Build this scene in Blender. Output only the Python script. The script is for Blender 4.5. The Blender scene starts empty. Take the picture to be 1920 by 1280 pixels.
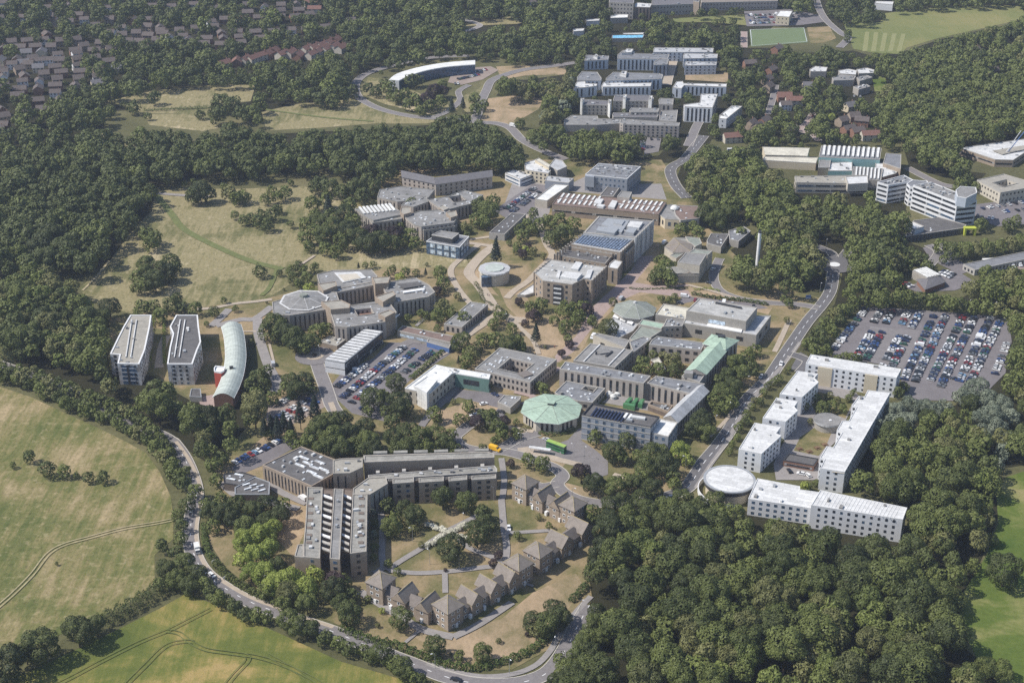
import bpy, math, random
import numpy as np
from mathutils import Vector, Matrix
from mathutils.geometry import tessellate_polygon
R = math.radians
random.seed(7)
rng = np.random.default_rng(7)
S = bpy.context.scene
COL = S.collection
# ---------------------------------------------------------------- camera
CH, TH, FPX = 368.0, R(26.8), 2666.7
cam = bpy.data.cameras.new('camera'); camo = bpy.data.objects.new('camera', cam); COL.objects.link(camo)
cam.lens = 50; cam.sensor_width = 36; cam.clip_start = 1; cam.clip_end = 20000
camo.location = (0, 0, CH); camo.rotation_euler = (R(90)-TH, 0, 0)
S.camera = camo
S.render.resolution_x = 1024; S.render.resolution_y = 682
# ---------------------------------------------------------------- light
SUN_EL, SUN_DX, SUN_DY = 50.0, -0.985, -0.09       # direction towards the sun on the ground plane
w = bpy.data.worlds.new('World'); S.world = w; w.use_nodes = True
nt = w.node_tree; bg = nt.nodes['Background']
sky = nt.nodes.new('ShaderNodeTexSky'); sky.sky_type = 'NISHITA'; sky.sun_disc = False
sky.sun_elevation = R(SUN_EL); sky.sun_rotation = math.atan2(SUN_DX, SUN_DY)
nt.links.new(sky.outputs[0], bg.inputs[0]); bg.inputs[1].default_value = 0.12
sl = bpy.data.lights.new('sun', 'SUN'); sl.energy = 4.5; sl.angle = R(0.53); sl.color = (1.0, 0.95, 0.87)
so = bpy.data.objects.new('sun', sl); COL.objects.link(so)
sd = Vector((SUN_DX, SUN_DY, 0)).normalized()*math.cos(R(SUN_EL)); sd.z = math.sin(R(SUN_EL))
so.rotation_euler = sd.to_track_quat('Z', 'Y').to_euler(); so.location = (-400, 600, 700)
S.view_settings.view_transform = 'Standard'; S.view_settings.look = 'None'
S.view_settings.exposure = 0.27; S.view_settings.gamma = 1.0
S.cycles.max_bounces = 5; S.cycles.diffuse_bounces = 2; S.cycles.glossy_bounces = 2
S.cycles.transmission_bounces = 2; S.cycles.transparent_max_bounces = 4; S.cycles.volume_bounces = 1
S.cycles.use_denoising = False
# ---------------------------------------------------------------- picture point <-> place in the world
CT, ST = math.cos(TH), math.sin(TH)
def G(px, py, z=0.0):
    u, v = px-960.0, py-640.0
    dx, dy, dz = u, FPX*CT - v*ST, -FPX*ST - v*CT
    t = (z-CH)/dz
    return (dx*t, dy*t)
def PX(x, y, z=0.0):
    zc = y*CT - (z-CH)*ST; yc = y*ST + (z-CH)*CT
    return (960+FPX*x/zc, 640-FPX*yc/zc, zc)
def scale_at(x, y, z=0): return FPX/(y*CT-(z-CH)*ST)
def inpoly(X, Y, poly):
    ins = np.zeros(X.shape, bool); n = len(poly)
    for i in range(n):
        x0, y0 = poly[i]; x1, y1 = poly[(i+1) % n]
        if y0 == y1: continue
        c = ((y0 > Y) != (y1 > Y)) & (X < (x1-x0)*(Y-y0)/(y1-y0)+x0)
        ins ^= c
    return ins
class Grid:
    def __init__(s, x0, y0, x1, y1, d):
        s.x0, s.y0, s.d = x0, y0, d; s.nx = int((x1-x0)/d); s.ny = int((y1-y0)/d)
        s.a = np.zeros((s.ny, s.nx), bool)
    def fill(s, poly):
        xs = [p[0] for p in poly]; ys = [p[1] for p in poly]
        i0 = max(0, int((min(xs)-s.x0)/s.d)); i1 = min(s.nx, int((max(xs)-s.x0)/s.d)+2)
        j0 = max(0, int((min(ys)-s.y0)/s.d)); j1 = min(s.ny, int((max(ys)-s.y0)/s.d)+2)
        if i1 <= i0 or j1 <= j0: return
        X, Y = np.meshgrid(s.x0+(np.arange(i0, i1)+.5)*s.d, s.y0+(np.arange(j0, j1)+.5)*s.d)
        s.a[j0:j1, i0:i1] |= inpoly(X, Y, poly)
    def hit(s, x, y):
        i, j = int((x-s.x0)/s.d), int((y-s.y0)/s.d)
        return 0 <= i < s.nx and 0 <= j < s.ny and bool(s.a[j, i])
CLEAR = Grid(-60, -60, 1980, 1340, 2)      # picture-space: open ground and facades trees must not cover
SOLID = Grid(-900, 250, 1100, 1900, 2)     # world-space: footprints
# ---------------------------------------------------------------- materials
M = {}
def newmat(name):
    m = bpy.data.materials.new(name); m.use_nodes = True; M[name] = m
    n = m.node_tree; b = n.nodes['Principled BSDF']; return m, n, b
def lin(c):
    return tuple(((x/255)/12.92 if x/255 <= .04045 else ((x/255+.055)/1.055)**2.4) for x in c)
def noise(n, vec, scale, detail=3, rough=.6, dist=0):
    t = n.nodes.new('ShaderNodeTexNoise'); t.inputs['Scale'].default_value = scale
    t.inputs['Detail'].default_value = detail; t.inputs['Roughness'].default_value = rough
    t.inputs['Distortion'].default_value = dist
    n.links.new(vec, t.inputs['Vector']); return t.outputs['Fac']
def ramp(n, fac, stops):
    r = n.nodes.new('ShaderNodeValToRGB'); el = r.color_ramp.elements
    while len(el) < len(stops): el.new(.5)
    for e, (p, c) in zip(el, stops): e.position = p; e.color = (*c, 1)
    n.links.new(fac, r.inputs[0]); return r.outputs[0]
def mix(n, fac, a, b, mode='MIX'):
    x = n.nodes.new('ShaderNodeMix'); x.data_type = 'RGBA'; x.blend_type = mode
    for v, i in ((fac, 0), (a, 6), (b, 7)):
        if isinstance(v, (int, float)): x.inputs[i].default_value = v
        elif isinstance(v, tuple): x.inputs[i].default_value = (*v, 1)
        else: n.links.new(v, x.inputs[i])
    return x.outputs[2]
def mapr(n, v, a, b, c, d):
    x = n.nodes.new('ShaderNodeMapRange'); n.links.new(v, x.inputs[0])
    for i, k in enumerate((a, b, c, d)): x.inputs[i+1].default_value = k
    return x.outputs[0]
def pos(n, rot=0, sc=(1, 1, 1)):
    g = n.nodes.new('ShaderNodeNewGeometry'); mp = n.nodes.new('ShaderNodeMapping')
    mp.vector_type = 'POINT'; mp.inputs['Rotation'].default_value = (0, 0, rot); mp.inputs['Scale'].default_value = sc
    n.links.new(g.outputs['Position'], mp.inputs[0]); return mp.outputs[0]
def plain(name, c, rough=.8, var=.16, sc=.5, metal=0, fine=None, stain=.0, seam=None):
    """matt material with mottled wear in world space; c is linear albedo"""
    m, n, b = newmat(name); p = pos(n)
    f = mapr(n, noise(n, p, sc, 4, .65), .3, .7, 0, 1)
    lo = tuple(x*(1-var) for x in c); hi = tuple(min(.9, x*(1+var)) for x in c)
    col = mix(n, f, lo, hi)
    if fine: col = mix(n, mapr(n, noise(n, p, fine, 2), .35, .65, 0, .35), col, tuple(x*.55 for x in c))
    if stain: col = mix(n, mapr(n, noise(n, p, .12, 5, .7, .6), .5, .68, 0, stain), col, tuple(x*.5 for x in c))
    if seam:
        q = pos(n, seam[0]); bt = n.nodes.new('ShaderNodeTexBrick'); n.links.new(q, bt.inputs['Vector'])
        for k_, v_ in (('Scale', 1), ('Mortar Size', seam[3]), ('Brick Width', seam[1]), ('Row Height', seam[2]), ('Mortar Smooth', .3)): bt.inputs[k_].default_value = v_
        bt.inputs['Color1'].default_value = (.86, .86, .86, 1); bt.inputs['Color2'].default_value = (1.06, 1.06, 1.06, 1); bt.inputs['Mortar'].default_value = (.66, .66, .66, 1)
        col = mix(n, 1.0, col, bt.outputs[0], 'MULTIPLY')
    n.links.new(col, b.inputs['Base Color']); b.inputs['Roughness'].default_value = rough; b.inputs['Metallic'].default_value = metal
    b.inputs['Specular IOR Level'].default_value = .3
    return m
def field(name, stops, big=.012, streak=0.0, rot=0, fine=.35, sdark=.6, patch=None):
    """grassland: large patches along a ramp, ragged streaks and fine tufts"""
    m, n, b = newmat(name); p = pos(n)
    f = noise(n, p, big, 8, .68, .4)
    if streak:
        q = pos(n, rot, (.25, .03, 1)); s2 = noise(n, q, 1, 5, .7, .3)
        mm = n.nodes.new('ShaderNodeMath'); mm.operation = 'MULTIPLY_ADD'
        a = mapr(n, s2, 0, 1, -streak, streak); n.links.new(a, mm.inputs[0]); mm.inputs[1].default_value = 1; n.links.new(f, mm.inputs[2]); f = mm.outputs[0]
    col = ramp(n, f, stops)
    if patch: col = mix(n, mapr(n, noise(n, p, patch[0], 4, .6), patch[1], patch[1]+.1, 0, patch[2]), col, patch[3])
    f2 = noise(n, p, fine, 4, .75)
    col = mix(n, mapr(n, f2, .3, .7, .75, 0), col, (0, 0, 0), 'MULTIPLY') if False else mix(n, 1.0, col, ramp(n, f2, [(.3, (sdark,)*3), (.52, (1, 1, 1)), (.75, (1.0, 1.0, 1.0))]), 'MULTIPLY')
    n.links.new(col, b.inputs['Base Color']); b.inputs['Roughness'].default_value = 1; b.inputs['Specular IOR Level'].default_value = .1
    bp = n.nodes.new('ShaderNodeBump'); bp.inputs['Strength'].default_value = .5; bp.inputs['Distance'].default_value = .5
    n.links.new(f2, bp.inputs['Height']); n.links.new(bp.outputs[0], b.inputs['Normal'])
    return m
def leafmat(name, c1, c2, rgh=.6):
    m, n, b = newmat(name)
    at = n.nodes.new('ShaderNodeAttribute'); at.attribute_name = 'leafshade'
    oi = n.nodes.new('ShaderNodeObjectInfo')
    a = n.nodes.new('ShaderNodeMath'); a.operation = 'MULTIPLY_ADD'; n.links.new(oi.outputs['Random'], a.inputs[0]); a.inputs[1].default_value = .70
    n.links.new(at.outputs['Fac'], a.inputs[2])
    col = ramp(n, a.outputs[0], [(0, c1), (1, c2)])
    n.links.new(col, b.inputs['Base Color']); b.inputs['Roughness'].default_value = rgh; b.inputs['Specular IOR Level'].default_value = .25
    tr = n.nodes.new('ShaderNodeBsdfTranslucent'); n.links.new(mix(n, .5, col, (.10, .13, .02)), tr.inputs[0])
    ms = n.nodes.new('ShaderNodeMixShader'); ms.inputs[0].default_value = .08
    n.links.new(b.outputs[0], ms.inputs[1]); n.links.new(tr.outputs[0], ms.inputs[2])
    n.links.new(ms.outputs[0], n.nodes['Material Output'].inputs[0])
    return m
leafmat('leaf_dark', (.025, .034, .013), (.084, .100, .030))
leafmat('leaf_mid', (.034, .046, .014), (.120, .140, .038))
leafmat('leaf_bright', (.105, .145, .024), (.270, .310, .065))
leafmat('leaf_light', (.050, .068, .019), (.150, .178, .045))
leafmat('leaf_silver', (.090, .110, .075), (.200, .225, .160))
leafmat('leaf_copper', (.020, .014, .018), (.060, .038, .040))
leafmat('leaf_conifer', (.012, .020, .014), (.036, .050, .030))
leafmat('leaf_olive', (.060, .070, .024), (.150, .150, .055))
leafmat('leaf_hedge', (.038, .062, .016), (.110, .145, .036))
leafmat('blossom', (.42, .40, .30), (.82, .79, .66))
plain('bark', (.06, .045, .032), .95)
field('mat_ground', [(.3, (.06, .062, .028)), (.55, (.12, .115, .055)), (.75, (.19, .165, .09))], big=.01)
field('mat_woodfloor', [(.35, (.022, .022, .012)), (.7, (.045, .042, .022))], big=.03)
field('mat_meadow', [(.33, (.11, .115, .048)), (.43, (.18, .165, .08)), (.51, (.275, .235, .13)), (.58, (.22, .195, .10)), (.68, (.40, .335, .21))], big=.016, streak=.26, rot=.9, fine=.45, sdark=.62, patch=(.14, .58, .35, (.42, .355, .235)))
field('mat_lawn', [(.34, (.085, .095, .036)), (.46, (.155, .14, .065)), (.56, (.26, .20, .115)), (.68, (.33, .25, .155))], big=.03, fine=.5, sdark=.78)
field('mat_dry', [(.32, (.16, .14, .07)), (.46, (.27, .21, .13)), (.58, (.35, .26, .17)), (.7, (.42, .32, .21))], big=.035, streak=.1, rot=-.6, fine=.6, sdark=.8)
field('mat_leftfield', [(.34, (.095, .112, .036)), (.45, (.145, .145, .054)), (.52, (.20, .175, .078)), (.60, (.27, .22, .118)), (.72, (.36, .28, .165))], big=.020, streak=.30, rot=-.62, fine=.55, sdark=.62, patch=(.22, .56, .28, (.46, .37, .23)))
field('mat_crop', [(.36, (.085, .108, .027)), (.47, (.125, .14, .036)), (.54, (.20, .18, .055)), (.61, (.32, .24, .095)), (.74, (.34, .25, .12))], big=.020, streak=.14, rot=-.85, fine=1.2, sdark=.78)
field('mat_green', [(.34, (.06, .10, .022)), (.5, (.10, .135, .03)), (.6, (.20, .20, .075)), (.72, (.32, .25, .14))], big=.022, fine=.5, sdark=.78)
field('mat_sports', [(.3, (.125, .15, .055)), (.5, (.17, .18, .07)), (.7, (.23, .21, .09))], big=.01, streak=.16, rot=1.2, fine=.4, sdark=.85)
plain('mat_pitch', (.13, .17, .085), .95, .06, .05)
plain('mat_mown_light', (.215, .215, .095), .95, .08, .2)
plain('asphalt', (.135, .13, .135), .95, .14, .15, fine=1.5, stain=.3)
plain('asphalt_old', (.20, .185, .185), .95, .12, .12, fine=1.2, stain=.35)
plain('carpark', (.175, .16, .165), .95, .14, .1, fine=1.0, stain=.25)
plain('carpark_brown', (.26, .21, .18), .95, .12, .1, stain=.2)
plain('paving', (.40, .335, .265), .9, .12, .3, fine=1.6, stain=.12)
plain('paving_grey', (.27, .25, .24), .9, .12, .3, fine=1.6, stain=.15)
plain('paving_pink', (.34, .26, .235), .9, .14, .25, fine=1.3, stain=.25)
plain('kerb', (.44, .41, .36), .9, .1)
plain('paint_white', (.72, .72, .70), .8, .12, 1.5)
plain('tramline', (.105, .12, .036), 1, .2, .4)
plain('track_dirt', (.34, .29, .18), 1, .25, .4)
plain('track_grass', (.125, .14, .05), 1, .2, .3)
# building stuff
plain('conc_roof', (.29, .28, .255), .95, .2, .35, fine=1.2, stain=.5, seam=(.35, 7, 2.4, .07))
plain('felt_dark', (.125, .12, .12), .9, .16, .3, fine=1.4, stain=.3, seam=(.35, 7, 2.4, .07))
plain('felt_grey', (.25, .245, .24), .9, .14, .3, fine=1.3, stain=.5, seam=(.35, 7, 2.4, .07))
plain('felt_blue', (.21, .215, .23), .85, .14, .25, fine=1.3, stain=.45, seam=(.35, 7, 2.4, .07))
plain('roof_white', (.72, .72, .70), .8, .08, .3, fine=.8, stain=.2, seam=(.35, 7, 2.4, .07))
plain('roof_white2', (.62, .62, .615), .7, .08, .3, fine=.8, stain=.28, seam=(.35, 7, 2.4, .07))
plain('roof_cream', (.60, .57, .48), .8, .08, .3, fine=.8, stain=.35, seam=(.35, 7, 2.4, .07))
plain('roof_copper', (.36, .47, .375), .8, .10, .25, fine=.7, stain=.3, seam=(.9, 30, .9, .07))
plain('roof_copper2', (.265, .285, .25), .8, .12, .25, fine=.7, stain=.3, seam=(.9, 30, .9, .07))
plain('roof_silver', (.46, .465, .475), .6, .06, .3, fine=.8, stain=.3, seam=(.35, 7, 2.4, .07))
plain('roof_barrel', (.46, .50, .46), .55, .05, .3, fine=.5, stain=.15, seam=(.05, 60, 2.2, .06))
plain('roof_pale', (.42, .415, .40), .8, .1, .3, fine=.9, stain=.45, seam=(.35, 7, 2.4, .07))
plain('roof_brown', (.20, .145, .125), .95, .18, .35, fine=1.2, stain=.4)
plain('roof_tile', (.235, .205, .18), .95, .16, .5, fine=2.5, stain=.3)
plain('roof_tile2', (.185, .162, .148), .95, .16, .5, fine=2.5, stain=.3)
plain('roof_red', (.19, .105, .085), .95, .2, .5, fine=2)
plain('roof_house', (.125, .105, .098), .95, .2, .5, fine=2); plain('roof_slate', (.15, .145, .155), .9, .16, .5, fine=2)
plain('ridge_lichen', (.34, .28, .15), .95, .2, 1)
plain('gravel_tan', (.33, .31, .27), .95, .12, .3, fine=1, stain=.4)
plain('brick_brown', (.34, .275, .215), .95, .16, .6, fine=2.2, stain=.3)
plain('brick_dark', (.175, .14, .118), .95, .16, .6, fine=2.2, stain=.3)
plain('brick_red', (.25, .14, .10), .95, .16, .6, fine=2.2, stain=.2)
plain('brick_orange', (.42, .22, .12), .95, .12, .6, fine=2.2)
plain('stone_grey', (.36, .335, .30), .95, .12, .5, fine=2, stain=.25)
plain('stone_pink', (.42, .375, .335), .95, .12, .5, fine=2, stain=.25)
plain('stone_buff', (.52, .475, .40), .95, .12, .5, fine=2, stain=.18)
plain('concrete', (.36, .33, .29), .95, .15, .5, fine=1.6, stain=.4)
plain('concrete_light', (.42, .40, .37), .95, .12, .5, fine=1.6, stain=.3)
plain('wall_white', (.66, .665, .68), .7, .06, .3, stain=.15)
plain('wall_cream', (.55, .48, .36), .8, .06, .3)
plain('wall_bluegrey', (.42, .46, .52), .6, .06, .3)
plain('wall_green', (.14, .23, .20), .6, .08, .3)
plain('wall_turq', (.25, .42, .42), .6, .08, .3)
plain('wall_dark', (.05, .052, .058), .5, .2, .5)
plain('wall_slateblue', (.27, .29, .33), .6, .08, .3)
plain('tower_red', (.42, .085, .06), .6, .06, .3)
plain('trim_white', (.70, .70, .70), .7, .06)
plain('parapet', (.36, .34, .31), .9, .12)
plain('parapet_white', (.62, .62, .62), .8, .08)
plain('metal_grey', (.38, .39, .40), .45, .1, metal=.3)
plain('metal_dark', (.06, .06, .065), .5, .1, metal=.3)
plain('wood_brown', (.16, .10, .06), .9)
plain('yellow_green', (.42, .46, .06), .6)
plain('steel_blue', (.10, .17, .36), .5)
m_, n_, b_ = newmat('wall_patch'); g_ = n_.nodes.new('ShaderNodeNewGeometry'); sx = n_.nodes.new('ShaderNodeSeparateXYZ'); cx_ = n_.nodes.new('ShaderNodeCombineXYZ'); bt_ = n_.nodes.new('ShaderNodeTexBrick')
ad = n_.nodes.new('ShaderNodeMath'); ad.operation = 'ADD'
n_.links.new(g_.outputs['Position'], sx.inputs[0]); n_.links.new(sx.outputs[0], ad.inputs[0]); n_.links.new(sx.outputs[1], ad.inputs[1]); n_.links.new(ad.outputs[0], cx_.inputs[0]); n_.links.new(sx.outputs[2], cx_.inputs[1]); n_.links.new(cx_.outputs[0], bt_.inputs['Vector'])
for k_, v_ in (('Scale', 1), ('Mortar Size', .02), ('Brick Width', 2.3), ('Row Height', 2.7)): bt_.inputs[k_].default_value = v_
bt_.inputs['Color1'].default_value = (.62, .62, .63, 1); bt_.inputs['Color2'].default_value = (.27, .235, .21, 1); bt_.inputs['Mortar'].default_value = (.4, .4, .4, 1)
n_.links.new(bt_.outputs[0], b_.inputs['Base Color']); b_.inputs['Roughness'].default_value = .8
def glass(name, c, rough=.12):
    m, n, b = newmat(name); p = pos(n)
    f = noise(n, p, .6, 2)
    n.links.new(mix(n, mapr(n, f, .35, .65, 0, 1), tuple(x*.5 for x in c), tuple(x*1.6 for x in c)), b.inputs['Base Color'])
    b.inputs['Roughness'].default_value = rough; b.inputs['Specular IOR Level'].default_value = .6
glass('glass', (.030, .034, .042)); glass('glass_blue', (.06, .10, .16)); glass('glass_light', (.42, .50, .58), .3); glass('solar', (.022, .028, .06), .2)
glass('solar_sky_glare', (.13, .165, .23), .2); glass('glass_white', (.50, .52, .54), .4); glass('pool_blue', (.16, .42, .62), .5)  # library solar panels: glare from the sky is put into the pale blue base colour
def paintmat(name, c, metal=.0, rough=.3):
    m, n, b = newmat(name); b.inputs['Base Color'].default_value = (*c, 1); b.inputs['Roughness'].default_value = rough
    b.inputs['Metallic'].default_value = metal; b.inputs['Coat Weight'].default_value = .4; b.inputs['Coat Roughness'].default_value = .08
CARC = {'white': (.72, .72, .72), 'silver': (.42, .43, .45), 'grey': (.14, .145, .155), 'black': (.018, .018, .022), 'blue': (.035, .075, .21),
        'red': (.24, .025, .025), 'sky-blue': (.16, .28, .42), 'navy': (.018, .030, .085), 'green': (.03, .10, .06)}
for k, c in CARC.items(): paintmat('paint_'+k.replace('-', '_'), c)
paintmat('paint_yellow', (.75, .42, .02)); paintmat('bus_green', (.045, .19, .075)); paintmat('bus_lime', (.30, .42, .08)); paintmat('crate_green', (.07, .20, .09))
plain('rubber', (.015, .015, .016), .8)
newmat('lamp_head')[2].inputs['Base Color'].default_value = (.7, .7, .7, 1)
plain('skin', (.45, .28, .2), .7); plain('cloth_dark', (.03, .035, .06), .9); plain('cloth_red', (.4, .04, .04), .9); plain('cloth_light', (.6, .6, .62), .9)
# ---------------------------------------------------------------- objects
def tag(o, label=None, cat=None, group=None, kind=None):
    if label: o['label'] = label
    if cat: o['category'] = cat
    if group: o['group'] = group
    if kind: o['kind'] = kind
    return o
def empty(name, loc, rz=0):
    o = bpy.data.objects.new(name, None); COL.objects.link(o); o.location = loc; o.rotation_euler = (0, 0, rz); o.empty_display_size = .5
    return o
def link(name, me, parent=None, loc=(0, 0, 0), rz=0, scale=None):
    o = bpy.data.objects.new(name, me); COL.objects.link(o); o.location = loc; o.rotation_euler = (0, 0, rz)
    if scale: o.scale = scale
    if parent: o.parent = parent
    return o
class MB:
    def __init__(s): s.v = []; s.f = []; s.m = []; s.mats = []
    def mi(s, mat):
        if mat not in s.mats: s.mats.append(mat)
        return s.mats.index(mat)
    def face(s, pts, mat):
        k = len(s.v); s.v += [tuple(p) for p in pts]; s.f.append(list(range(k, k+len(pts)))); s.m.append(s.mi(mat))
    def box(s, c, d, mat, rz=0, top=None):
        x, y, z = c; a, b, h = d[0]/2, d[1]/2, d[2]; cs, sn = math.cos(rz), math.sin(rz)
        q = [(x+i*cs-j*sn, y+i*sn+j*cs) for i, j in ((-a, -b), (a, -b), (a, b), (-a, b))]
        s.prism(q, z, z+h, mat, top or mat)
    def prism(s, q, z0, z1, mat, top=None, bottom=False):
        n = len(q)
        for i in range(n):
            a, b = q[i], q[(i+1) % n]
            s.face([(*a, z0), (*b, z0), (*b, z1), (*a, z1)], mat)
        if top: s.cap([q], z1, top)
        if bottom: s.face([(*p, z0) for p in reversed(q)], mat)
    def cap(s, loops, z, mat):
        if len(loops) == 1 and len(loops[0]) <= 4: s.face([(*p, z) for p in loops[0]], mat); return
        flat = [p for l in loops for p in l]; k = len(s.v); s.v += [(*p, z) for p in flat]
        for t in tessellate_polygon([[Vector((*p, 0)) for p in l] for l in loops]):
            a, b, c = (flat[i] for i in t)
            if (b[0]-a[0])*(c[1]-a[1])-(b[1]-a[1])*(c[0]-a[0]) < 0: t = t[::-1]
            s.f.append([k+i for i in t]); s.m.append(s.mi(mat))
    def cyl(s, x, y, z0, z1, r0, r1, mat, n=8, cap=True):
        a = [(x+r0*math.cos(i*2*math.pi/n), y+r0*math.sin(i*2*math.pi/n), z0) for i in range(n)]
        b = [(x+r1*math.cos(i*2*math.pi/n), y+r1*math.sin(i*2*math.pi/n), z1) for i in range(n)]
        for i in range(n): s.face([a[i], a[(i+1) % n], b[(i+1) % n], b[i]], mat)
        if cap: s.face(b, mat)
    def bar(s, a, b, r, mat):
        a, b = Vector(a), Vector(b); d = (b-a).normalized(); u = d.orthogonal().normalized()*r; v2 = d.cross(u)
        A = [a+u, a+v2, a-u, a-v2]; B = [p+(b-a) for p in A]
        for i in range(4): s.face([A[i], A[(i+1) % 4], B[(i+1) % 4], B[i]], mat)
    def mesh(s, name):
        me = bpy.data.meshes.new(name); me.from_pydata(s.v, [], s.f)
        for m in s.mats: me.materials.append(M[m])
        me.polygons.foreach_set('material_index', s.m); me.update(); return me
    def build(s, name, parent=None, org=(0, 0, 0)):
        if org != (0, 0, 0): s.v = [(a-org[0], b-org[1], c-org[2]) for a, b, c in s.v]
        return link(name, s.mesh(name), parent)
def ccw(q):
    a = sum(q[i][0]*q[(i+1) % len(q)][1]-q[(i+1) % len(q)][0]*q[i][1] for i in range(len(q)))
    return list(q) if a > 0 else list(reversed(q))
def inset(q, d):
    n = len(q); out = []
    for i in range(n):
        p, c, x = Vector(q[i-1]), Vector(q[i]), Vector(q[(i+1) % n])
        a = (c-p).normalized(); b = (x-c).normalized()
        na, nb = Vector((-a.y, a.x)), Vector((-b.y, b.x)); m = na+nb
        k = 1+na.dot(nb); m = m/max(k, .35); out.append((c.x+m.x*d, c.y+m.y*d))
    return out
def smooth(pts, k=6, closed=False):
    out = []; n = len(pts)
    for i in range(n-1 if not closed else n):
        g = (lambda j: pts[j % n]) if closed else (lambda j: pts[min(max(j, 0), n-1)])
        p0, p1, p2, p3 = map(np.array, (g(i-1), g(i), g(i+1), g(i+2)))
        for t in np.arange(k)/k:
            out.append(tuple(.5*((2*p1)+(-p0+p2)*t+(2*p0-5*p1+4*p2-p3)*t*t+(-p0+3*p1-3*p2+p3)*t**3)))
    if not closed: out.append(tuple(map(float, pts[-1])))
    return out
# ================================================================ ground, fields, roads
def structure(name, mb, kind='structure'):
    o = mb.build(name); o['kind'] = kind; return o
g = MB(); g.face([(-4500, -400, 0), (4500, -400, 0), (4500, 7000, 0), (-4500, 7000, 0)], 'mat_ground'); structure('ground', g)
ZL = [0.02]
SURF = []
def surf_z(x, y):
    z = 0
    for q, h in SURF:
        if h > z and bool(inpoly(np.array([x]), np.array([y]), q)[0]): z = h
    return z
def sheet(name, px, mat, z=None, clear=True, sm=False, solid=False):
    q = [G(*p) for p in px]
    if clear: CLEAR.fill(px)
    if solid: SOLID.fill(q)
    if sm: q = smooth(q, 4, True)
    m = MB()
    if z is None: ZL[0] += .003; z = ZL[0]
    SURF.append((q, z))
    m.cap([ccw(q)], z, mat); return structure(name, m)
def ribbon_pts(pts, wd, off=0):
    L, Rr = [], []; n = len(pts)
    for i in range(n):
        a, b = pts[max(i-1, 0)], pts[min(i+1, n-1)]
        d = Vector((b[0]-a[0], b[1]-a[1]));
        if d.length < 1e-6: d = Vector((1, 0))
        d.normalize(); nx, ny = -d.y, d.x
        L.append((pts[i][0]+nx*(off+wd/2), pts[i][1]+ny*(off+wd/2))); Rr.append((pts[i][0]+nx*(off-wd/2), pts[i][1]+ny*(off-wd/2)))
    return L, Rr
def strip(m, pts, wd, z, mat, off=0):
    L, Rr = ribbon_pts(pts, wd, off)
    for i in range(len(pts)-1): m.face([(*Rr[i], z), (*Rr[i+1], z), (*L[i+1], z), (*L[i], z)], mat)
    return L, Rr
def dash(m, pts, z, wd, mat, on=3, gap=5, off=0):
    acc = 0; L, Rr = ribbon_pts(pts, .01, off); c = [((a[0]+b[0])/2, (a[1]+b[1])/2) for a, b in zip(L, Rr)]
    for a, b in zip(c, c[1:]):
        v = Vector((b[0]-a[0], b[1]-a[1])); l = v.length
        if l < .01: continue
        v /= l; t = 0
        while t < l:
            ph = acc % (on+gap); step = (on-ph) if ph < on else (on+gap-ph); step = min(step, l-t)
            if ph < on and step > .05:
                p, q = (a[0]+v.x*t, a[1]+v.y*t), (a[0]+v.x*(t+step), a[1]+v.y*(t+step))
                nx, ny = -v.y*wd/2, v.x*wd/2
                m.face([(p[0]-nx, p[1]-ny, z), (q[0]-nx, q[1]-ny, z), (q[0]+nx, q[1]+ny, z), (p[0]+nx, p[1]+ny, z)], mat)
            t += step; acc += step
ROADS = []
ZR = [.30]
def road(name, px, wd, mat='asphalt', kerb=True, centre=False, clear=True, name2='kerb', sm=6):
    pts = smooth([G(*p) for p in px], sm) if sm > 1 else [G(*p) for p in px]
    ZR[0] += .003; z = ZR[0]
    m = MB(); L, Rr = strip(m, pts, wd, z, mat); o = structure(name, m)
    poly = L+Rr[::-1]; SOLID.fill(poly if clear else sum(ribbon_pts(pts, 2.5)[:1], [])+ribbon_pts(pts, 2.5)[1][::-1]); SURF.append((poly, z))
    if clear: CLEAR.fill([PX(*p)[:2] for p in poly])
    if kerb:
        k = MB()
        for sgn in (1, -1):
            l2, r2 = ribbon_pts(pts, .35, sgn*(wd/2+.18))
            for i in range(len(pts)-1):
                a, b, c, d = r2[i], r2[i+1], l2[i+1], l2[i]
                k.face([(*a, z+.1), (*b, z+.1), (*c, z+.1), (*d, z+.1)], 'kerb')
                k.face([(*a, z-.05), (*b, z-.05), (*b, z+.1), (*a, z+.1)], 'kerb'); k.face([(*c, z-.05), (*d, z-.05), (*d, z+.1), (*c, z+.1)], 'kerb')
        structure(name2, k)
    if centre:
        k = MB(); dash(k, pts, z+.008, .28, 'paint_white', *( (3, 5) if centre is True else centre)); structure('road_marking', k)
    return pts
def path(px, wd, mat='paving_grey', clear=True, name='path', sm=5): return road(name, px, wd, mat, False, False, clear, sm=sm)
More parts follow.
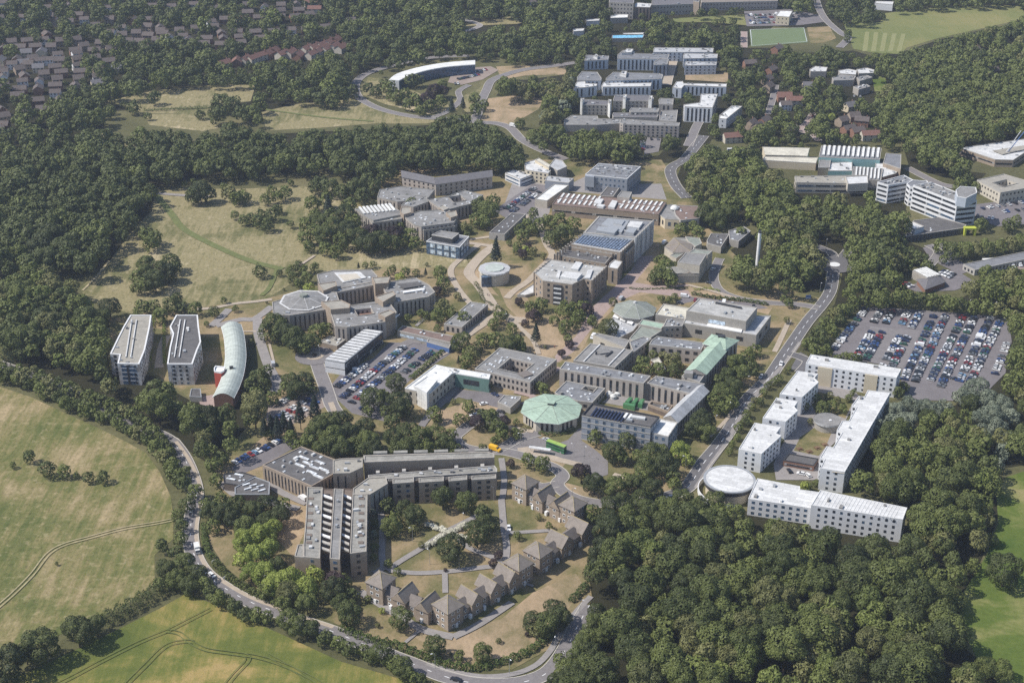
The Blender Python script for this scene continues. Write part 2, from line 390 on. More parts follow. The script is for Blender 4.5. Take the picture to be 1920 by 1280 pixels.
# --- woodland floor under the big woods
WOODS = {
 'F1': [(1130,990),(1200,962),(1290,940),(1380,945),(1400,958),(1470,965),(1520,975),(1560,990),(1640,1000),(1700,985),(1720,955),(1600,915),(1600,885),(1682,760),(1760,765),(1790,760),(1840,730),(1900,700),(1940,700),(1940,868),(1872,880),(1880,930),(1862,1000),(1835,1060),(1810,1130),(1795,1200),(1850,1250),(1885,1300),(1020,1300),(1040,1240),(1078,1180),(1112,1120),(1085,1075),(1112,1035)],
 'F2': [(1285,292),(1330,280),(1420,295),(1450,335),(1492,360),(1560,352),(1640,360),(1700,385),(1695,412),(1695,450),(1745,470),(1745,490),(1700,505),(1660,512),(1610,505),(1580,480),(1552,480),(1545,540),(1500,550),(1430,545),(1380,535),(1358,510),(1352,480),(1400,450),(1425,430),(1400,412),(1330,425),(1322,385),(1290,368),(1270,330)],
 'F3': [(1582,495),(1640,515),(1690,530),(1720,555),(1800,560),(1850,535),(1940,520),(1940,605),(1890,595),(1800,575),(1700,568),(1610,572),(1575,600),(1540,645),(1505,658),(1520,625),(1565,570),(1576,530)],
 'F4': [(1892,610),(1940,600),(1940,730),(1862,722),(1875,690)],
 'F5': [(1640,108),(1700,95),(1760,75),(1850,55),(1940,40),(1940,262),(1850,268),(1800,278),(1795,320),(1850,325),(1830,345),(1760,330),(1705,315),(1692,270),(1672,240),(1660,190),(1640,165)],
 'F6': [(-20,330),(60,300),(130,285),(190,272),(280,270),(400,262),(500,252),(600,247),(700,242),(800,235),(900,236),(960,262),(985,292),(975,312),(940,318),(750,312),(735,345),(650,330),(600,318),(500,325),(440,328),(345,335),(290,350),(285,398),(250,430),(235,480),(195,500),(150,515),(120,500),(40,520),(-20,520)],
 'F7': [(-20,545),(60,512),(130,535),(160,560),(175,582),(205,600),(200,650),(205,692),(290,705),(320,730),(360,752),(400,752),(450,755),(470,710),(505,730),(490,775),(460,810),(430,865),(405,895),(385,865),(345,840),(300,818),(240,785),(190,758),(120,728),(50,710),(-20,708)],
 'F8': [(-20,-20),(1940,-20),(1940,40),(1640,60),(1450,50),(1400,90),(1350,130),(1380,190),(1330,270),(1180,290),(1060,255),(1040,180),(1065,140),(940,110),(890,100),(730,130),(660,150),(650,190),(520,205),(480,235),(410,200),(330,200),(200,210),(190,262),(60,300),(-20,330)],
 'F9': [(1380,90),(1440,90),(1500,100),(1600,95),(1650,110),(1640,165),(1660,190),(1690,270),(1600,265),(1440,270),(1340,262),(1370,200),(1360,120)],
 'F10': [(985,150),(1060,140),(1080,165),(1060,220),(1010,235),(1020,190),(930,180),(960,150)],
}
WOODS['F11'] = [(1050,243),(1160,255),(1200,296),(1235,292),(1262,262),(1292,262),(1290,290),(1255,306),(1200,303),(1130,300),(1062,296),(1000,276),(1022,250)]
WOODS['F12'] = [(1098,168),(1180,165),(1265,168),(1277,184),(1230,178),(1150,176),(1108,183)]
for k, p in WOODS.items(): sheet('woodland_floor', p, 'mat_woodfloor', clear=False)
# --- open ground
sheet('meadow', [(205,490),(250,430),(285,395),(292,360),(345,352),(430,355),(560,350),(640,352),(700,360),(720,420),(800,450),(870,470),(880,500),(800,512),(700,505),(580,512),(500,560),(380,575),(250,590),(160,560),(150,540)], 'mat_meadow')
sheet('meadow', [(120,300),(200,270),(250,262),(260,290),(140,320)], 'mat_meadow', clear=False)
sheet('meadow', [(200,190),(290,170),(400,160),(480,158),(470,190),(400,200),(390,215),(270,212)], 'mat_meadow')
sheet('meadow', [(270,215),(390,213),(410,240),(380,246),(280,235)], 'mat_meadow')
sheet('meadow', [(490,210),(560,195),(660,185),(760,215),(830,225),(800,232),(700,232),(600,240),(500,245)], 'mat_meadow')
sheet('meadow', [(180,262),(192,250),(198,262),(180,300),(90,300),(110,285),(150,280)], 'mat_meadow', clear=False)
sheet('left_field', [(-160,735),(0,725),(60,745),(130,778),(190,805),(240,830),(275,850),(300,885),(320,930),(325,965),(325,1010),(290,1040),(290,1095),(240,1130),(180,1160),(100,1195),(0,1235),(-160,1300)], 'mat_leftfield')
sheet('crop_field', [(-60,1340),(40,1265),(180,1200),(300,1140),(350,1112),(420,1140),(520,1185),(640,1240),(760,1275),(900,1340)], 'mat_crop')
sheet('grass_field', [(1885,895),(1990,860),(1990,1400),(1880,1290),(1830,1230),(1800,1170),(1800,1120),(1850,1040),(1872,980),(1868,930)], 'mat_green')
sheet('meadow', [(915,185),(960,180),(1020,185),(1010,205),(975,225),(955,235),(900,225),(910,210)], 'mat_dry')
sheet('meadow', [(930,125),(1060,120),(1062,140),(985,142),(940,150)], 'mat_dry')
sheet('meadow', [(690,145),(730,150),(760,165),(860,205),(800,215),(720,195),(680,178)], 'mat_meadow', clear=False)
sheet('meadow', [(850,190),(900,165),(915,150),(900,190),(880,215)], 'mat_meadow', clear=False)
sheet('sports_field', [(1582,45),(1650,42),(1660,25),(1750,15),(1860,10),(1915,12),(1925,35),(1850,52),(1760,72),(1700,90),(1690,102),(1640,100),(1600,92)], 'mat_sports')
for i in range(5):
    x = 1622+i*17; sheet('mown_strip', [(x,60+i),(x+8,60+i),(x+4-i,96),(x-5-i,97)], 'mat_mown_light', clear=False)
sheet('playing_pitch', [(1405,56),(1508,52),(1515,80),(1408,88)], 'mat_pitch')
k = MB(); pq = [G(*p) for p in [(1407,57),(1507,53),(1513,79),(1410,87),(1407,57)]]; strip(k, pq, .6, .5, 'paint_white'); structure('pitch_marking', k)
sheet('lawn', [(1513,52),(1555,50),(1568,72),(1550,80),(1520,82)], 'mat_lawn')
sheet('lawn', [(1262,35),(1395,28),(1400,48),(1330,42),(1262,42)], 'mat_sports')
sheet('lawn', [(860,50),(980,45),(960,30),(890,45)], 'mat_meadow')
sheet('lawn', [(1285,137),(1365,137),(1365,155),(1285,150)], 'mat_dry')
sheet('lawn', [(1635,143),(1660,145),(1665,172),(1640,172)], 'mat_green')
# central campus ground
sheet('campus_grass', [(380,575),(500,560),(640,520),(720,505),(880,500),(870,440),(960,400),(1120,390),(1240,400),(1330,430),(1420,520),(1540,560),(1500,650),(1450,720),(1380,800),(1300,900),(1240,940),(1130,990),(1100,1050),(1110,1120),(1060,1200),(960,1255),(860,1255),(740,1215),(620,1165),(540,1140),(430,1070),(400,1000),(405,870),(480,780),(520,700),(480,610),(420,760),(360,750),(290,700),(205,690),(205,600),(250,590)], 'mat_lawn', clear=False)
sheet('campus_grass', [(960,300),(1240,300),(1290,370),(1330,430),(1120,400),(960,410),(700,440),(650,350),(750,320)], 'mat_lawn', clear=False)
sheet('dry_lawn', [(660,1100),(690,1120),(760,1185),(850,1235),(960,1235),(1030,1190),(1095,1100),(1080,1075),(1000,1110),(940,1160),(840,1190),(760,1160),(680,1110)], 'mat_dry')
sheet('courtyard_lawn', [(715,965),(940,935),(1060,960),(1090,1020),(1000,1050),(960,1080),(860,1120),(790,1110),(735,1070),(715,1040)], 'mat_lawn')
sheet('lawn', [(388,985),(412,985),(440,1040),(450,1085),(420,1060),(395,1020)], 'mat_lawn')
sheet('lawn', [(535,960),(575,955),(570,1000),(550,1045),(520,1010)], 'mat_dry')
sheet('lawn', [(480,830),(530,790),(520,830),(470,870),(440,890),(430,875)], 'mat_dry', clear=False)
sheet('dry_lawn', [(935,850),(1050,880),(1060,870),(1000,850),(940,835)], 'mat_dry')
sheet('dry_lawn', [(855,760),(900,740),(950,752),(920,790),(870,800),(835,800),(800,800),(820,770)], 'mat_dry')
sheet('dry_lawn', [(1060,905),(1100,915),(1140,935),(1090,930),(1058,918)], 'mat_dry', clear=False)
sheet('plaza', [(960,600),(1010,590),(1070,600),(1130,560),(1200,500),(1215,465),(1235,455),(1240,480),(1225,520),(1290,535),(1450,575),(1440,590),(1330,560),(1225,550),(1170,560),(1110,620),(1090,660),(1050,680),(960,650)], 'mat_dry', clear=False)
sheet('plaza', [(1112,575),(1150,540),(1185,505),(1200,480),(1225,480),(1215,500),(1190,530),(1290,545),(1300,560),(1200,548),(1150,570),(1115,610),(1075,660),(1045,680),(1040,668),(1080,630)], 'paving_pink')
sheet('plaza', [(1070,345),(1110,325),(1150,345),(1240,345),(1250,375),(1050,358)], 'paving_grey')
sheet('plaza', [(960,345),(1010,330),(1040,345),(1030,400),(1005,425),(960,410),(940,400)], 'paving_grey', clear=False)
sheet('plaza', [(1000,440),(1030,400),(1060,408),(1110,405),(1060,470),(1035,500),(1000,515),(1002,470)], 'mat_lawn', clear=False)
sheet('dry_lawn', [(935,540),(950,575),(975,600),(1000,590),(990,560),(975,545)], 'mat_dry')
sheet('dry_lawn', [(960,480),(1010,478),(1040,490),(1000,510),(965,530),(945,520)], 'mat_lawn')
sheet('dry_lawn', [(890,500),(905,520),(935,555),(900,545),(875,520),(868,508)], 'mat_dry')
# car parks
sheet('car_park', [(1622,574),(1890,594),(1897,640),(1885,700),(1850,735),(1800,752),(1700,750),(1690,730),(1690,690),(1560,668),(1570,640),(1600,600)], 'carpark')
sheet('car_park_strip', [(1632,612),(1727,620),(1693,690),(1600,672)], 'asphalt_old', clear=False)
sheet('car_park', [(730,642),(835,645),(850,660),(770,712),(735,745),(720,790),(660,775),(628,745),(610,735),(640,700),(700,672)], 'carpark')
sheet('car_park', [(500,760),(570,728),(620,740),(615,760),(560,790),(520,810),(500,800)], 'carpark_brown')
sheet('car_park', [(432,878),(525,820),(555,825),(560,835),(495,872),(450,890)], 'carpark')
sheet('car_park', [(925,395),(1000,345),(1035,350),(1015,380),(975,410),(950,410)], 'carpark')
sheet('car_park', [(860,730),(940,738),(960,745),(940,790),(900,800),(935,765),(860,745),(820,765),(818,752)], 'carpark')
sheet('car_park', [(1280,555),(1420,570),(1440,578),(1420,580),(1310,563),(1270,572)], 'carpark')
sheet('car_park', [(1700,540),(1740,520),(1790,505),(1830,530),(1790,545),(1720,548)], 'carpark', clear=False)
sheet('car_park', [(1730,465),(1770,455),(1800,490),(1830,505),(1800,515),(1760,495),(1740,480)], 'carpark')
sheet('car_park', [(1850,490),(1940,478),(1940,505),(1860,505)], 'carpark_brown')
sheet('car_park', [(1820,385),(1935,370),(1935,420),(1870,425),(1830,410)], 'carpark')
sheet('car_park', [(1395,22),(1480,18),(1540,30),(1545,42),(1500,48),(1400,50)], 'carpark')
sheet('car_park', [(850,130),(920,125),(935,132),(905,150),(865,160),(840,155)], 'carpark_brown')
sheet('car_park', [(1210,258),(1240,260),(1235,285),(1208,290)], 'asphalt_old')
sheet('car_park', [(1180,213),(1260,205),(1262,225),(1190,225)], 'asphalt_old', clear=False)
sheet('courtyard', [(1475,815),(1500,740),(1530,715),(1600,730),(1612,745),(1590,780),(1565,830),(1545,850),(1535,900),(1455,900),(1450,870)], 'paving_grey')
sheet('courtyard_lawn', [(1512,740),(1535,735),(1600,752),(1585,785),(1560,775),(1530,775)], 'mat_lawn')
sheet('courtyard_lawn', [(1500,820),(1530,800),(1560,810),(1548,838),(1535,855),(1488,845)], 'mat_lawn')
sheet('courtyard', [(1150,735),(1160,725),(1260,745),(1240,775),(1130,755)], 'paving_grey', clear=False)
sheet('courtyard', [(280,620),(330,615),(330,690),(285,690)], 'mat_lawn', clear=False)
path([(312,630),(303,655),(298,690)], 5, 'paving')
sheet('courtyard', [(372,745),(400,740),(420,745),(400,765),(375,758)], 'paving_pink', clear=False)
sheet('bus_area', [(955,820),(1000,818),(1045,832),(1065,825),(1085,803),(1097,806),(1090,826),(1118,845),(1140,865),(1140,890),(1118,897),(1095,880),(1060,868),(1010,858),(960,852),(950,835)], 'asphalt_old')
sheet('bus_island', [(970,840),(990,838),(1050,858),(1090,868),(1095,872),(1070,872),(1010,858),(972,850)], 'paving')
for pts_ in ([(1500,660),(1515,668),(1508,690),(1480,695)],): sheet('forecourt', pts_, 'asphalt')
# --- roads
road('road', [(-40,670),(60,705),(130,735),(190,765),(250,798),(300,815),(325,830)], 6.6, 'asphalt_old', clear=False)
R1 = road('road', [(318,826),(325,830),(345,858),(361,895),(368,930),(361,965),(357,1000),(364,1040),(385,1075),(425,1105),(470,1129),(525,1150),(575,1168),(620,1183),(692,1212),(740,1232),(780,1247),(830,1267),(890,1281),(960,1282),(1010,1270),(1038,1250),(1062,1215),(1085,1170),(1105,1135)], 6.6, 'asphalt_old', centre=(2, 6))
path([(330,828),(352,858),(370,895),(378,930),(372,965),(368,1000),(374,1037),(393,1070),(430,1098),(474,1122),(527,1142),(580,1161),(625,1176)], 1.8, 'paving')
path([(800,1243),(840,1256),(900,1268),(960,1264),(1003,1248),(1030,1222),(1048,1192),(1078,1150),(1108,1118)], 2.6, 'paving_grey')
R2 = road('road', [(1565,488),(1562,515),(1557,545),(1542,570),(1515,602),(1492,635),(1472,664),(1455,690),(1438,714),(1408,742),(1390,768),(1373,798),(1350,832),(1322,865),(1306,890),(1288,915),(1255,930),(1215,938)], 7.0, 'asphalt', centre=(4, 4))
path([(1500,642),(1470,683),(1425,730),(1388,783),(1362,830),(1330,875),(1305,915)], 2.2, 'paving_grey')
path([(1480,600),(1462,640),(1452,660)], 3, 'paving')
road('road', [(1215,938),(1180,942),(1135,945),(1090,938),(1060,925),(1045,908),(1055,893),(1040,878),(1000,862),(950,848),(905,846),(868,838),(853,822),(866,808),(890,790),(905,775)], 6.2, 'asphalt_old')
road('road', [(1045,908),(1015,912),(985,900)], 5, 'asphalt_old')
road('road', [(905,846),(940,840),(975,822),(1010,812)], 6, 'asphalt_old')
road('road', [(590,668),(600,698),(612,730),(622,760),(636,780)], 7, 'asphalt_old')
road('road', [(612,736),(640,742),(700,695),(760,645),(790,640)], 6, 'asphalt_old', kerb=False)
k = MB(); cx, cy = G(590,668); SOLID.fill([(cx+9*math.cos(a), cy+9*math.sin(a)) for a in np.arange(0, 6.28, .3)])
k.cyl(cx, cy, .1, .56, 11, 11, 'asphalt_old', 28); structure('roundabout', k)
k = MB(); k.cyl(cx, cy, .4, .66, 5.2, 5.2, 'paving', 24); k.cyl(cx, cy, .6, 1.5, 1.6, 1.2, 'bark', 8); structure('roundabout_island', k)
k = MB(); cx, cy = G(1565,497); k.cyl(cx, cy, .1, .56, 13, 13, 'asphalt', 28); structure('roundabout', k)
k = MB(); k.cyl(cx, cy, .4, .64, 3.6, 3.4, 'paint_white', 20); structure('roundabout_island', k)
road('road', [(1565,490),(1560,476),(1545,468),(1530,462)], 6)
road('road', [(1572,488),(1582,480),(1590,470)], 6)
road('road', [(1535,578),(1500,572),(1440,568),(1385,560),(1350,545),(1338,520),(1345,495),(1350,485)], 5.5, 'asphalt_old')
road('road', [(1480,664),(1500,670),(1515,680),(1500,700)], 6)
road('road', [(1320,255),(1300,280),(1283,300),(1262,312),(1257,325),(1268,350),(1288,372)], 8, 'asphalt', centre=True)
road('road', [(1080,118),(1040,124),(985,131),(950,140),(922,152),(912,170),(903,190),(895,215),(892,229),(930,232),(957,241),(978,262),(1010,280),(1060,300)], 7.5, 'asphalt_old')
road('road', [(880,105),(800,110),(720,128),(690,138),(672,150),(666,165),(672,182),(692,196),(722,208),(767,218),(805,222),(850,224),(892,229)], 7, 'asphalt_old')
road('road', [(805,222),(835,212),(862,190),(860,172),(880,160)], 5, 'asphalt_old')
road('road', [(1530,0),(1538,22),(1552,42),(1578,64),(1590,72),(1574,90)], 7, 'asphalt_old')
road('road', [(1395,60),(1395,90)], 6, 'paving_pink')
road('road', [(1455,160),(1448,190),(1440,215)], 5, 'asphalt_old')
road('road', [(1525,212),(1512,232),(1500,245),(1522,252),(1535,265)], 5, 'paving_pink')
road('road', [(1290,275),(1305,240),(1312,228)], 7, 'asphalt_old')
road('road', [(1262,115),(1255,140),(1250,160)], 8, 'paving')
road('road', [(1735,505),(1760,475),(1740,460)], 6, 'asphalt_old')
road('road', [(1700,315),(1760,345),(1800,352)], 7, 'asphalt_old')
road('road', [(860,35),(900,48),(870,60)], 6, 'paving_grey')
# campus paths
path([(285,362),(330,366),(400,370)], 4)
path([(292,366),(320,400),(345,430),(400,460),(470,490),(530,505)], 5, 'track_grass', name='track')
path([(205,490),(180,520),(155,545)], 1.5, 'track_dirt', name='track')
path([(520,505),(505,540),(490,555)], 3, 'track_grass', name='track')
path([(492,205),(540,212),(620,222),(700,228)], 3, 'track_grass', name='track')
path([(270,208),(330,204),(400,203)], 2.5, 'track_grass', name='track')
path([(480,566),(440,570),(400,578),(370,580)], 3, 'paving')
path([(480,566),(510,562)], 3, 'paving')
path([(430,580),(410,600),(395,612)], 5, 'paving_grey')
path([(405,612),(450,600),(478,598),(510,575)], 5, 'paving_grey')
path([(483,598),(484,625),(494,660),(505,690),(520,720),(512,735)], 5.5, 'paving_grey')
path([(505,645),(513,678)], 1.5, 'paving')
path([(455,622),(480,622)], 1.5, 'paving')
path([(620,755),(632,785),(640,800)], 3, 'paving')
path([(930,460),(905,478),(885,500),(880,515),(898,535),(915,560),(930,580),(960,600),(985,600)], 7, 'paving')
path([(900,458),(865,485),(845,508),(858,540),(880,568),(905,595)], 4, 'paving')
path([(870,455),(930,463)], 4, 'paving')
path([(880,450),(915,445),(945,440),(970,420),(1000,400)], 3, 'paving')
path([(1010,418),(1018,440),(1025,460),(1035,480),(1012,505),(990,528),(965,545),(950,560)], 4.5, 'paving')
path([(905,600),(940,595),(985,600)], 4, 'paving')
path([(860,640),(890,618),(925,596),(945,585)], 6, 'paving')
path([(850,655),(820,670),(780,700)], 3.5, 'paving')
path([(960,600),(980,620),(1000,640),(1010,665)], 3, 'paving')
path([(860,640),(850,655)], 6, 'paving')
path([(780,612),(805,590)], 2, 'paving_grey')
path([(880,700),(850,735),(805,780),(790,800)], 4, 'asphalt_old')
path([(714,960),(717,1000),(716,1040),(718,1065),(700,1075)], 3, 'paving_grey')
path([(940,935),(944,985),(950,1030),(945,1060)], 3.2, 'paving_grey')
path([(945,1060),(900,1065),(840,1072),(780,1075),(730,1070)], 3, 'paving_grey')
path([(725,1070),(755,1050),(785,1032),(810,1015),(840,995)], 3, 'paving_grey')
path([(948,1055),(910,1040),(880,1028),(860,1010),(840,995)], 3, 'paving_grey')
path([(840,995),(870,980),(900,965)], 3, 'paving_grey')
path([(834,1075),(835,1112)], 2.5, 'paving_grey')
path([(945,1000),(985,998),(1035,995)], 2.5, 'paving_grey')
path([(675,1110),(700,1125),(740,1150),(790,1180),(850,1195)], 4, 'paving_grey')
path([(790,1180),(760,1205)], 1.5, 'paving_grey')
path([(955,1082),(1000,1100)], 1.5, 'paving_grey')
path([(850,1195),(900,1170),(960,1130)], 3.5, 'paving_grey')
path([(940,860),(945,900),(942,935)], 3, 'paving_grey')
path([(1000,810),(960,803),(930,798)], 3, 'paving')
path([(990,690),(1030,700),(1050,690)], 3, 'paving_pink')
path([(965,735),(1000,745),(980,760)], 4, 'paving_pink')
path([(1330,820),(1360,790),(1375,770)], 2, 'paving')
path([(1150,890),(1180,898),(1210,900)], 3, 'paving')
path([(415,905),(445,930),(500,940),(560,955)], 4, 'paving_grey')
path([(500,905),(530,925),(575,945)], 4, 'paving_grey')
path([(1290,535),(1340,548),(1380,560)], 2.5, 'paving')
path([(1225,540),(1290,536)], 3, 'paving_pink')
path([(590,480),(560,500)], 2, 'paving')
# field tracks: tractor lines in the crop and on the left field
def tracks(px, sp=1.9, wd=.42, mat='tramline', name='tractor_track'):
    pts = smooth([G(*p) for p in px], 8); k = MB()
    ZR[0] += .003
    for s_ in (-sp/2, sp/2): strip(k, pts, wd, ZR[0], mat, s_)
    structure(name, k)
tracks([(90,1290),(130,1272),(190,1240),(260,1205),(316,1182),(350,1165),(395,1142)])
tracks([(235,1285),(270,1250),(310,1212),(345,1203),(362,1204)])
tracks([(310,1183),(335,1188),(355,1203),(385,1218),(430,1225),(480,1232),(530,1247),(580,1270),(610,1290)])
tracks([(455,1228),(465,1237),(440,1265),(420,1290)])
tracks([(-30,1160),(20,1118),(60,1078),(90,1040),(120,1022),(170,1008),(230,992),(290,982),(325,975)], mat='track_dirt', wd=.5)
tracks([(500,1228),(560,1262),(590,1285)], mat='tramline')
# ================================================================ buildings
def unit_window(frame, pane, fw=(.42, .44)):
    m = MB(); t = -.07
    m.face([(-.5, t, -.5), (.5, t, -.5), (.5, t, .5), (-.5, t, .5)], frame)
    m.face([(-fw[0], t-.02, -fw[1]), (fw[0], t-.02, -fw[1]), (fw[0], t-.02, fw[1]), (-fw[0], t-.02, fw[1])], pane)
    for a, b in (((-.5, -.5), (.5, -.5)), ((.5, -.5), (.5, .5)), ((.5, .5), (-.5, .5)), ((-.5, .5), (-.5, -.5))):
        m.face([(a[0], .02, a[1]), (b[0], .02, b[1]), (b[0], t, b[1]), (a[0], t, a[1])], frame)
    return m.mesh('window')
WIN = {'w': unit_window('trim_white', 'glass', (.33, .33)), 'd': unit_window('metal_dark', 'glass'), 'g': unit_window('metal_grey', 'glass'), 'b': unit_window('metal_grey', 'glass_blue'),
       's': unit_window('brick_dark', 'glass'), 'l': unit_window('concrete_light', 'glass'), 'L': unit_window('metal_grey', 'glass_light'), 'x': unit_window('brick_dark', 'brick_dark')}
def unit_box(mat, top=None):
    m = MB(); m.prism([(-.5, -.5), (.5, -.5), (.5, .5), (-.5, .5)], 0, 1, mat, top or mat); return m.mesh('box')
UB = {}
def ub(mat, top=None):
    k = (mat, top)
    if k not in UB: UB[k] = unit_box(mat, top)
    return UB[k]
LAND = []          # landmarks (short phrase, x, y, rank)
class Bld:
    def __init__(s, name, label, cat='building', group=None, at=None, short=None):
        s.root = empty(name, (0, 0, 0)); tag(s.root, label, cat, group); s.w = []; s.o = None; s.short = short; s.pts = []
        if at: s.org(G(*at))
    def org(s, p):
        if s.o is None: s.o = (p[0], p[1], 0); s.root.location = s.o
    def part(s, mb, name, parent=None):
        if not mb.v: return None
        o = mb.build(name, parent or s.root, s.o); return o
    def windows(s, a, b, z0, z1, st):
        """a->b counter-clockwise wall edge"""
        d = Vector((b[0]-a[0], b[1]-a[1])); L = d.length
        if L < 2.2: return
        d /= L; n = Vector((d.y, -d.x)); mid = Vector(((a[0]+b[0])/2, (a[1]+b[1])/2))
        if n.dot(-mid.normalized()) < .02: return
        ang = math.atan2(d.y, d.x); kind = st[0]; H = z1-z0
        def add(t, z, w_, h_, mat):
            if mat == 'd' and kind != 'slot': mat = random.choice('dddddbgg')
            s.w.append((a[0]+d.x*t+n.x*.01, a[1]+d.y*t+n.y*.01, z, ang, w_, h_, mat))
        if kind == 'slot':
            _, sp, ww, mat = st[:4]; lo = st[4] if len(st) > 4 else .9; k = max(1, int((L-1)/sp)); g0 = (L-k*sp)/2
            for i in range(k): add(g0+(i+.5)*sp, z0+lo+(H-lo-.8)/2, ww, H-lo-.8, mat)
        elif kind == 'grid':
            _, fl, sp, ww, wh, mat = st[:6]; k = max(1, int((L-.8)/sp)); g0 = (L-k*sp)/2; fh = H/fl
            for f_ in range(fl):
                for i in range(k): add(g0+(i+.5)*sp, z0+fh*(f_+.55), ww, wh, mat)
        elif kind == 'band':
            _, fl, wh, mat = st[:4]; fh = H/fl; k = max(1, round(L/14)); sp = (L-1)/k
            for f_ in range(fl):
                for i in range(k): add(.5+(i+.5)*sp, z0+fh*(f_+.5), sp-.3, wh, mat)
    def shell(s, q, z0, h, wall, roof, win=None, hole=None, par='parapet', pw=.45, ph=.5, clutter=0, cl='mix', strips=None):
        q = ccw(q); s.org((sum(p[0] for p in q)/len(q), sum(p[1] for p in q)/len(q)))
        SOLID.fill(q); s.pts += q
        w = MB(); w.prism(q, z0, h-ph, wall); hq = None
        if hole:
            hq = ccw(hole)[::-1]; w.prism(hq, z0, h-ph, wall)
        s.part(w, 'wall')
        p = MB(); qi = inset(q, pw); n = len(q)
        for i in range(n):
            j = (i+1) % n
            p.face([(*q[i], h-ph), (*q[j], h-ph), (*q[j], h), (*q[i], h)], par)
            p.face([(*q[i], h), (*q[j], h), (*qi[j], h), (*qi[i], h)], par)
            p.face([(*qi[j], h-ph*.8), (*qi[i], h-ph*.8), (*qi[i], h), (*qi[j], h)], par)
        loops = [qi]
        if hq:
            ho = inset(hq, pw); m_ = len(hq)
            for i in range(m_):
                j = (i+1) % m_
                p.face([(*hq[i], h-ph), (*hq[j], h-ph), (*hq[j], h), (*hq[i], h)], par)
                p.face([(*hq[i], h), (*hq[j], h), (*ho[j], h), (*ho[i], h)], par)
            loops.append(ho)
        s.part(p, 'parapet')
        r = MB(); r.cap(loops, h-ph*.8, roof); ro = s.part(r, 'roof'); clutter = int(clutter*1.5)
        if win:
            for i in range(n): s.windows(q[i], q[(i+1) % n], z0, h-ph, win)
            if hq:
                for i in range(len(hq)): s.windows(hq[i], hq[(i+1) % len(hq)], z0, h-ph, win)
        if clutter:
            xs = [a[0] for a in qi]; ys = [a[1] for a in qi]; e = Vector((q[1][0]-q[0][0], q[1][1]-q[0][1])); an = math.atan2(e.y, e.x); c = 0; tr = 0
            qq = inset(q, 1.6)
            while c < clutter and tr < 200:
                tr += 1; x, y = random.uniform(min(xs), max(xs)), random.uniform(min(ys), max(ys))
                if not inpoly(np.array([x]), np.array([y]), qq)[0] or (hq and inpoly(np.array([x]), np.array([y]), inset(hq[::-1], -1.5))[0]): continue
                c += 1
                if cl == 'sky' or (cl == 'mix' and random.random() < .55):
                    link('skylight', ub('trim_white', 'glass_white'), ro, (x-s.o[0], y-s.o[1], h-ph*.8), an, (random.uniform(.9, 1.6), random.uniform(.8, 1.2), .35))
                else:
                    link('roof_vent', ub(random.choice(['metal_grey', 'felt_grey', 'roof_white2', 'metal_grey'])), ro, (x-s.o[0], y-s.o[1], h-ph*.8), an, (random.uniform(.7, 2.6), random.uniform(.7, 1.6), random.uniform(.5, 1.3)))
        return q
    def block(s, px, h, wall, roof, z0=0, hole=None, clear=1.0, **k):
        q = [G(p[0], p[1], h) for p in px]
        hw = [G(p[0], p[1], h) for p in hole] if hole else None
        CLEAR.fill(px)
        if clear:
            b = [PX(x, y, h*(1-clear))[:2] for x, y in q]
            for i in range(len(px)):
                j = (i+1) % len(px); CLEAR.fill([px[i], px[j], b[j], b[i]])
        return s.shell(q, z0, h, wall, roof, hole=hw, **k)
    def box(s, px, py, z, dx, dy, dz, mat, rz=0, name='roof_plant', top=None):
        x, y = G(px, py, z); s.org((x, y)); link(name, ub(mat, top), s.root, (x-s.o[0], y-s.o[1], z), rz, (dx, dy, dz))
    def quadbox(s, px, z, dz, mat, name='roof_plant', top=None):
        q = ccw([G(a, b, z+dz) for a, b in px]); s.org(q[0]); m = MB(); m.prism(q, z, z+dz, mat, top or mat); s.part(m, name)
    def panel(s, px, z, mat, name, t=.15):
        q = ccw([G(a, b, z) for a, b in px]); m = MB(); m.prism(q, z-.05, z+t, mat, mat); return s.part(m, name)
    def gable(s, q, z, rise, roof, wall=None, over=.4, name='roof', ridge=None):
        """q world: 0-1 and 2-3 are the gable ends (ridge from mid 0-1 to mid 2-3)"""
        s.org(q[0]); Q = [Vector((*p, 0)) for p in q]; ax = ((Q[2]+Q[3])/2-(Q[0]+Q[1])/2).normalized(); sd = (Q[1]-Q[0]).normalized()
        P = [Q[0]-ax*over-sd*over, Q[1]-ax*over+sd*over, Q[2]+ax*over+sd*over, Q[3]+ax*over-sd*over]
        zz = z-.05
        a, b = (P[0]+P[1])/2, (P[2]+P[3])/2; m = MB(); V = lambda p, h: (p.x, p.y, h)
        m.face([V(P[1], zz), V(P[2], zz), V(b, z+rise), V(a, z+rise)], roof); m.face([V(P[3], zz), V(P[0], zz), V(a, z+rise), V(b, z+rise)], roof)
        m.face([V(P[1], zz-.2), V(P[2], zz-.2), V(P[2], zz), V(P[1], zz)], ridge or roof); m.face([V(P[3], zz-.2), V(P[0], zz-.2), V(P[0], zz), V(P[3], zz)], ridge or roof)
        m.face([V(P[0], zz-.2), V(P[1], zz-.2), V(a, z+rise-.2), ], wall or roof); m.face([V(P[2], zz-.2), V(P[3], zz-.2), V(b, z+rise-.2)], wall or roof)
        s.part(m, name)
        if ridge:
            m = MB(); m.bar(V(a, z+rise), V(b, z+rise), .16, ridge); s.part(m, 'ridge')
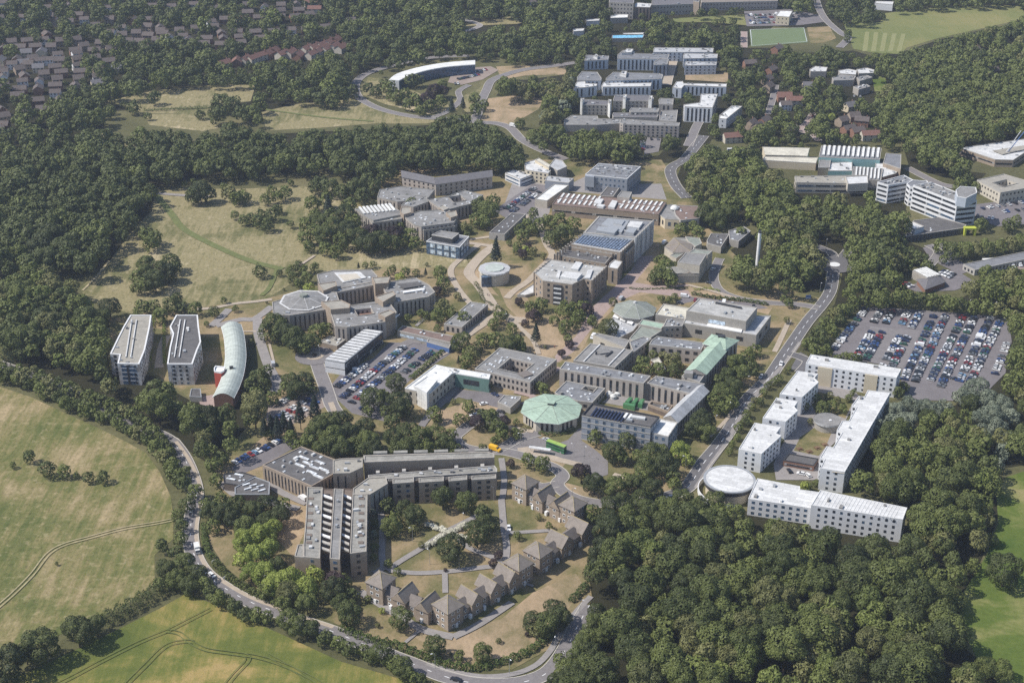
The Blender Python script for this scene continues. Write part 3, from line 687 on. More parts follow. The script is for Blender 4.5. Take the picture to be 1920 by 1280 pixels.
    def hip(s, q, z, rise, roof, over=.5, ridge='ridge_lichen', frac=0.0, name='roof'):
        q = inset(ccw(q), -over); s.org(q[0]); c = (sum(p[0] for p in q)/len(q), sum(p[1] for p in q)/len(q)); m = MB(); n = len(q); tops = []
        if frac and n == 4:
            e = [math.dist(q[i], q[(i+1) % 4]) for i in range(4)]; k = 0 if e[0] < e[1] else 1
            q = q[k:]+q[:k]; a = ((q[0][0]+q[1][0])/2, (q[0][1]+q[1][1])/2); b = ((q[2][0]+q[3][0])/2, (q[2][1]+q[3][1])/2)
            A = (a[0]+(b[0]-a[0])*frac, a[1]+(b[1]-a[1])*frac); B_ = (b[0]+(a[0]-b[0])*frac, b[1]+(a[1]-b[1])*frac)
            A3, B3 = (*A, z+rise), (*B_, z+rise)
            m.face([(*q[0], z), (*q[1], z), A3], roof); m.face([(*q[1], z), (*q[2], z), B3, A3], roof); m.face([(*q[2], z), (*q[3], z), B3], roof); m.face([(*q[3], z), (*q[0], z), A3, B3], roof)
            hips = [(q[0], A3), (q[1], A3), (q[2], B3), (q[3], B3)]
            rb = MB(); rb.bar(A3, B3, .14, ridge)
        else:
            for i in range(n): m.face([(*q[i], z), (*q[(i+1) % n], z), (*c, z+rise)], roof)
            hips = [(p, (*c, z+rise)) for p in q]; rb = MB()
        m.prism(q, z-.25, z, 'trim_white' if roof.startswith('roof_c') else 'brick_dark')
        s.part(m, name)
        if ridge:
            for p, t in hips: rb.bar((*p, z), t, .13, ridge)
            s.part(rb, 'ridge')
    def finish(s):
        w = s.w
        if w:
            # those that show largest keep a mesh of their own
            key = lambda t: -(t[4]*t[5])*scale_at(t[0], t[1], t[2])
            big = sorted(w, key=key)[:100] if len(w) > 100 else w
            ids = set(map(id, big)); rest = [t for t in w if id(t) not in ids]
            for x, y, z, an, ww, wh, mt in big: link('window', WIN[mt], s.root, (x-s.o[0], y-s.o[1], z), an, (ww, 1, wh))
            if rest:
                v, f, mi, mats = [], [], [], []
                for x, y, z, an, ww, wh, mt in rest:
                    me = WIN[mt]; c, sn = math.cos(an), math.sin(an); k = len(v)
                    for t in me.vertices: a, b, d = t.co.x*ww, t.co.y, t.co.z*wh; v.append((x+a*c-b*sn-s.o[0], y+a*sn+b*c-s.o[1], z+d))
                    for p in me.polygons:
                        f.append([k+i for i in p.vertices]); mm = me.materials[p.material_index]
                        if mm not in mats: mats.append(mm)
                        mi.append(mats.index(mm))
                me = bpy.data.meshes.new('window'); me.from_pydata(v, [], f)
                for mm in mats: me.materials.append(mm)
                me.polygons.foreach_set('material_index', mi); o = link('window', me, s.root); o['kind'] = 'stuff'
        if s.short and s.pts:
            LAND.append((s.short, sum(p[0] for p in s.pts)/len(s.pts), sum(p[1] for p in s.pts)/len(s.pts)))
        return s
def along(p, q, t): return (p[0]+(q[0]-p[0])*t, p[1]+(q[1]-p[1])*t)
def quad_at(p, q, t0, t1, n0, n1):
    """rectangle along world segment p->q between distances t0..t1, from n0 to n1 to its left"""
    d = Vector((q[0]-p[0], q[1]-p[1])).normalized(); nn = Vector((-d.y, d.x))
    f = lambda t, n: (p[0]+d.x*t+nn.x*n, p[1]+d.y*t+nn.y*n)
    return [f(t0, n0), f(t1, n0), f(t1, n1), f(t0, n1)]
SLOT = ('slot', 3.1, 1.0, 's'); SLOTL = ('slot', 2.9, 1.1, 's'); BR = 'brick_brown'
# ---------- the stepped concrete college at the front
b = Bld('college_hall', 'stepped grey concrete and brown brick college with two long wings and a square hall', 'college', short='the stepped concrete college')
b.block([(492,871),(565,836),(655,871),(584,911)], 9, 'brick_brown', 'felt_dark', win=('slot', 2.2, .8, 's', .6), clutter=14, par='brick_brown')
for i, (x, y) in enumerate([(570,858),(577,868),(563,872),(590,876),(600,866),(607,880),(585,885),(597,893)]):
    x0, y0 = G(x, y, 8.8); e = G(565, 836, 9); f_ = G(655, 871, 9); an = math.atan2(f_[1]-e[1], f_[0]-e[0]); link('skylight', ub('trim_white', 'glass_white'), b.root, (x0-b.o[0], y0-b.o[1], 8.6), an, (6, 1.2, .5))
b.block([(624,862),(637,859),(680,857),(680,875),(656,886),(624,887)], 14, 'brick_brown', 'gravel_tan', win=('slot', 3.4, .7, 's'), clutter=3, par='concrete')
b.block([(681,853),(915,846),(927,850),(927,857),(682,866)], 13, 'brick_brown', 'conc_roof', win=('grid', 1, 7, 1.2, 2.4, 's'), par='concrete', pw=.8)
for i in range(6): x = 700+i*38; b.quadbox([(x,849.5-i*.9),(x+26,848.6-i*.9),(x+26,844.5-i*.9),(x,845.4-i*.9)], 11, 2.6, 'concrete', 'roof_monitor', 'conc_roof')
for i in range(5): x = 705+i*49; b.panel([(x,889-i*3.2),(x+7,888.6-i*3.2),(x+7,884-i*3.2),(x,884.5-i*3.2)], 9.5, 'concrete_light', 'roof_stair', .8)
b.block([(690,890),(927,872),(932,878),(932,884),(720,897),(692,897)], 10.2, 'concrete', 'conc_roof', par='concrete_light', clutter=8, cl='plant')
b.block([(662,915),(690,895),(724,893),(727,906),(694,926),(661,926)], 11.6, 'concrete', 'gravel_tan', win=('slot', 3.2, .7, 's'), par='concrete', clutter=2)
for x0, x1, yy in [(736,776,0),(785,832,-2),(841,876,-4.5),(884,930,-7)]:
    b.block([(x0,897+yy*.8),(x1,894+yy*.8),(x1,903+yy),(x0,906+yy)], 12, 'brick_brown', 'conc_roof', win=('grid', 4, 4.2, 1.7, 1.5, 'd'), par='concrete')
for x0, x1, yy in [(728,737,0),(776,786,-1),(832,842,-3.2),(876,885,-5)]:
    b.block([(x0,898+yy),(x1,897+yy),(x1,900+yy),(x0,901+yy)], 11.2, 'brick_dark', 'felt_dark', win=('slot', 2.4, 1.4, 'd'), par='concrete', pw=.2)
def fing(xa, xb, ya, yb, h, n, lean=-4):
    b.block([(xa,ya),(xb,ya+1),(xb+lean,yb),(xa+lean,yb-1)], h, 'brick_brown', 'conc_roof', win=('grid', 4, 4.2, 1.6, 1.5, 'd'), par='concrete', clutter=n, cl='plant')
b.block([(576,912),(605,913),(600,1046),(569,1043),(569,1019),(573,975)], 11.5, 'brick_brown', 'conc_roof', win=('grid', 4, 4.4, 1.4, 1.5, 'd'), par='concrete', clutter=7, cl='plant')
b.block([(569,1019),(570,1044),(552,1042),(558,1020)], 11.2, 'brick_brown', 'conc_roof', par='concrete')
b.block([(626,915),(644,916),(637,1048),(618,1046)], 12.5, 'brick_brown', 'felt_grey', win=('grid', 4, 4.4, 1.8, 1.5, 'd'), par='concrete', clutter=3, cl='plant')
b.block([(661,925),(689,927),(687,1033),(656,1037)], 12.5, 'brick_brown', 'conc_roof', win=('grid', 4, 4.2, 1.6, 1.5, 'd'), par='concrete', clutter=8, cl='plant')
for xa, xb, la in ((604,625,-5),(643,661,-5)):
    b.block([(xa,915),(xb,916),(xb+la-1,1036),(xa+la,1035)], 8, 'brick_dark', 'brick_dark', win=('grid', 3, 4, 1.5, 1.4, 'd'), par='brick_dark')
    for i in range(9):
        t = i/8.5; y = 928+t*104; xo = la*t
        b.panel([(xa+1+xo,y-1),(xb-2+xo,y+5),(xb-2+xo,y+9),(xa+1+xo,y+3)], 10.2, 'concrete_light' if i % 3 else 'trim_white', 'stair_cover', .5)
        b.panel([(xa+2+xo,y+6),(xb-4+xo,y+9),(xb-4+xo,y+11),(xa+2+xo,y+8)], 8.6, random.choice(['mat_dry', 'felt_blue', 'brick_brown']), 'terrace', .4)
for i in range(7):
    t = i/7; y = 932+t*96; x = 687-2*t
    b.panel([(x-14,y),(x-4,y),(x-4,y+4.5),(x-14,y+4)], 12.2, 'brick_dark', 'roof_recess', .15)
    b.panel([(578-4*t,y),(588-4*t,y),(588-4*t,y+4.5),(578-4*t,y+4)], 11.2, 'brick_dark', 'roof_recess', .15)
b.finish()
b = Bld('dark_annex', 'low dark roofed annex with rows of white skylights beside the concrete college', 'annex')
b.block([(418,888),(455,884),(480,892),(448,909),(420,905)], 4.5, 'brick_dark', 'felt_dark', clutter=3, cl='sky', par='metal_dark')
b.block([(440,913),(478,893),(506,903),(505,926),(440,926)], 4.5, 'brick_dark', 'felt_dark', par='metal_grey')
for i in range(3):
    for j in range(2): b.box(462+i*13+j*3, 908+j*8+i*1.5, 4.3, 3.6, .9, .4, 'trim_white', .5, 'skylight', 'glass_white')
b.box(448, 890, 4.3, 4.5, 1.0, .4, 'trim_white', -.3, 'skylight', 'glass_white'); b.box(433, 898, 4.3, 4.5, 1.0, .4, 'trim_white', -.3, 'skylight', 'glass_white')
b.finish()
# ---------- brick terraces with hipped towers and cross gables
def terrace(label, P, Q, n, depth, side=1, h0=6.0, th=9.3, first=True, last=True, short=None, kind='terrace'):
    """front wall runs P->Q in the world; the row lies to its left"""
    b = Bld('brick_terrace', label, 'terrace', 'brick terraces round the front lawn', short=short)
    L = math.dist(P, Q); tw = 8.6; t = 0.0; b.org(P)
    W = ('grid', 2, 3.0, 1.25, 1.15, 'w')
    def body(q, h, fl, wl=BR):
        q = ccw(q); SOLID.fill(q); b.pts.extend(q); m = MB(); m.prism(q, 0, h, wl); b.part(m, 'wall')
        for i in range(4): b.windows(q[i], q[(i+1) % 4], 0, h, ('grid', fl, 3.0, 1.5, 1.4, 'w'))
        px = [PX(*p, h)[:2] for p in q]; CLEAR.fill(px); bp = [PX(*p, 0)[:2] for p in q]
        for i in range(4): CLEAR.fill([px[i], px[(i+1) % 4], bp[(i+1) % 4], bp[i]])
        return q
    def tower(t0):
        q = quad_at(P, Q, t0, t0+tw, -.8, depth+.8); body(q, th, 3); b.hip(q, th, 3.6, 'roof_tile')
    if first: tower(0); t = tw
    end = L-tw if last else L
    mod = (end-t)/n
    for i in range(n):
        a, c = t+i*mod, t+(i+1)*mod; lk = mod*.44
        q = quad_at(P, Q, a, a+lk, .4, depth-.4); body(q, h0-.6, 2)
        b.gable([q[3], q[0], q[1], q[2]], h0-.6, 3.1, 'roof_tile2', BR, .3)
        q = quad_at(P, Q, a+lk, c, -1.0, depth+.6); body(q, h0+.7, 2)
        b.gable([q[0], q[1], q[2], q[3]], h0+.7, 4.0, 'roof_tile', BR, .5, ridge='ridge_lichen')
        d = Vector((Q[0]-P[0], Q[1]-P[1])).normalized(); nn = Vector((d.y, -d.x)); c2 = ((q[0][0]+q[1][0])/2, (q[0][1]+q[1][1])/2)
        b.w.append((c2[0]+nn.x*.02, c2[1]+nn.y*.02, h0+2.0, math.atan2(d.y, d.x), 2.0, 1.2, 'w'))
    if last: tower(L-tw)
    # white doors and porches along the front
    for i in range(int(L/8)):
        q = quad_at(P, Q, 4+i*8, 5.2+i*8, -1.3, -.02); m = MB(); m.prism(q, 0, 2.2, 'trim_white', 'trim_white'); b.part(m, 'porch')
    b.finish(); return b
A, Bp, C_ = G(690,1122), G(842,1182), G(997,1086)
terrace('long brown brick terrace whose left half runs down to the pointed corner tower', A, G(806,1170), 2, 7.6, last=False, short='the brick terrace')
terrace('brown brick terrace of gables right of the pointed corner tower, along the shaded path', G(838,1183), C_, 3, 7.6)
terrace('shorter brown brick terrace nearest the big wood, behind a tan lawn', G(1009,1078), G(1108,1008), 2, 7.6, last=False, short='the woodside brick terrace')
terrace('brown brick terrace with hipped towers at both ends beside the curving drive', G(962,935), G(1078,989), 2, 7.6, short='the upper brick terrace')
# ---------- white roofed residences on the right
WG = ('grid', 4, 3.6, 1.2, 1.3, 'd')
def resid(label, px, h, wall='wall_white', **k):
    b = Bld('residence_block', label, 'residence', 'white roofed student residences round a courtyard', short=k.pop('short', None))
    b.block(px, h, wall, 'roof_white2', win=k.pop('win', WG), par='parapet_white', clutter=k.pop('clutter', 2), cl='plant', ph=.4, pw=.3, **k)
    return b
b = resid('long white roofed block with stepped edge running diagonally along the wood', [(1627,731),(1621,743),(1610,742),(1597,760),(1606,762),(1592,788),(1579,788),(1569,806),(1579,810),(1562,838),(1550,836),(1537,858),(1546,860),(1538,877),(1584,884),(1669,736)], 12, short='the long diagonal white block')
b.panel([(1560,884),(1583,887),(1583,887.5),(1560,884.5)], 11, 'wall_cream', 'cladding'); b.finish()
b = resid('white and cream block at the far end of the courtyard, backing on the car park', [(1520,664),(1690,691),(1681,708),(1511,681)], 12, short='the cream and white block'); q0, q1 = G(1511,681,12), G(1681,708,12)
for t0, t1 in ((.14,.30),(.66,.80)):
    m = MB(); q = quad_at(q0, q1, 0, 0, 0, 0); d = math.dist(q0, q1); q = quad_at(q0, q1, d*t0, d*t1, -.5, .02); m.prism(q, 0, 11.4, 'wall_cream', 'wall_cream'); b.part(m, 'cladding')
b.finish()
for nm, px, sh in (('white block with a notched corner, farthest up the long street', [(1495,695),(1534,700),(1527,708),(1535,716),(1504,744),(1462,738)], None),
               ('white block with a notched corner, middle one of the three beside the long street', [(1456,745),(1496,752),(1489,762),(1496,769),(1473,790),(1430,783)], None),
               ('white block with a notched corner, next to the round roof', [(1415,792),(1464,800),(1455,812),(1465,816),(1428,850),(1385,841)], 'the notched white block')):
    resid(nm, px, 11, short=sh).finish()
b = resid('long low white roofed block joined to the round building, facing the wood', [(1403,934),(1420,896),(1500,911),(1500,917),(1537,922),(1521,952)], 9, win=('grid', 3, 3.4, 1.5, 1.4, 'b'), clutter=3, clear=.55)
b.finish()
b = resid('tall white block with grey edged roof at the foot of the wood', [(1521,946),(1538,918),(1701,951),(1693,973)], 12.5, win=('grid', 4, 3.3, 1.15, 1.35, 'd'), clear=.72, short='the white block above the wood')
for i in range(22): x = 1545+i*6.8; b.panel([(x,921+i*1.33),(x+.8,921.2+i*1.33),(x-13,945+i*1.33),(x-13.8,945+i*1.33)], 12.2, 'parapet_white', 'roof_seam', .12)
b.finish()
b = Bld('round_building', 'round grey building with a wide flat disc roof at the road corner', 'round building', at=(1368,897), short='the round roof')
x, y = G(1368, 897, 8); rr = 12.3; b.o = (x, y, 0); b.root.location = b.o; SOLID.fill([(x+13*math.cos(a), y+13*math.sin(a)) for a in np.arange(0, 6.28, .2)]); b.pts = [(x, y)]
CLEAR.fill([PX(x+13*math.cos(a), y+13*math.sin(a), 8)[:2] for a in np.arange(0, 6.28, .2)]); CLEAR.fill([PX(x+11*math.cos(a), y+11*math.sin(a), 3)[:2] for a in np.arange(0, 6.28, .2)])
m = MB(); m.cyl(x, y, 0, 6.4, rr-1.4, rr-1.4, 'wall_cream', 48, False); b.part(m, 'wall')
m = MB(); m.cyl(x, y, 5.2, 7.9, rr-.6, rr-.2, 'metal_dark', 48, False); b.part(m, 'clerestory')
m = MB(); m.cyl(x, y, 7.4, 8.0, rr, rr, 'metal_grey', 56, False)
for i in range(56):
    a, c = i*math.pi/28, (i+1)*math.pi/28; r2 = rr-1.1
    m.face([(x+rr*math.cos(a), y+rr*math.sin(a), 8), (x+rr*math.cos(c), y+rr*math.sin(c), 8), (x+r2*math.cos(c), y+r2*math.sin(c), 8), (x+r2*math.cos(a), y+r2*math.sin(a), 8)], 'metal_grey')
b.part(m, 'roof_rim'); m = MB(); m.cyl(x, y, 7.5, 7.9, rr-1.1, rr-1.1, 'roof_white2', 56); b.part(m, 'roof')
m = MB(); L_ = [(x+14.6*math.cos(a), y+14.6*math.sin(a)) for a in np.arange(2.3, 5.0, .08)]; L2 = [(x+14.2*math.cos(a), y+14.2*math.sin(a)) for a in np.arange(2.3, 5.0, .08)]
for i in range(len(L_)-1): m.prism([L_[i], L_[i+1], L2[i+1], L2[i]], 0, 2.6, 'wall_white', 'wall_white')
b.part(m, 'screen_wall'); b.finish()
b = Bld('round_pavilion', 'small round grey pavilion in the residence courtyard', 'pavilion', at=(1551,787)); x, y = G(1551, 787, 4.5); b.o = (x, y, 0); b.root.location = b.o
m = MB(); m.cyl(x, y, 0, 4.5, 6.2, 6.2, 'stone_grey', 32, False); b.part(m, 'wall'); m = MB(); m.cyl(x, y, 4.0, 4.9, 6.9, 6.9, 'roof_silver', 32, False); m.cyl(x, y, 4.4, 4.8, 6.8, 6.8, 'felt_grey', 32); b.part(m, 'roof'); b.box(1557, 788, 4.8, 1.2, 1, .4, 'trim_white', .3, 'skylight')
SOLID.fill([(x+7*math.cos(a), y+7*math.sin(a)) for a in np.arange(0, 6.28, .3)]); CLEAR.fill([PX(x+7*math.cos(a), y+7*math.sin(a), 4)[:2] for a in np.arange(0, 6.28, .3)]); b.finish()
b = Bld('bike_store', 'low dark roofed brick store between courtyard lawn and parked cars', 'store'); b.block([(1479,849),(1535,859),(1526,872),(1469,862)], 3.6, 'brick_red', 'felt_dark', win=('band', 1, 1.0, 'd'), par='metal_dark'); b.finish()
# ---------- middle: slabs, octagon, solar block
b = Bld('solar_block', 'four storey blue grey office with rows of solar panels on a dark roof', 'office block', short='the solar panel office')
b.block([(1110,755),(1237,780),(1220,800),(1091,777)], 14.5, 'wall_slateblue', 'felt_dark', win=('grid', 4, 4.0, 1.7, 2.2, 'b'), par='metal_dark', ph=1.0, pw=.5)
q0, q1 = G(1091,777,14.5), G(1220,800,14.5); d = math.dist(q0, q1)
for f_ in range(5): m = MB(); m.prism(quad_at(q0, q1, 0, d, -.14, 0), f_*3.4, f_*3.4+.55, 'concrete_light', 'concrete_light', True); b.part(m, 'floor_band')
for i in range(10):
    for j in range(1):
        x = 1118+i*6.2; b.panel([(x,764.5+i*1.2),(x+2.6,765+i*1.2),(x-9,781+i*1.2),(x-11.6,780.5+i*1.2)], 14.1, 'solar', 'solar_panel', .5)
for dx in (0, 1): b.panel([(1174+dx*8,776+dx*2),(1178+dx*8,777+dx*2),(1172+dx*8,785+dx*2),(1168+dx*8,784+dx*2)], 14, 'trim_white', 'duct', .9)
b.box(1195, 784, 13.8, 8, 2.2, 1.0, 'roof_white2', -.25, 'duct'); b.box(1180, 789, 13.8, 3, 2, 1.1, 'metal_grey', -.25, 'roof_plant')
b.block([(1237,784),(1271,791),(1253,818),(1222,811)], 10.8, 'wall_slateblue', 'roof_white', win=('grid', 3, 3.6, 1.7, 2.0, 'b'), par='concrete_light'); b.finish()
b = Bld('silver_roof_hall', 'narrow hall with a pitched pale metal roof behind the solar office', 'hall'); q = [G(1246,783,9), G(1270,791,9), G(1327,734,9), G(1303,728,9)]
b.shell(q, 0, 9, 'stone_grey', 'roof_silver', win=('slot', 3, 1, 's')); CLEAR.fill([(1246,783),(1270,791),(1327,734),(1303,728)]); CLEAR.fill([(1270,791),(1327,734),(1327,765),(1275,815)]); b.gable(q, 9.1, 3.0, 'roof_silver', 'stone_grey', .8); b.finish()
b = Bld('slab_range', 'long two part stone range with tall dark slot windows behind the solar office', 'range', short='the slot windowed stone range')
b.block([(1049,691),(1060,677),(1220,704),(1207,718)], 10.5, 'stone_pink', 'felt_blue', win=('slot', 3.6, 1.4, 's'), clutter=10, par='parapet')
b.block([(1213,717),(1230,704),(1322,719),(1297,738)], 10.5, 'stone_pink', 'felt_blue', win=('slot', 3.6, 1.4, 's'), clutter=6, par='parapet')
for x0, yy in ((1136,706),(1207,720)): b.block([(x0,yy-2.5),(x0+10,yy-.7),(x0+10,yy+.8),(x0,yy-1)], 10.1, 'wall_dark', 'felt_dark', par='wall_dark', ph=.3)
b.finish()
b = Bld('copper_roof_range', 'long range with a pale green copper pitched roof beside the street trees', 'range', short='the green roofed range')
q = [G(1285,697,11), G(1323,701,11), G(1366,652,11), G(1335,643,11)]; b.shell(q, 0, 11, 'stone_pink', 'roof_copper', win=('slot', 4, 1.2, 's')); b.gable(q, 11.1, 2.8, 'roof_copper', 'stone_pink', .8)
q = [G(1320,644,12), G(1336,628,12), G(1383,638,12), G(1360,654,12)]; b.shell(q, 0, 12, 'stone_pink', 'roof_copper', win=('slot', 4, 1.2, 's')); b.hip(q, 12.1, 2.6, 'roof_copper', .8, 'roof_copper', .3)
for pp in ([(1285,697),(1323,701),(1383,638),(1336,628),(1320,644)], [(1323,701),(1383,638),(1383,668),(1326,730)]): CLEAR.fill(pp)
b.block([(1278,705),(1286,696),(1322,701),(1312,716)], 10.2, 'stone_grey', 'felt_blue', clutter=2); b.box(1291, 706, 10, 4.5, 4, 3, 'stone_grey', -.2, 'roof_plant', 'felt_grey')
x, y = G(1353, 632, 14.5); b.box(1353, 632, 14.2, 4, 3, 1, 'metal_dark', 0, 'lantern'); b.finish()
b = Bld('flat_square_block', 'square stone block with a pale framed inner roof panel', 'block')
b.block([(1075,675),(1107,643),(1187,656),(1153,688)], 9, 'stone_grey', 'felt_grey', win=('grid', 2, 3.4, 1.5, 1.4, 's'), par='parapet')
for pp in ([(1093,678),(1095,678.4),(1126,646.5),(1124,646)], [(1139,686),(1141,686.5),(1172,654.5),(1170,654)]): b.panel(pp, 8.8, 'roof_white2', 'roof_seam', .4)
b.box(1132, 660, 8.7, 6, 5, .8, 'felt_grey', .3); b.box(1142, 664, 8.7, 7, 1, .7, 'metal_dark', 1.0); b.box(1118, 664, 8.7, 1, 1, 1.6, 'metal_dark'); b.finish()
b = Bld('north_range', 'grey roofed three storey range above the leafy inner court', 'range')
b.block([(1222,637),(1232,630),(1322,642),(1315,656),(1217,645)], 9.5, 'stone_pink', 'felt_blue', win=('grid', 2, 4.6, 2.4, 2.0, 's'), clutter=9); 
b.block([(1180,640),(1207,630),(1222,634),(1188,660)], 8, 'stone_grey', 'felt_blue', win=('grid', 2, 3.6, 1.5, 1.4, 's'), clutter=2)
b.block([(1112,627),(1121,624),(1181,637),(1172,651)], 8, 'stone_buff', 'felt_grey', win=('grid', 1, 9, 3.2, 2.0, 's'), par='parapet'); b.finish()
b = Bld('court_pavilion', 'small white roofed timber pavilion in the leafy inner court', 'pavilion'); b.block([(1220,674),(1235,669),(1249,692),(1240,694)], 4.5, 'wood_brown', 'roof_cream', clutter=2, win=('grid', 1, 2.4, 1.4, 1.4, 'w')); b.finish()
b = Bld('low_block', 'low flat roofed block with a tiny square court beside the octagon', 'block'); b.block([(1062,713),(1135,727),(1111,754),(1083,751),(1045,739),(1040,735)], 5, 'stone_grey', 'felt_blue', clutter=8, win=('grid', 1, 4, 2, 1.6, 's'), hole=[(1091,729),(1098,723),(1119,726),(1112,734)]); b.finish()
def polyring(cx, cy, h, r, n, a0=0):
    x, y = G(cx, cy, h); return x, y, [(x+r*math.cos(a0+i*2*math.pi/n), y+r*math.sin(a0+i*2*math.pi/n)) for i in range(n)]
b = Bld('octagon_hall', 'octagonal lecture hall with a pale green copper roof', 'hall', short='the green octagon')
x, y, q = polyring(1034, 766, 6.5, 16.3, 8, R(12)); q2 = inset(q, 1.3); b.org((x, y)); SOLID.fill(q); b.pts = q
CLEAR.fill([PX(*p, 6.5)[:2] for p in q]); CLEAR.fill([PX(*p, 0)[:2] for p in q])
m = MB(); m.prism(q2, 0, 6.3, 'stone_buff'); b.part(m, 'wall')
for i in range(8): b.windows(q2[i], q2[(i+1) % 8], 0, 6.2, ('slot', 2.6, 1.3, 's'))
b.hip(q, 6.5, 3.2, 'roof_copper', 0, 'roof_copper2'); m = MB(); m.prism(polyring(1034, 766, 6.5, 2.4, 4, .5)[2], 8.6, 10.4, 'metal_dark', 'roof_copper'); b.part(m, 'lantern'); b.finish()
b = Bld('refuse_enclosure', 'roofless brick enclosure and plant box behind the solar office', 'enclosure'); b.block([(1215,757),(1222,751),(1262,759),(1253,771)], 4, 'brick_dark', 'felt_dark', ph=1.4, par='brick_brown', clutter=5); b.finish()
for i, (px, dz) in enumerate([([(1172,752),(1180,744),(1187,745),(1179,754)], 2.6), ([(1184,754),(1192,745),(1199,746),(1191,756)], 2.6), ([(1196,756),(1202,747),(1209,748),(1204,758)], 2.6), ([(1168,757),(1170,754),(1192,757),(1190,762)], 2.6)]):
    q = ccw([G(a, c, 2.8) for a, c in px]); m = MB(); m.prism(q, .2, 2.8, 'crate_green', 'crate_green'); qi = inset(q, .35); m.prism(qi, 2.8, 2.95, 'bus_green', 'crate_green'); c0 = q[0]
    o = m.build('container', None, (c0[0], c0[1], 0)); o.location = (c0[0], c0[1], 0)
    tag(o, ['green skip container leftmost in the fenced yard', 'green skip container in the middle of the three in the yard', 'green skip container rightmost of the yard, by the stone range', 'green container lying crosswise in front of the three others'][i], 'container', 'green containers in the yard')
for i, (a, c) in enumerate([(1142,742),(1150,747),(1158,741),(1147,738)]):
    x, y = G(a, c); m = MB(); m.cyl(0, 0, 0, 1.6, 1.8, 1.8, 'roof_white2', 12, False); m.cyl(0, 0, 1.6, 2.6, 1.8, .7, 'roof_white', 12); o = m.build('storage_tank'); o.location = (x, y, .2)
    tag(o, ['white domed tank leftmost in the yard', 'white domed tank nearest the solar office', 'white domed tank nearest the green containers', 'white domed tank nearest the stone range'][i], 'tank', 'white tanks in the yard')
# quad and L block
b = Bld('quadrangle', 'square grey roofed building around a green court', 'quadrangle', short='the square quadrangle')
b.block([(890,691),(937,651),(1044,673),(994,716)], 8, 'stone_pink', 'felt_grey', hole=[(934,690),(957,671),(1000,681),(977,700)], win=('grid', 2, 2.6, 1.2, 1.9, 's'), clutter=16, cl='sky'); b.box(985, 702, 7.7, 6, 6, .6, 'roof_tile2', .6, 'lantern'); b.finish()
b = Bld('white_roof_block', 'L shaped buff block with bright white roof and dark green end', 'block', short='the L shaped block')
b.block([(759,727),(817,683),(835,687),(857,697),(847,700),(806,737)], 9, 'stone_buff', 'roof_white', win=('grid', 2, 4, 1.3, 1.9, 's'), par='parapet_white', clutter=2)
b.block([(835,687),(920,701),(917,710),(850,699)], 8.6, 'wall_green', 'roof_white', par='parapet_white', clutter=4, win=('grid', 1, 18, 9, 3, 'd')); b.block([(775,722),(801,704),(820,712),(800,736)], 11, 'roof_white', 'roof_white', par='parapet_white'); b.finish()
b = Bld('gatehouse', 'small flat grey roofed lodge beside the green octagon', 'lodge'); b.block([(933,753),(945,740),(977,742),(975,748),(957,764)], 4, 'stone_grey', 'felt_grey', clutter=2, cl='sky'); b.finish()
b = Bld('ribbed_roof_shed', 'dark glass sided building with a white ribbed roof beside the car park', 'building', short='the white ribbed roof')
b.block([(609,674),(684,616),(718,621),(646,680)], 8, 'wall_dark', 'felt_blue', par='metal_grey', win=('band', 2, 2.2, 'd'))
for i in range(13):
    t = i/13; a, c = along((609,674), (684,616), t+.01), along((646,680), (718,621), t+.01); a2, c2 = along((609,674), (684,616), t+.058), along((646,680), (718,621), t+.058)
    b.panel([(a[0]+1,a[1]), (c[0]-1,c[1]), (c2[0]-1,c2[1]), (a2[0]+1,a2[1])], 7.8, 'roof_white2', 'roof_panel', .35)
q0, q1 = G(609,674,8), G(646,680,8); m = MB(); m.prism(quad_at(q0, q1, 0, math.dist(q0, q1), -.15, 0), 0, 3.2, 'wall_white', 'wall_white'); m.prism(quad_at(q0, q1, 0, math.dist(q0, q1), -.15, 0), 3.8, 7.3, 'wall_white', 'wall_white'); b.part(m, 'end_wall'); b.finish()
b = Bld('entrance_block', 'low brown roofed block with bright coloured front above the car park', 'block'); b.block([(745,619),(755,610),(853,630),(845,642)], 4.5, 'stone_grey', 'roof_brown', win=('band', 1, 1.6, 'L'), clutter=3); b.block([(800,640),(803,634),(846,643),(842,652)], 3.6, 'steel_blue', 'felt_grey'); b.finish()
b = Bld('long_hut', 'long low grey roofed teaching hut with slot windows', 'hut', short='the long grey hut'); b.block([(832,607),(882,565),(915,570),(866,613)], 5, 'stone_pink', 'felt_grey', win=('slot', 3.2, 1.5, 's'), clutter=5); b.finish()
b = Bld('long_hut', 'long grey metal roofed hut with pale end wall and skylights', 'hut'); b.block([(917,436),(960,398),(986,401),(946,439)], 5, 'concrete_light', 'felt_dark', win=('grid', 1, 5, 1, 1.8, 'd'), clutter=4, cl='sky'); b.finish()
b = Bld('glass_pavilion', 'glass walled block with a dark raised penthouse', 'pavilion'); b.block([(799,452),(826,434),(880,443),(862,463)], 9, 'glass_blue', 'felt_blue', win=('grid', 2, 5, 3.6, 3, 'L'), par='parapet_white'); b.block([(809,440),(826,432),(861,437),(848,447)], 12.5, 'wall_dark', 'felt_grey', z0=8.6, par='concrete_light'); b.finish()
b = Bld('low_store', 'low brown flat roofed store beside the mini roundabout', 'store'); b.block([(600,640),(618,629),(648,636),(632,648)], 3.5, 'brick_brown', 'gravel_tan', clutter=4); b.finish()
b = Bld('rotunda', 'twelve sided drum building with a grey roof on the lawn', 'rotunda', short='the drum building'); x, y, q = polyring(927, 503, 8.5, 10, 12, .1); b.org((x, y)); SOLID.fill(q); b.pts = q
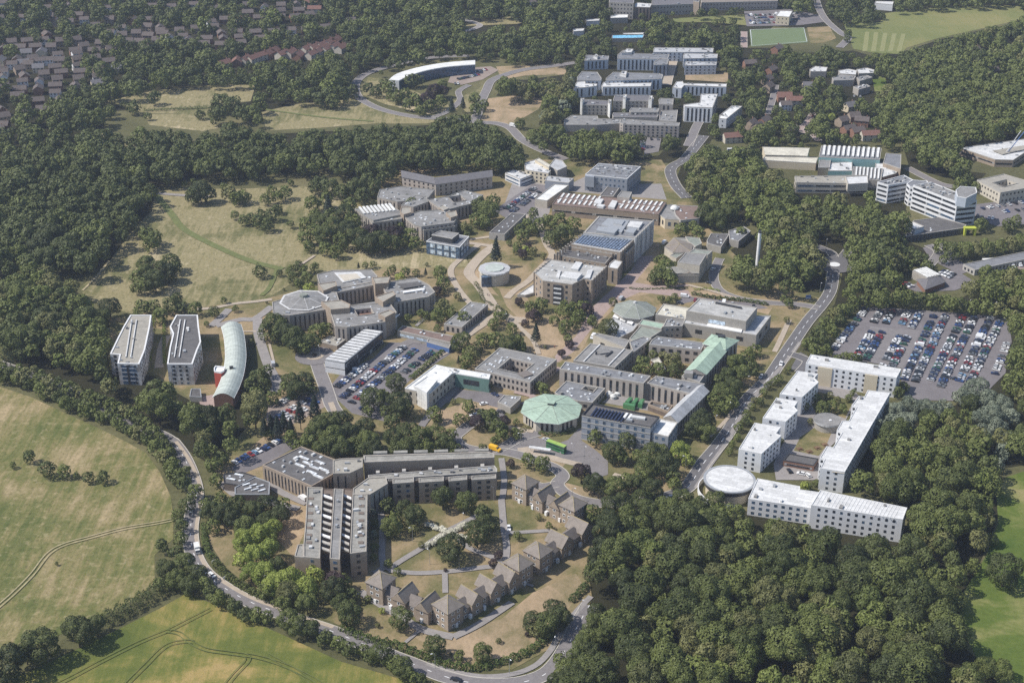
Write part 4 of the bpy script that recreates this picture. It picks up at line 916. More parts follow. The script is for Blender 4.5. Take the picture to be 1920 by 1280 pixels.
CLEAR.fill([PX(*p, 8.5)[:2] for p in q]); CLEAR.fill([PX(*p, 0)[:2] for p in q]); m = MB(); m.prism(inset(q, .6), 0, 7.6, 'stone_buff'); b.part(m, 'wall'); m = MB(); m.prism(q, 7.5, 8.6, 'roof_white2'); m.cap([q], 8.6, 'roof_silver'); b.part(m, 'roof')
m = MB(); m.prism(polyring(927, 503, 8.5, 6, 12)[2], 8.6, 9.2, 'roof_barrel', 'roof_barrel'); b.part(m, 'lantern')
m = MB(); m.box((x-5, y-8.6, 0), (6, 3, 7), 'glass_blue', .2); b.part(m, 'glass_porch'); b.finish()
# ---------- polygonal theatre, great hall block
b = Bld('theatre', 'polygonal theatre with a dull green faceted roof', 'theatre', short='the faceted green roof'); x, y, q = polyring(1190, 580, 7, 13.2, 8, .15); b.org((x, y)); SOLID.fill(q); b.pts = list(q); CLEAR.fill([PX(*p, 7)[:2] for p in q]); CLEAR.fill([PX(*p, 0)[:2] for p in q])
m = MB(); m.prism(inset(q, .8), 0, 6.8, 'stone_grey'); b.part(m, 'wall'); b.hip(q, 7, 4.6, 'roof_copper2', 0, 'roof_silver'); m = MB(); m.cyl(x, y, 11, 12.2, 1, .8, 'roof_white2', 8); b.part(m, 'lantern')
b.block([(1135,610),(1157,584),(1200,604),(1187,620),(1160,634),(1138,625)], 4, 'stone_grey', 'roof_silver', clutter=4)
for i in range(3): b.panel([(1152+i*13,590+i*5.5),(1162+i*13,594+i*5.5),(1159+i*13,598+i*5.5),(1149+i*13,594+i*5.5)], 4.3, 'trim_white', 'skylight', .5)
b.block([(1180,634),(1207,603),(1248,610),(1243,618),(1213,637),(1190,642)], 6, 'stone_grey', 'roof_copper2'); b.block([(1197,607),(1204,598),(1247,606),(1240,616)], 7, 'stone_grey', 'roof_copper'); b.finish()
b = Bld('great_hall', 'large stepped stone hall with pale flat roofs', 'hall', short='the great stone hall')
b.block([(1281,605),(1287,590),(1446,591),(1418,628)], 8.5, 'stone_grey', 'roof_silver', win=('grid', 1, 12, 4, 2.6, 'd'), clutter=6, par='parapet')
b.block([(1287,582),(1311,559),(1420,576),(1399,602)], 14.5, 'stone_grey', 'roof_pale', z0=8, par='parapet', clutter=5, pw=.6)
b.panel([(1325,612),(1327,607),(1392,618),(1390,624)], 8.4, 'trim_white', 'skylight', .5); b.panel([(1341,569),(1342,567),(1391,577),(1390,579)], 14.3, 'metal_dark', 'duct', .6)
q0, q1 = G(1287,582,14.5), G(1399,602,14.5); d = math.dist(q0, q1); m = MB(); m.prism(quad_at(q0, q1, d*.38, d*.66, -.1, 0), 9.4, 11.6, 'glass_light', 'glass_light', True); b.part(m, 'window')
b.block([(1229,589),(1244,569),(1295,577),(1286,598)], 8, 'stone_grey', 'roof_cream', par='parapet', clutter=6); b.block([(1243,612),(1250,597),(1287,599),(1279,611)], 8, 'stone_pink', 'felt_grey', win=('grid', 2, 3, 1.5, 1.5, 'd'), clutter=4); b.finish()
# ---------- library
b = Bld('library', 'large brown brick library in stepped blocks with a row of solar panels', 'library', short='the big brick library')
PW = dict(win=('slot', 3.4, 1.2, 'l'), par='concrete')
b.block([(1122,405),(1225,414),(1192,446),(1094,436)], 17, 'roof_white2', 'felt_blue', win=('slot', 2.6, .8, 'g'), clutter=5, cl='plant', pw=1)
for px, dz in (([(1128,420),(1140,409),(1180,413),(1165,436)], 1.2), ([(1118,432),(1122,424),(1160,428),(1152,437)], 2.2), ([(1150,418),(1155,411),(1172,413),(1166,421)], 2), ([(1175,424),(1182,414),(1206,416),(1198,427)], 1.6), ([(1172,434),(1180,426),(1195,428),(1188,437)], 1.8)): b.quadbox(px, 16.6, dz, random.choice(['metal_grey', 'roof_white2', 'metal_grey']))
b.block([(1095,437),(1191,447),(1164,473),(1071,457)], 15, 'brick_brown', 'roof_silver', **PW)
for i in range(16): t = i/16; a = along((1094,440), (1186,449), t); c = along((1078,455), (1162,469), t); b.panel([(a[0],a[1]),(a[0]+3.8,a[1]+.4),(c[0]+3.6,c[1]+.6),(c[0],c[1])], 15, 'solar_sky_glare', 'solar_panel', .2)
b.block([(1070,458),(1153,472),(1135,494),(1040,477)], 11.5, 'brick_brown', 'felt_dark', clutter=12, cl='plant', **PW); b.block([(1072,456),(1153,469),(1148,476),(1066,462)], 13.5, 'brick_brown', 'felt_blue', z0=11, par='concrete')
b.block([(1143,493),(1152,486),(1167,490),(1163,497),(1158,504),(1140,501)], 11, 'brick_brown', 'roof_white2', **PW)
b.block([(1032,486),(1137,500),(1110,526),(1095,522),(1073,533),(1018,526),(1002,511)], 15, 'brick_brown', 'roof_pale', clutter=6, win=('grid', 4, 5.6, 1.4, 1.6, 'd'), par='concrete')
b.block([(1165,473),(1191,447),(1200,448),(1175,475)], 12.5, 'brick_brown', 'felt_grey', **PW)
for px, dz in (([(1050,518),(1060,508),(1092,512),(1082,523)], 1.8), ([(1070,503),(1080,490),(1092,492),(1084,505)], 1.2), ([(1096,521),(1102,506),(1112,505),(1106,521)], 1.0), ([(1042,520),(1047,506),(1052,507),(1048,521)], .8)): b.quadbox(px, 14.6, dz, 'roof_white2')
q0, q1 = G(1018,526,15), G(1073,533,15); d = math.dist(q0, q1); m = MB(); m.prism(quad_at(q0, q1, d*.36, d*.66, -.6, 0), 0, 13.4, 'wall_dark', 'wall_dark'); b.part(m, 'bay')
for f_ in range(4): m = MB(); m.prism(quad_at(q0, q1, d*.38, d*.64, -.75, -.6), 1.4+f_*3.1, 2.4+f_*3.1, 'trim_white', 'trim_white', True); b.part(m, 'balcony_band')
for pa, pb in (((1110,526),(1137,500)), ((1164,473),(1191,447)), ((1002,511),(1032,486)), ((1040,477),(1095,437)), ((1192,446),(1225,414))):   # brick piers standing above the eaves
    h = 17 if pa == (1192,446) else 15; q0, q1 = G(*pa, h), G(*pb, h); n = max(3, int(math.dist(q0, q1)/3.4)); m = MB()
    for i in range(n+1):
        px_ = along(q0, q1, i/n); m.box((px_[0], px_[1], 0), (1.0, 1.0, h+.5), 'brick_brown' if h == 15 else 'roof_white2', 0, 'concrete')
    b.part(m, 'pier')
b.finish()
b = Bld('loading_bay', 'white sided loading bay with dark stripes beside the library', 'loading bay'); b.block([(970,552),(1003,530),(1003,548),(985,553)], 2, 'concrete_light', 'roof_white2'); b.finish()
b = Bld('skylight_hall', 'long low brick hall with rows of white strip skylights', 'hall', short='the long skylight hall')
b.block([(1052,361),(1250,379),(1235,402),(1035,383)], 8.5, 'brick_brown', 'roof_brown', par='brick_dark', win=('band', 1, 1.4, 'l'), clutter=6)
for row in (0, 1):
    for i in range(20):
        t = .01+i/20.4
        if .40 < t < .56: continue
        a = along((1050,364), (1248,381), t); y0 = row*10; sx = -6*row
        b.panel([(a[0]+sx+4,a[1]+y0-1),(a[0]+sx+7.5,a[1]+y0-.6),(a[0]+sx+2,a[1]+y0+6.6),(a[0]+sx-1.5,a[1]+y0+6.2)], 8.2, 'roof_white', 'skylight', .5)
for px in ([(1113,380),(1118,372),(1132,373),(1126,382)], [(1118,386),(1123,382),(1135,384),(1131,388)], [(1140,387),(1148,375),(1158,377),(1152,389)]): b.quadbox(px, 8, 1.6, 'roof_white2')
b.block([(1157,368),(1165,358),(1185,360),(1180,371)], 11, 'stone_pink', 'felt_grey'); b.block([(1234,401),(1240,384),(1262,383),(1275,412),(1247,410)], 7.5, 'wall_cream', 'felt_grey', win=('grid', 1, 4, 2, 3, 'd')); 
b.block([(1262,384),(1310,386),(1318,392),(1311,409),(1276,413),(1266,402)], 8, 'concrete_light', 'roof_brown', win=('band', 2, 1.3, 'l'), clutter=4)
x, y = G(1265, 391, 8); m = MB(); [m.cyl(x, y, 8+i*.8, 8.8+i*.8, (3, 2.8, 2.2)[i], (2.8, 2.2, .9)[i], 'roof_white', 14) for i in range(3)]; b.part(m, 'dome'); b.finish()
b = Bld('blue_grey_block', 'square blue grey laboratory with a flat roof full of plant', 'laboratory'); b.block([(1122,306),(1202,312),(1176,335),(1097,327)], 12.5, 'wall_slateblue', 'felt_blue', win=('grid', 3, 3.2, 1.3, 1.5, 'b'), clutter=26, cl='plant', par='parapet_white')
b.quadbox([(1114,332),(1097,330),(1097,327),(1114,328)], 4, 8, 'wall_slateblue'); b.block([(1124,367),(1143,345),(1165,347),(1150,368)], 5, 'stone_grey', 'felt_dark', clutter=2); b.finish()
b = Bld('white_hall', 'plain low hall with a bright white flat roof', 'hall'); b.block([(1039,345),(1067,347),(1026,376),(1003,373)], 6, 'stone_buff', 'roof_white'); b.finish()
b = Bld('flat_roof_block', 'small pale flat roofed block uphill of the white hall', 'block'); b.block([(1025,329),(1076,334),(1066,343),(1022,338)], 7, 'wall_slateblue', 'roof_silver', clutter=4); b.finish()
b = Bld('cream_cluster', 'cream walled cluster with angular roofs by the upper road bend', 'building'); b.block([(983,305),(1003,299),(1015,306),(1033,319),(1028,325),(985,318)], 9, 'wall_cream', 'roof_white2', clutter=4, win=('grid', 3, 3.4, 1.4, 1.4, 'd'))
b.block([(1003,299),(1010,296),(1032,309),(1029,314)], 11, 'wall_cream', 'roof_cream', z0=6); b.block([(1029,311),(1040,297),(1055,301),(1063,312),(1045,320)], 8, 'stone_grey', 'roof_silver'); b.finish()
b = Bld('low_white_block', 'low white block with strip windows left of the cream cluster', 'block'); b.block([(947,324),(962,318),(1003,325),(975,336)], 6, 'wall_white', 'roof_white2', win=('band', 2, 1.1, 'd'), clutter=5); b.finish()
# ---------- upper left college
b = Bld('upper_college', 'sprawling grey college of angular flat roofed wings with a skylit hall', 'college', short='the upper grey college')
K = dict(win=SLOTL, par='conc_roof')
b.block([(712,355),(750,349),(815,355),(800,374),(745,378),(707,370)], 8, 'stone_pink', 'felt_grey', clutter=10, **K); b.block([(665,391),(728,382),(752,396),(753,402),(700,413),(682,404)], 10, 'stone_grey', 'felt_grey', clutter=3, **K)
for i in range(9): x = 672+i*7; b.panel([(x,389-i*.8),(x+4,388.4-i*.8),(x+14,401-i*.8),(x+10,401.6-i*.8)], 9.8, 'roof_white', 'skylight', .5)
b.block([(692,411),(700,405),(752,397),(756,404),(753,410),(698,418)], 9, 'stone_pink', 'conc_roof', clutter=4, **K)
b.block([(757,405),(787,395),(840,392),(858,407),(851,417),(790,425),(776,421)], 10, 'stone_pink', 'felt_grey', clutter=12, **K); b.block([(790,424),(851,413),(857,418),(852,424),(794,432)], 8, 'stone_pink', 'conc_roof', **K)
b.block([(802,374),(842,367),(870,356),(906,365),(886,381),(842,392),(822,388)], 9, 'stone_pink', 'felt_grey', hole=[(841,369),(864,366),(874,375),(851,379)], clutter=10, **K)
b.block([(752,384),(778,366),(800,368),(803,378),(775,388)], 8.6, 'stone_pink', 'felt_grey', clutter=5, **K); b.block([(750,397),(752,388),(770,388),(771,398),(757,402)], 12, 'brick_brown', 'gravel_tan', par='brick_brown')
b.block([(836,398),(855,394),(858,404),(845,408)], 12, 'brick_brown', 'gravel_tan', par='brick_brown'); b.block([(822,387),(830,384),(842,390),(832,394)], 11, 'brick_brown', 'gravel_tan'); b.finish()
b = Bld('pitched_range', 'long bent stone range with a pitched tiled roof against the wood', 'range', short='the bent pitched roof range')
for pts_ in ([(752,320),(754,332),(817,345),(812,333)], [(812,334),(817,346),(923,331),(921,320)]):
    q = [G(*pts_[0], 9), G(*pts_[1], 9), G(*pts_[2], 9), G(*pts_[3], 9)]; b.shell(q, 0, 9, 'stone_pink', 'roof_slate', win=('grid', 3, 4, 1.3, 1.5, 's')); b.gable(q, 9.1, 2.6, 'roof_slate', 'stone_pink', .5); CLEAR.fill(pts_); CLEAR.fill([pts_[1], pts_[2], (pts_[2][0], pts_[2][1]+16), (pts_[1][0], pts_[1][1]+16)])
b.finish()
# ---------- left centre college
b = Bld('octagon_college', 'large brown and grey college of four linked courts and brick towers', 'college', short='the octagonal dome college')
K = dict(win=('slot', 2.6, .9, 's'), par='concrete')
b.block([(594,514),(625,506),(697,505),(708,517),(700,528),(640,540),(600,536)], 10, 'stone_grey', 'felt_grey', clutter=8, **K); b.panel([(627,512),(675,510),(687,521),(643,530)], 9.9, 'roof_white2', 'courtyard_roof', .3); b.panel([(634,515),(668,513),(677,521),(646,527)], 10.3, 'stone_buff', 'courtyard_floor', .1)
b.block([(625,541),(700,527),(702,534),(628,549)], 10, 'stone_pink', 'felt_grey', clutter=3, **K)
b.block([(712,530),(780,520),(805,534),(816,547),(803,556),(738,567),(726,552)], 10, 'stone_pink', 'felt_grey', clutter=14, **K); b.panel([(745,534),(783,529),(795,536),(757,542)], 10, 'felt_dark', 'roof_panel', .6); b.panel([(755,547),(795,541),(797,544),(757,550)], 10, 'trim_white', 'roof_panel', .5)
b.block([(510,566),(580,544),(631,547),(636,563),(616,579),(543,591),(512,590)], 11, 'stone_grey', 'felt_grey', win=('slot', 2.8, .9, 's'), par='concrete', clutter=6)
x, y, q = polyring(570, 563, 11, 13.5, 8, .3); b.hip(q, 11.2, 3.0, 'felt_grey', 0, 'roof_white2'); m = MB(); m.cyl(x, y, 13.6, 15, 2.6, 2.4, 'roof_copper2', 8); b.part(m, 'lantern')
m = MB(); q2 = inset(q, -1.2)
for i in range(8): m.face([(*q2[i], 11.15), (*q2[(i+1) % 8], 11.15), (*q[(i+1) % 8], 11.15), (*q[i], 11.15)], 'roof_white2')
b.part(m, 'gutter')
b.block([(620,587),(655,572),(730,566),(744,585),(722,603),(650,613),(628,611)], 11, 'stone_pink', 'felt_grey', hole=[(665,580),(695,577),(701,587),(671,591)], clutter=12, **K)
m = MB(); q = [G(*p, 9) for p in [(664,581),(695,577),(702,588),(670,592)]]; m.cap([ccw(q)], 8, 'brick_red'); b.part(m, 'court_roof')
for px, h in (([(602,565),(640,562),(657,570),(655,577),(620,580)], 14), ([(703,556),(737,545),(742,552),(718,566)], 14), ([(596,532),(630,527),(632,535),(606,545)], 13), ([(697,520),(732,518),(728,530),(703,532)], 13.5), ([(709,588),(730,580),(741,585),(722,595)], 13.5)): b.block(px, h, 'brick_brown', 'gravel_tan', par='brick_brown')
b.panel([(722,600),(750,589),(740,598),(727,606)], 9, 'trim_white', 'canopy', .3); b.panel([(650,574),(730,562),(730,565),(650,577)], 9, 'felt_grey', 'link_roof', .3); b.finish()
# ---------- left blocks
for lab, px, h, rf, sh in (('tall white block with tan roof, outermost of the left pair', [(244,590),(284,590),(281,612),(272,655),(261,682),(220,681),(224,664),(206,663),(219,636),(231,612)], 13, 'gravel_tan', 'the tan roofed tower block'),
                  ('tall white block with white edged dark roof, next to the curved hall', [(330,590),(371,590),(373,612),(377,640),(370,656),(361,682),(313,682),(318,650),(324,625),(318,612)], 13, 'felt_dark', 'the dark roofed tower block')):
    b = Bld('white_tower_block', lab, 'residence', 'pair of white blocks left of the curved hall', short=sh); b.block(px, h, 'wall_patch', rf, win=('grid', 5, 3.4, 1.3, 1.4, 'd'), par='parapet_white', pw=.8, clutter=5, cl='plant')
    x0, x1 = (236, 262) if rf == 'gravel_tan' else (327, 352)
    for xa in (0, 9): b.panel([(x0+xa+10,600),(x0+xa+12,600),(x0+xa+1,670),(x0+xa-1,670)], 12.8, 'roof_white2', 'roof_edge', .5)
    ea, eb = ((313,682), (361,681)) if rf == 'felt_dark' else ((220,681), (261,682))
    q0, q1 = G(*ea, h), G(*eb, h); d = math.dist(q0, q1); m = MB(); m.prism(quad_at(q0, q1, d*.16, d*.74, -.12, 0), .5, h-1.2, 'glass_blue', 'metal_grey', True); b.part(m, 'glazed_strip')
    m = MB(); m.prism(quad_at(q0, q1, d*.40, d*.50, -.2, -.1), .5, h-1.0, 'metal_dark', 'metal_dark', True)
    for k_ in range(1, 5): m.prism(quad_at(q0, q1, d*.16, d*.74, -.18, -.11), k_*2.5, k_*2.5+.35, 'wall_white', 'wall_white', True)
    b.part(m, 'glazing_bars'); b.finish()
b = Bld('curved_hall', 'long curved hall with a pale barrel roof and brick ends', 'hall', short='the curved barrel roof')
cl_ = smooth([G(*p, 8) for p in [(433,607),(438,625),(441,650),(441,672),(436,700),(428,722),(418,742)]], 4); b.org(cl_[0]); W_ = 11.2; L_, R_ = ribbon_pts(cl_, W_); b.pts = list(L_)
for i in range(len(cl_)-1): SOLID.fill([L_[i], L_[i+1], R_[i+1], R_[i]]); CLEAR.fill([PX(*p, 8)[:2] for p in (L_[i], L_[i+1], R_[i+1], R_[i])]); CLEAR.fill([PX(*p, 2)[:2] for p in (L_[i], L_[i+1], R_[i+1], R_[i])])
m = MB(); wl = MB(); K_ = 8
for i in range(len(cl_)-1):
    for j in range(K_):
        f = lambda ii, jj: (*along(L_[ii], R_[ii], jj/K_), 6.6+3.0*math.sin(math.pi*(.04+.92*jj/K_)))
        m.face([f(i, j), f(i+1, j), f(i+1, j+1), f(i, j+1)], 'roof_barrel')
    li, ri = along(L_[i], R_[i], .05), along(L_[i], R_[i], .95); lj, rj = along(L_[i+1], R_[i+1], .05), along(L_[i+1], R_[i+1], .95)
    wl.face([(*li, 0), (*lj, 0), (*lj, 7), (*li, 7)], 'brick_red'); wl.face([(*rj, 0), (*ri, 0), (*ri, 7), (*rj, 7)], 'wall_cream')
for i in (0, len(cl_)-1):
    wl.face([(*along(L_[i], R_[i], .05), 0), (*along(L_[i], R_[i], .95), 0)]+[(*along(L_[i], R_[i], jj/K_*.9+.05), 6.5+3.0*math.sin(math.pi*(.04+.92*jj/K_))) for jj in range(K_, -1, -1)], 'brick_red')
b.part(wl, 'wall'); b.part(m, 'roof')
m = MB()
for sd_, off in ((L_, 0), (R_, 0)):
    for p, q_ in zip(sd_, sd_[1:]): m.bar((*p, 6.7), (*q_, 6.7), .28, 'trim_white')
b.part(m, 'gutter'); b.box(434, 691, 9.4, 2, 1.6, 1.4, 'metal_dark', .2, 'roof_vent')
b.block([(401,689),(404,685),(422,687),(420,694),(414,697),(401,695)], 10, 'tower_red', 'trim_white', par='trim_white', ph=1); b.finish()
b = Bld('garden_store', 'tiny dark flat roofed store beside the curved hall', 'store'); b.block([(358,728),(376,728),(378,744),(355,743)], 3.2, 'concrete_light', 'felt_dark', par='metal_grey'); b.finish()
# ---------- physics side
b = Bld('theatre_workshop', 'stone gabled building with a flat grey fly tower', 'building', short='the grey fly tower'); b.block([(1312,497),(1325,476),(1286,473),(1270,491)], 12, 'stone_buff', 'felt_grey'); b.block([(1290,474),(1302,466),(1336,470),(1327,478)], 11, 'stone_buff', 'roof_copper2')
q = [G(1249,500,6.5), G(1252,512,6.5), G(1311,512,6.5), G(1315,500,6.5)]; b.shell(q, 0, 6.5, 'stone_buff', 'roof_tile', win=('grid', 1, 6, 1.2, 1.4, 'd')); b.gable(q, 6.6, 2.2, 'conc_roof', 'stone_buff')
q = [G(1272,517,5), G(1310,517,5), G(1305,510,5), G(1276,510,5)]; b.shell(q, 0, 5, 'stone_buff', 'roof_tile'); b.gable(q, 5.1, 2.2, 'roof_tile', 'stone_buff'); CLEAR.fill([(1249,500),(1315,497),(1315,530),(1252,530)]); b.finish()
b = Bld('hipped_cluster', 'low cluster of brown and green hipped roofs by the library', 'building'); b.block([(1246,463),(1264,445),(1290,446),(1303,462),(1298,473),(1262,474)], 5.5, 'stone_buff', 'conc_roof'); q = [G(*p, 5.6) for p in [(1248,462),(1264,446),(1300,458),(1296,472),(1262,473)]]; b.hip(q, 5.6, 2, 'roof_tile', 0)
b.block([(1285,443),(1312,446),(1316,456),(1304,462),(1290,452)], 6, 'stone_buff', 'roof_copper2'); b.block([(1256,478),(1275,470),(1283,474),(1268,484)], 5, 'stone_buff', 'roof_copper2'); b.finish()
b = Bld('low_dark_block', 'low dark flat roofed block half hidden by trees beyond the fly tower', 'block'); b.block([(1325,451),(1333,437),(1368,438),(1352,463),(1327,456)], 5, 'stone_grey', 'felt_dark', clutter=4); b.block([(1366,432),(1395,424),(1408,433),(1385,452),(1368,448)], 5, 'stone_grey', 'felt_blue', clutter=4); b.finish()
b = Bld('chimney', 'tall slim white chimney rising out of the trees', 'chimney', at=(1419,506), short='the white chimney'); x, y = G(1419, 506); m = MB(); m.cyl(x, y, 0, 25.5, 1.25, 1.05, 'trim_white', 16, False); b.part(m, 'stack'); m = MB(); m.cyl(x, y, 25.5, 26.6, 1.08, 1.08, 'metal_dark', 16); b.part(m, 'cap'); b.finish(); CLEAR.fill([(1411,440),(1427,440),(1438,494),(1400,494)])
# ---------- right hand side
b = Bld('cream_barn', 'two long cream pitched roofed sheds side by side', 'sheds'); q = [G(*p, 7) for p in [(1430,276),(1435,290),(1513,292),(1518,278)]]; b.shell(q, 0, 7, 'wall_cream', 'roof_cream'); b.gable(q, 7.1, 2, 'roof_cream', 'wall_cream'); b.block([(1433,293),(1534,295),(1530,306),(1430,300)], 6, 'wall_cream', 'roof_cream')
CLEAR.fill([(1430,274),(1518,276),(1534,295),(1530,312),(1428,308)]); b.finish()
b = Bld('sawtooth_hall', 'long hall with a striped sawtooth roof and turquoise wall', 'hall', short='the striped sawtooth hall'); b.block([(1540,273),(1653,278),(1650,299),(1535,294)], 9, 'wall_turq', 'felt_blue', par='parapet')
for i in range(12): x = 1543+i*9.2; y = 274+i*.4; b.panel([(x+1,y),(x+5.5,y+.2),(x+3,y+18),(x-1.5,y+17.8)], 8.9, 'roof_white', 'skylight', .9)
b.block([(1536,300),(1558,298),(1556,314),(1534,314)], 7, 'brick_brown', 'felt_grey'); b.block([(1557,305),(1598,303),(1598,320),(1553,320)], 6, 'wall_turq', 'roof_white2', clutter=4); b.block([(1600,312),(1656,316),(1652,338),(1596,334)], 6.5, 'stone_grey', 'felt_grey')
for i in range(7): x = 1605+i*7; b.panel([(x,314+i*.4),(x+3,314+i*.4),(x+1,334+i*.4),(x-2,334+i*.4)], 6.4, 'roof_white', 'skylight', .7)
b.block([(1661,287),(1690,289),(1689,316),(1656,305)], 9, 'brick_brown', 'felt_blue'); b.block([(1642,302),(1688,314),(1680,325),(1655,332),(1640,322)], 6, 'brick_red', 'roof_white2', clutter=4); b.finish()
b = Bld('beige_range', 'long beige flat roofed range half behind the wood', 'range'); b.block([(1490,330),(1625,328),(1627,344),(1493,342)], 8, 'stone_buff', 'gravel_tan', clutter=8, win=('band', 2, 1.4, 'd')); b.block([(1585,331),(1627,329),(1628,343),(1590,345)], 10, 'stone_buff', 'roof_white2', z0=4); b.finish()
b = Bld('white_office', 'tall white office slab with dark ribbon windows and a rooftop tower', 'office block', short='the tall white office')
b.block([(1645,341),(1695,328),(1714,338),(1666,347)], 14, 'wall_white', 'felt_blue', win=('band', 4, 1.5, 'd'), clutter=10, cl='plant', par='parapet_white'); b.block([(1712,347),(1745,341),(1832,375),(1795,379)], 18, 'wall_white', 'felt_grey', win=('band', 5, 1.6, 'd'), clutter=18, cl='plant', par='parapet_white'); b.block([(1700,344),(1712,337),(1738,339),(1745,346),(1716,352),(1706,350)], 14.5, 'wall_white', 'felt_blue', par='parapet_white', win=('band', 4, 1.5, 'd'))
b.block([(1792,356),(1801,349),(1830,351),(1832,361),(1812,371),(1795,368)], 24, 'wall_bluegrey', 'felt_grey', z0=17, par='parapet_white', clear=0); b.finish()
b = Bld('low_glass_block', 'low dark glazed block with a yellow green entrance arch', 'block'); b.block([(1697,443),(1713,413),(1761,407),(1812,421),(1808,427)], 4.5, 'wall_dark', 'felt_dark', win=('slot', 3, 1.4, 'g', .4), clutter=3); b.block([(1697,421),(1712,415),(1733,424),(1716,430)], 8, 'wall_bluegrey', 'roof_white2', z0=4)
x, y = G(1816, 440); m = MB(); m.box((x-3, y, 0), (1.2, 4, 5.4), 'yellow_green'); m.box((x+3.6, y, 0), (1.2, 4, 5.4), 'yellow_green'); m.box((x+.3, y, 4.4), (5.4, 4, 1.0), 'yellow_green'); b.part(m, 'entrance_arch'); b.finish()
b = Bld('square_court_block', 'low pale building around a square court by the right car park', 'building'); b.block([(1832,337),(1882,326),(1938,342),(1938,350),(1876,361)], 9, 'stone_buff', 'gravel_tan', hole=[(1862,342),(1888,336),(1908,343),(1882,350)], win=('grid', 2, 3.4, 1.4, 1.4, 's')); b.finish()
b = Bld('long_shed', 'long grey shed roof reaching in from the right above parked vans', 'shed'); b.block([(1806,495),(1938,468),(1938,482),(1828,506)], 4, 'concrete_light', 'felt_blue', win=('slot', 3, 1.5, 'd')); b.finish()
b = Bld('small_workshop', 'small workshop with a white ribbed roof and a grey hipped wing', 'workshop', short='the small ribbed workshop'); b.block([(1711,507),(1735,501),(1764,515),(1738,521)], 5.5, 'stone_grey', 'felt_grey', clutter=0)
for i in range(5): b.panel([(1713+i*5,506-i*1.1),(1716.5+i*5,505.3-i*1.1),(1742+i*5,519-i*1.1),(1739+i*5,520-i*1.1)], 5.4, 'roof_white', 'roof_panel', .3)
q = [G(*p, 3.6) for p in [(1720,524),(1762,517),(1772,528),(1735,542)]]; m = MB(); m.prism(ccw(q), 0, 3.6, 'brick_red'); b.part(m, 'wall'); b.hip(q, 3.6, 2.4, 'roof_slate', .6, 'conc_roof', .3); CLEAR.fill([(1711,500),(1764,512),(1772,530),(1735,546),(1712,525)]); b.finish()
b = Bld('construction_block', 'brick building under construction with white roof panels at the right edge', 'building'); b.block([(1800,277),(1938,258),(1938,275),(1900,300),(1866,299)], 6, 'brick_brown', 'roof_white2', clutter=14, win=('band', 1, 1.2, 'd')); b.panel([(1862,283),(1938,270),(1938,277),(1880,290)], 6.2, 'gravel_tan', 'roof_panel', .3); b.finish()
b = Bld('crane', 'blue crane jib rising above the construction site', 'crane', at=(1885,300)); x, y = G(1887, 300); x2, y2 = x+30, y+14; m = MB(); m.bar((x, y, 6), (x2, y2, 42), .38, 'steel_blue'); b.part(m, 'jib'); m = MB(); m.bar((x-3, y-1, 4), (x+9, y+4, 22), .25, 'trim_white'); m.box((x, y, 0), (5, 3, 3.2), 'yellow_green'); b.part(m, 'cab'); b.finish()
# ---------- the far university blocks
b = Bld('crescent_block', 'long curved white roofed crescent with a glazed front', 'crescent', short='the white crescent'); o_ = smooth([G(*p, 9) for p in [(729,150),(745,138),(790,125),(840,117),(891,113)]], 4); i_ = smooth([G(*p, 9) for p in [(748,151),(770,141),(800,132),(840,125),(891,121)]], 4); b.org(o_[0]); m = MB(); wl = MB(); b.pts = o_
for k in range(len(o_)-1):
    m.face([(*i_[k], 9), (*i_[k+1], 9), (*o_[k+1], 9), (*o_[k], 9)], 'roof_white'); m.face([(*i_[k], 8.2), (*i_[k+1], 8.2), (*i_[k+1], 9), (*i_[k], 9)], 'trim_white'); wl.face([(*i_[k], 0), (*i_[k+1], 0), (*i_[k+1], 8.2), (*i_[k], 8.2)], 'glass_blue'); SOLID.fill([i_[k], i_[k+1], o_[k+1], o_[k]])
    CLEAR.fill([PX(*p, 9)[:2] for p in (i_[k], i_[k+1], o_[k+1], o_[k])]); CLEAR.fill([PX(*i_[k], 9)[:2], PX(*i_[k+1], 9)[:2], PX(*i_[k+1], 2)[:2], PX(*i_[k], 2)[:2]])
for p in (o_[0], o_[-1]): pass
wl.face([(*o_[0], 0), (*i_[0], 0), (*i_[0], 9), (*o_[0], 9)], 'wall_white'); wl.face([(*i_[-1], 0), (*o_[-1], 0), (*o_[-1], 9), (*i_[-1], 9)], 'wall_bluegrey'); b.part(wl, 'wall'); b.part(m, 'roof'); b.finish()
FW = ('slot', 3.6, 1.3, 'd')
def far(label, parts, cat='residence', short=None, group='far residence blocks', name='residence_hall'):
    b = Bld(name, label, cat, group, short=short)
    for px, h, wall, roof, *rest in parts:
        st = rest[0] if rest else FW; b.block(px, h, wall, roof, win=st, clutter=rest[1] if len(rest) > 1 else 2, cl='plant', clear=.7)
    return b.finish()
far('dark roofed grey hall at the left end of the back row', [([(1098,105),(1100,103),(1142,105),(1140,112),(1096,114)], 9, 'wall_bluegrey', 'felt_blue'), ([(1112,105),(1118,101),(1122,104),(1120,107)], 11, 'roof_white2', 'roof_white2', None)])
far('largest slate blue hall in the middle of the back row', [([(1158,103),(1168,94),(1190,96),(1186,100),(1255,102),(1252,111),(1158,110)], 11, 'wall_bluegrey', 'felt_blue', FW, 6), ([(1166,99),(1175,91),(1188,92),(1184,98)], 13, 'roof_white2', 'roof_white2', None), ([(1226,117),(1237,109),(1254,111),(1251,121),(1226,122)], 11, 'wall_slateblue', 'felt_blue')], short='the slate blue halls')
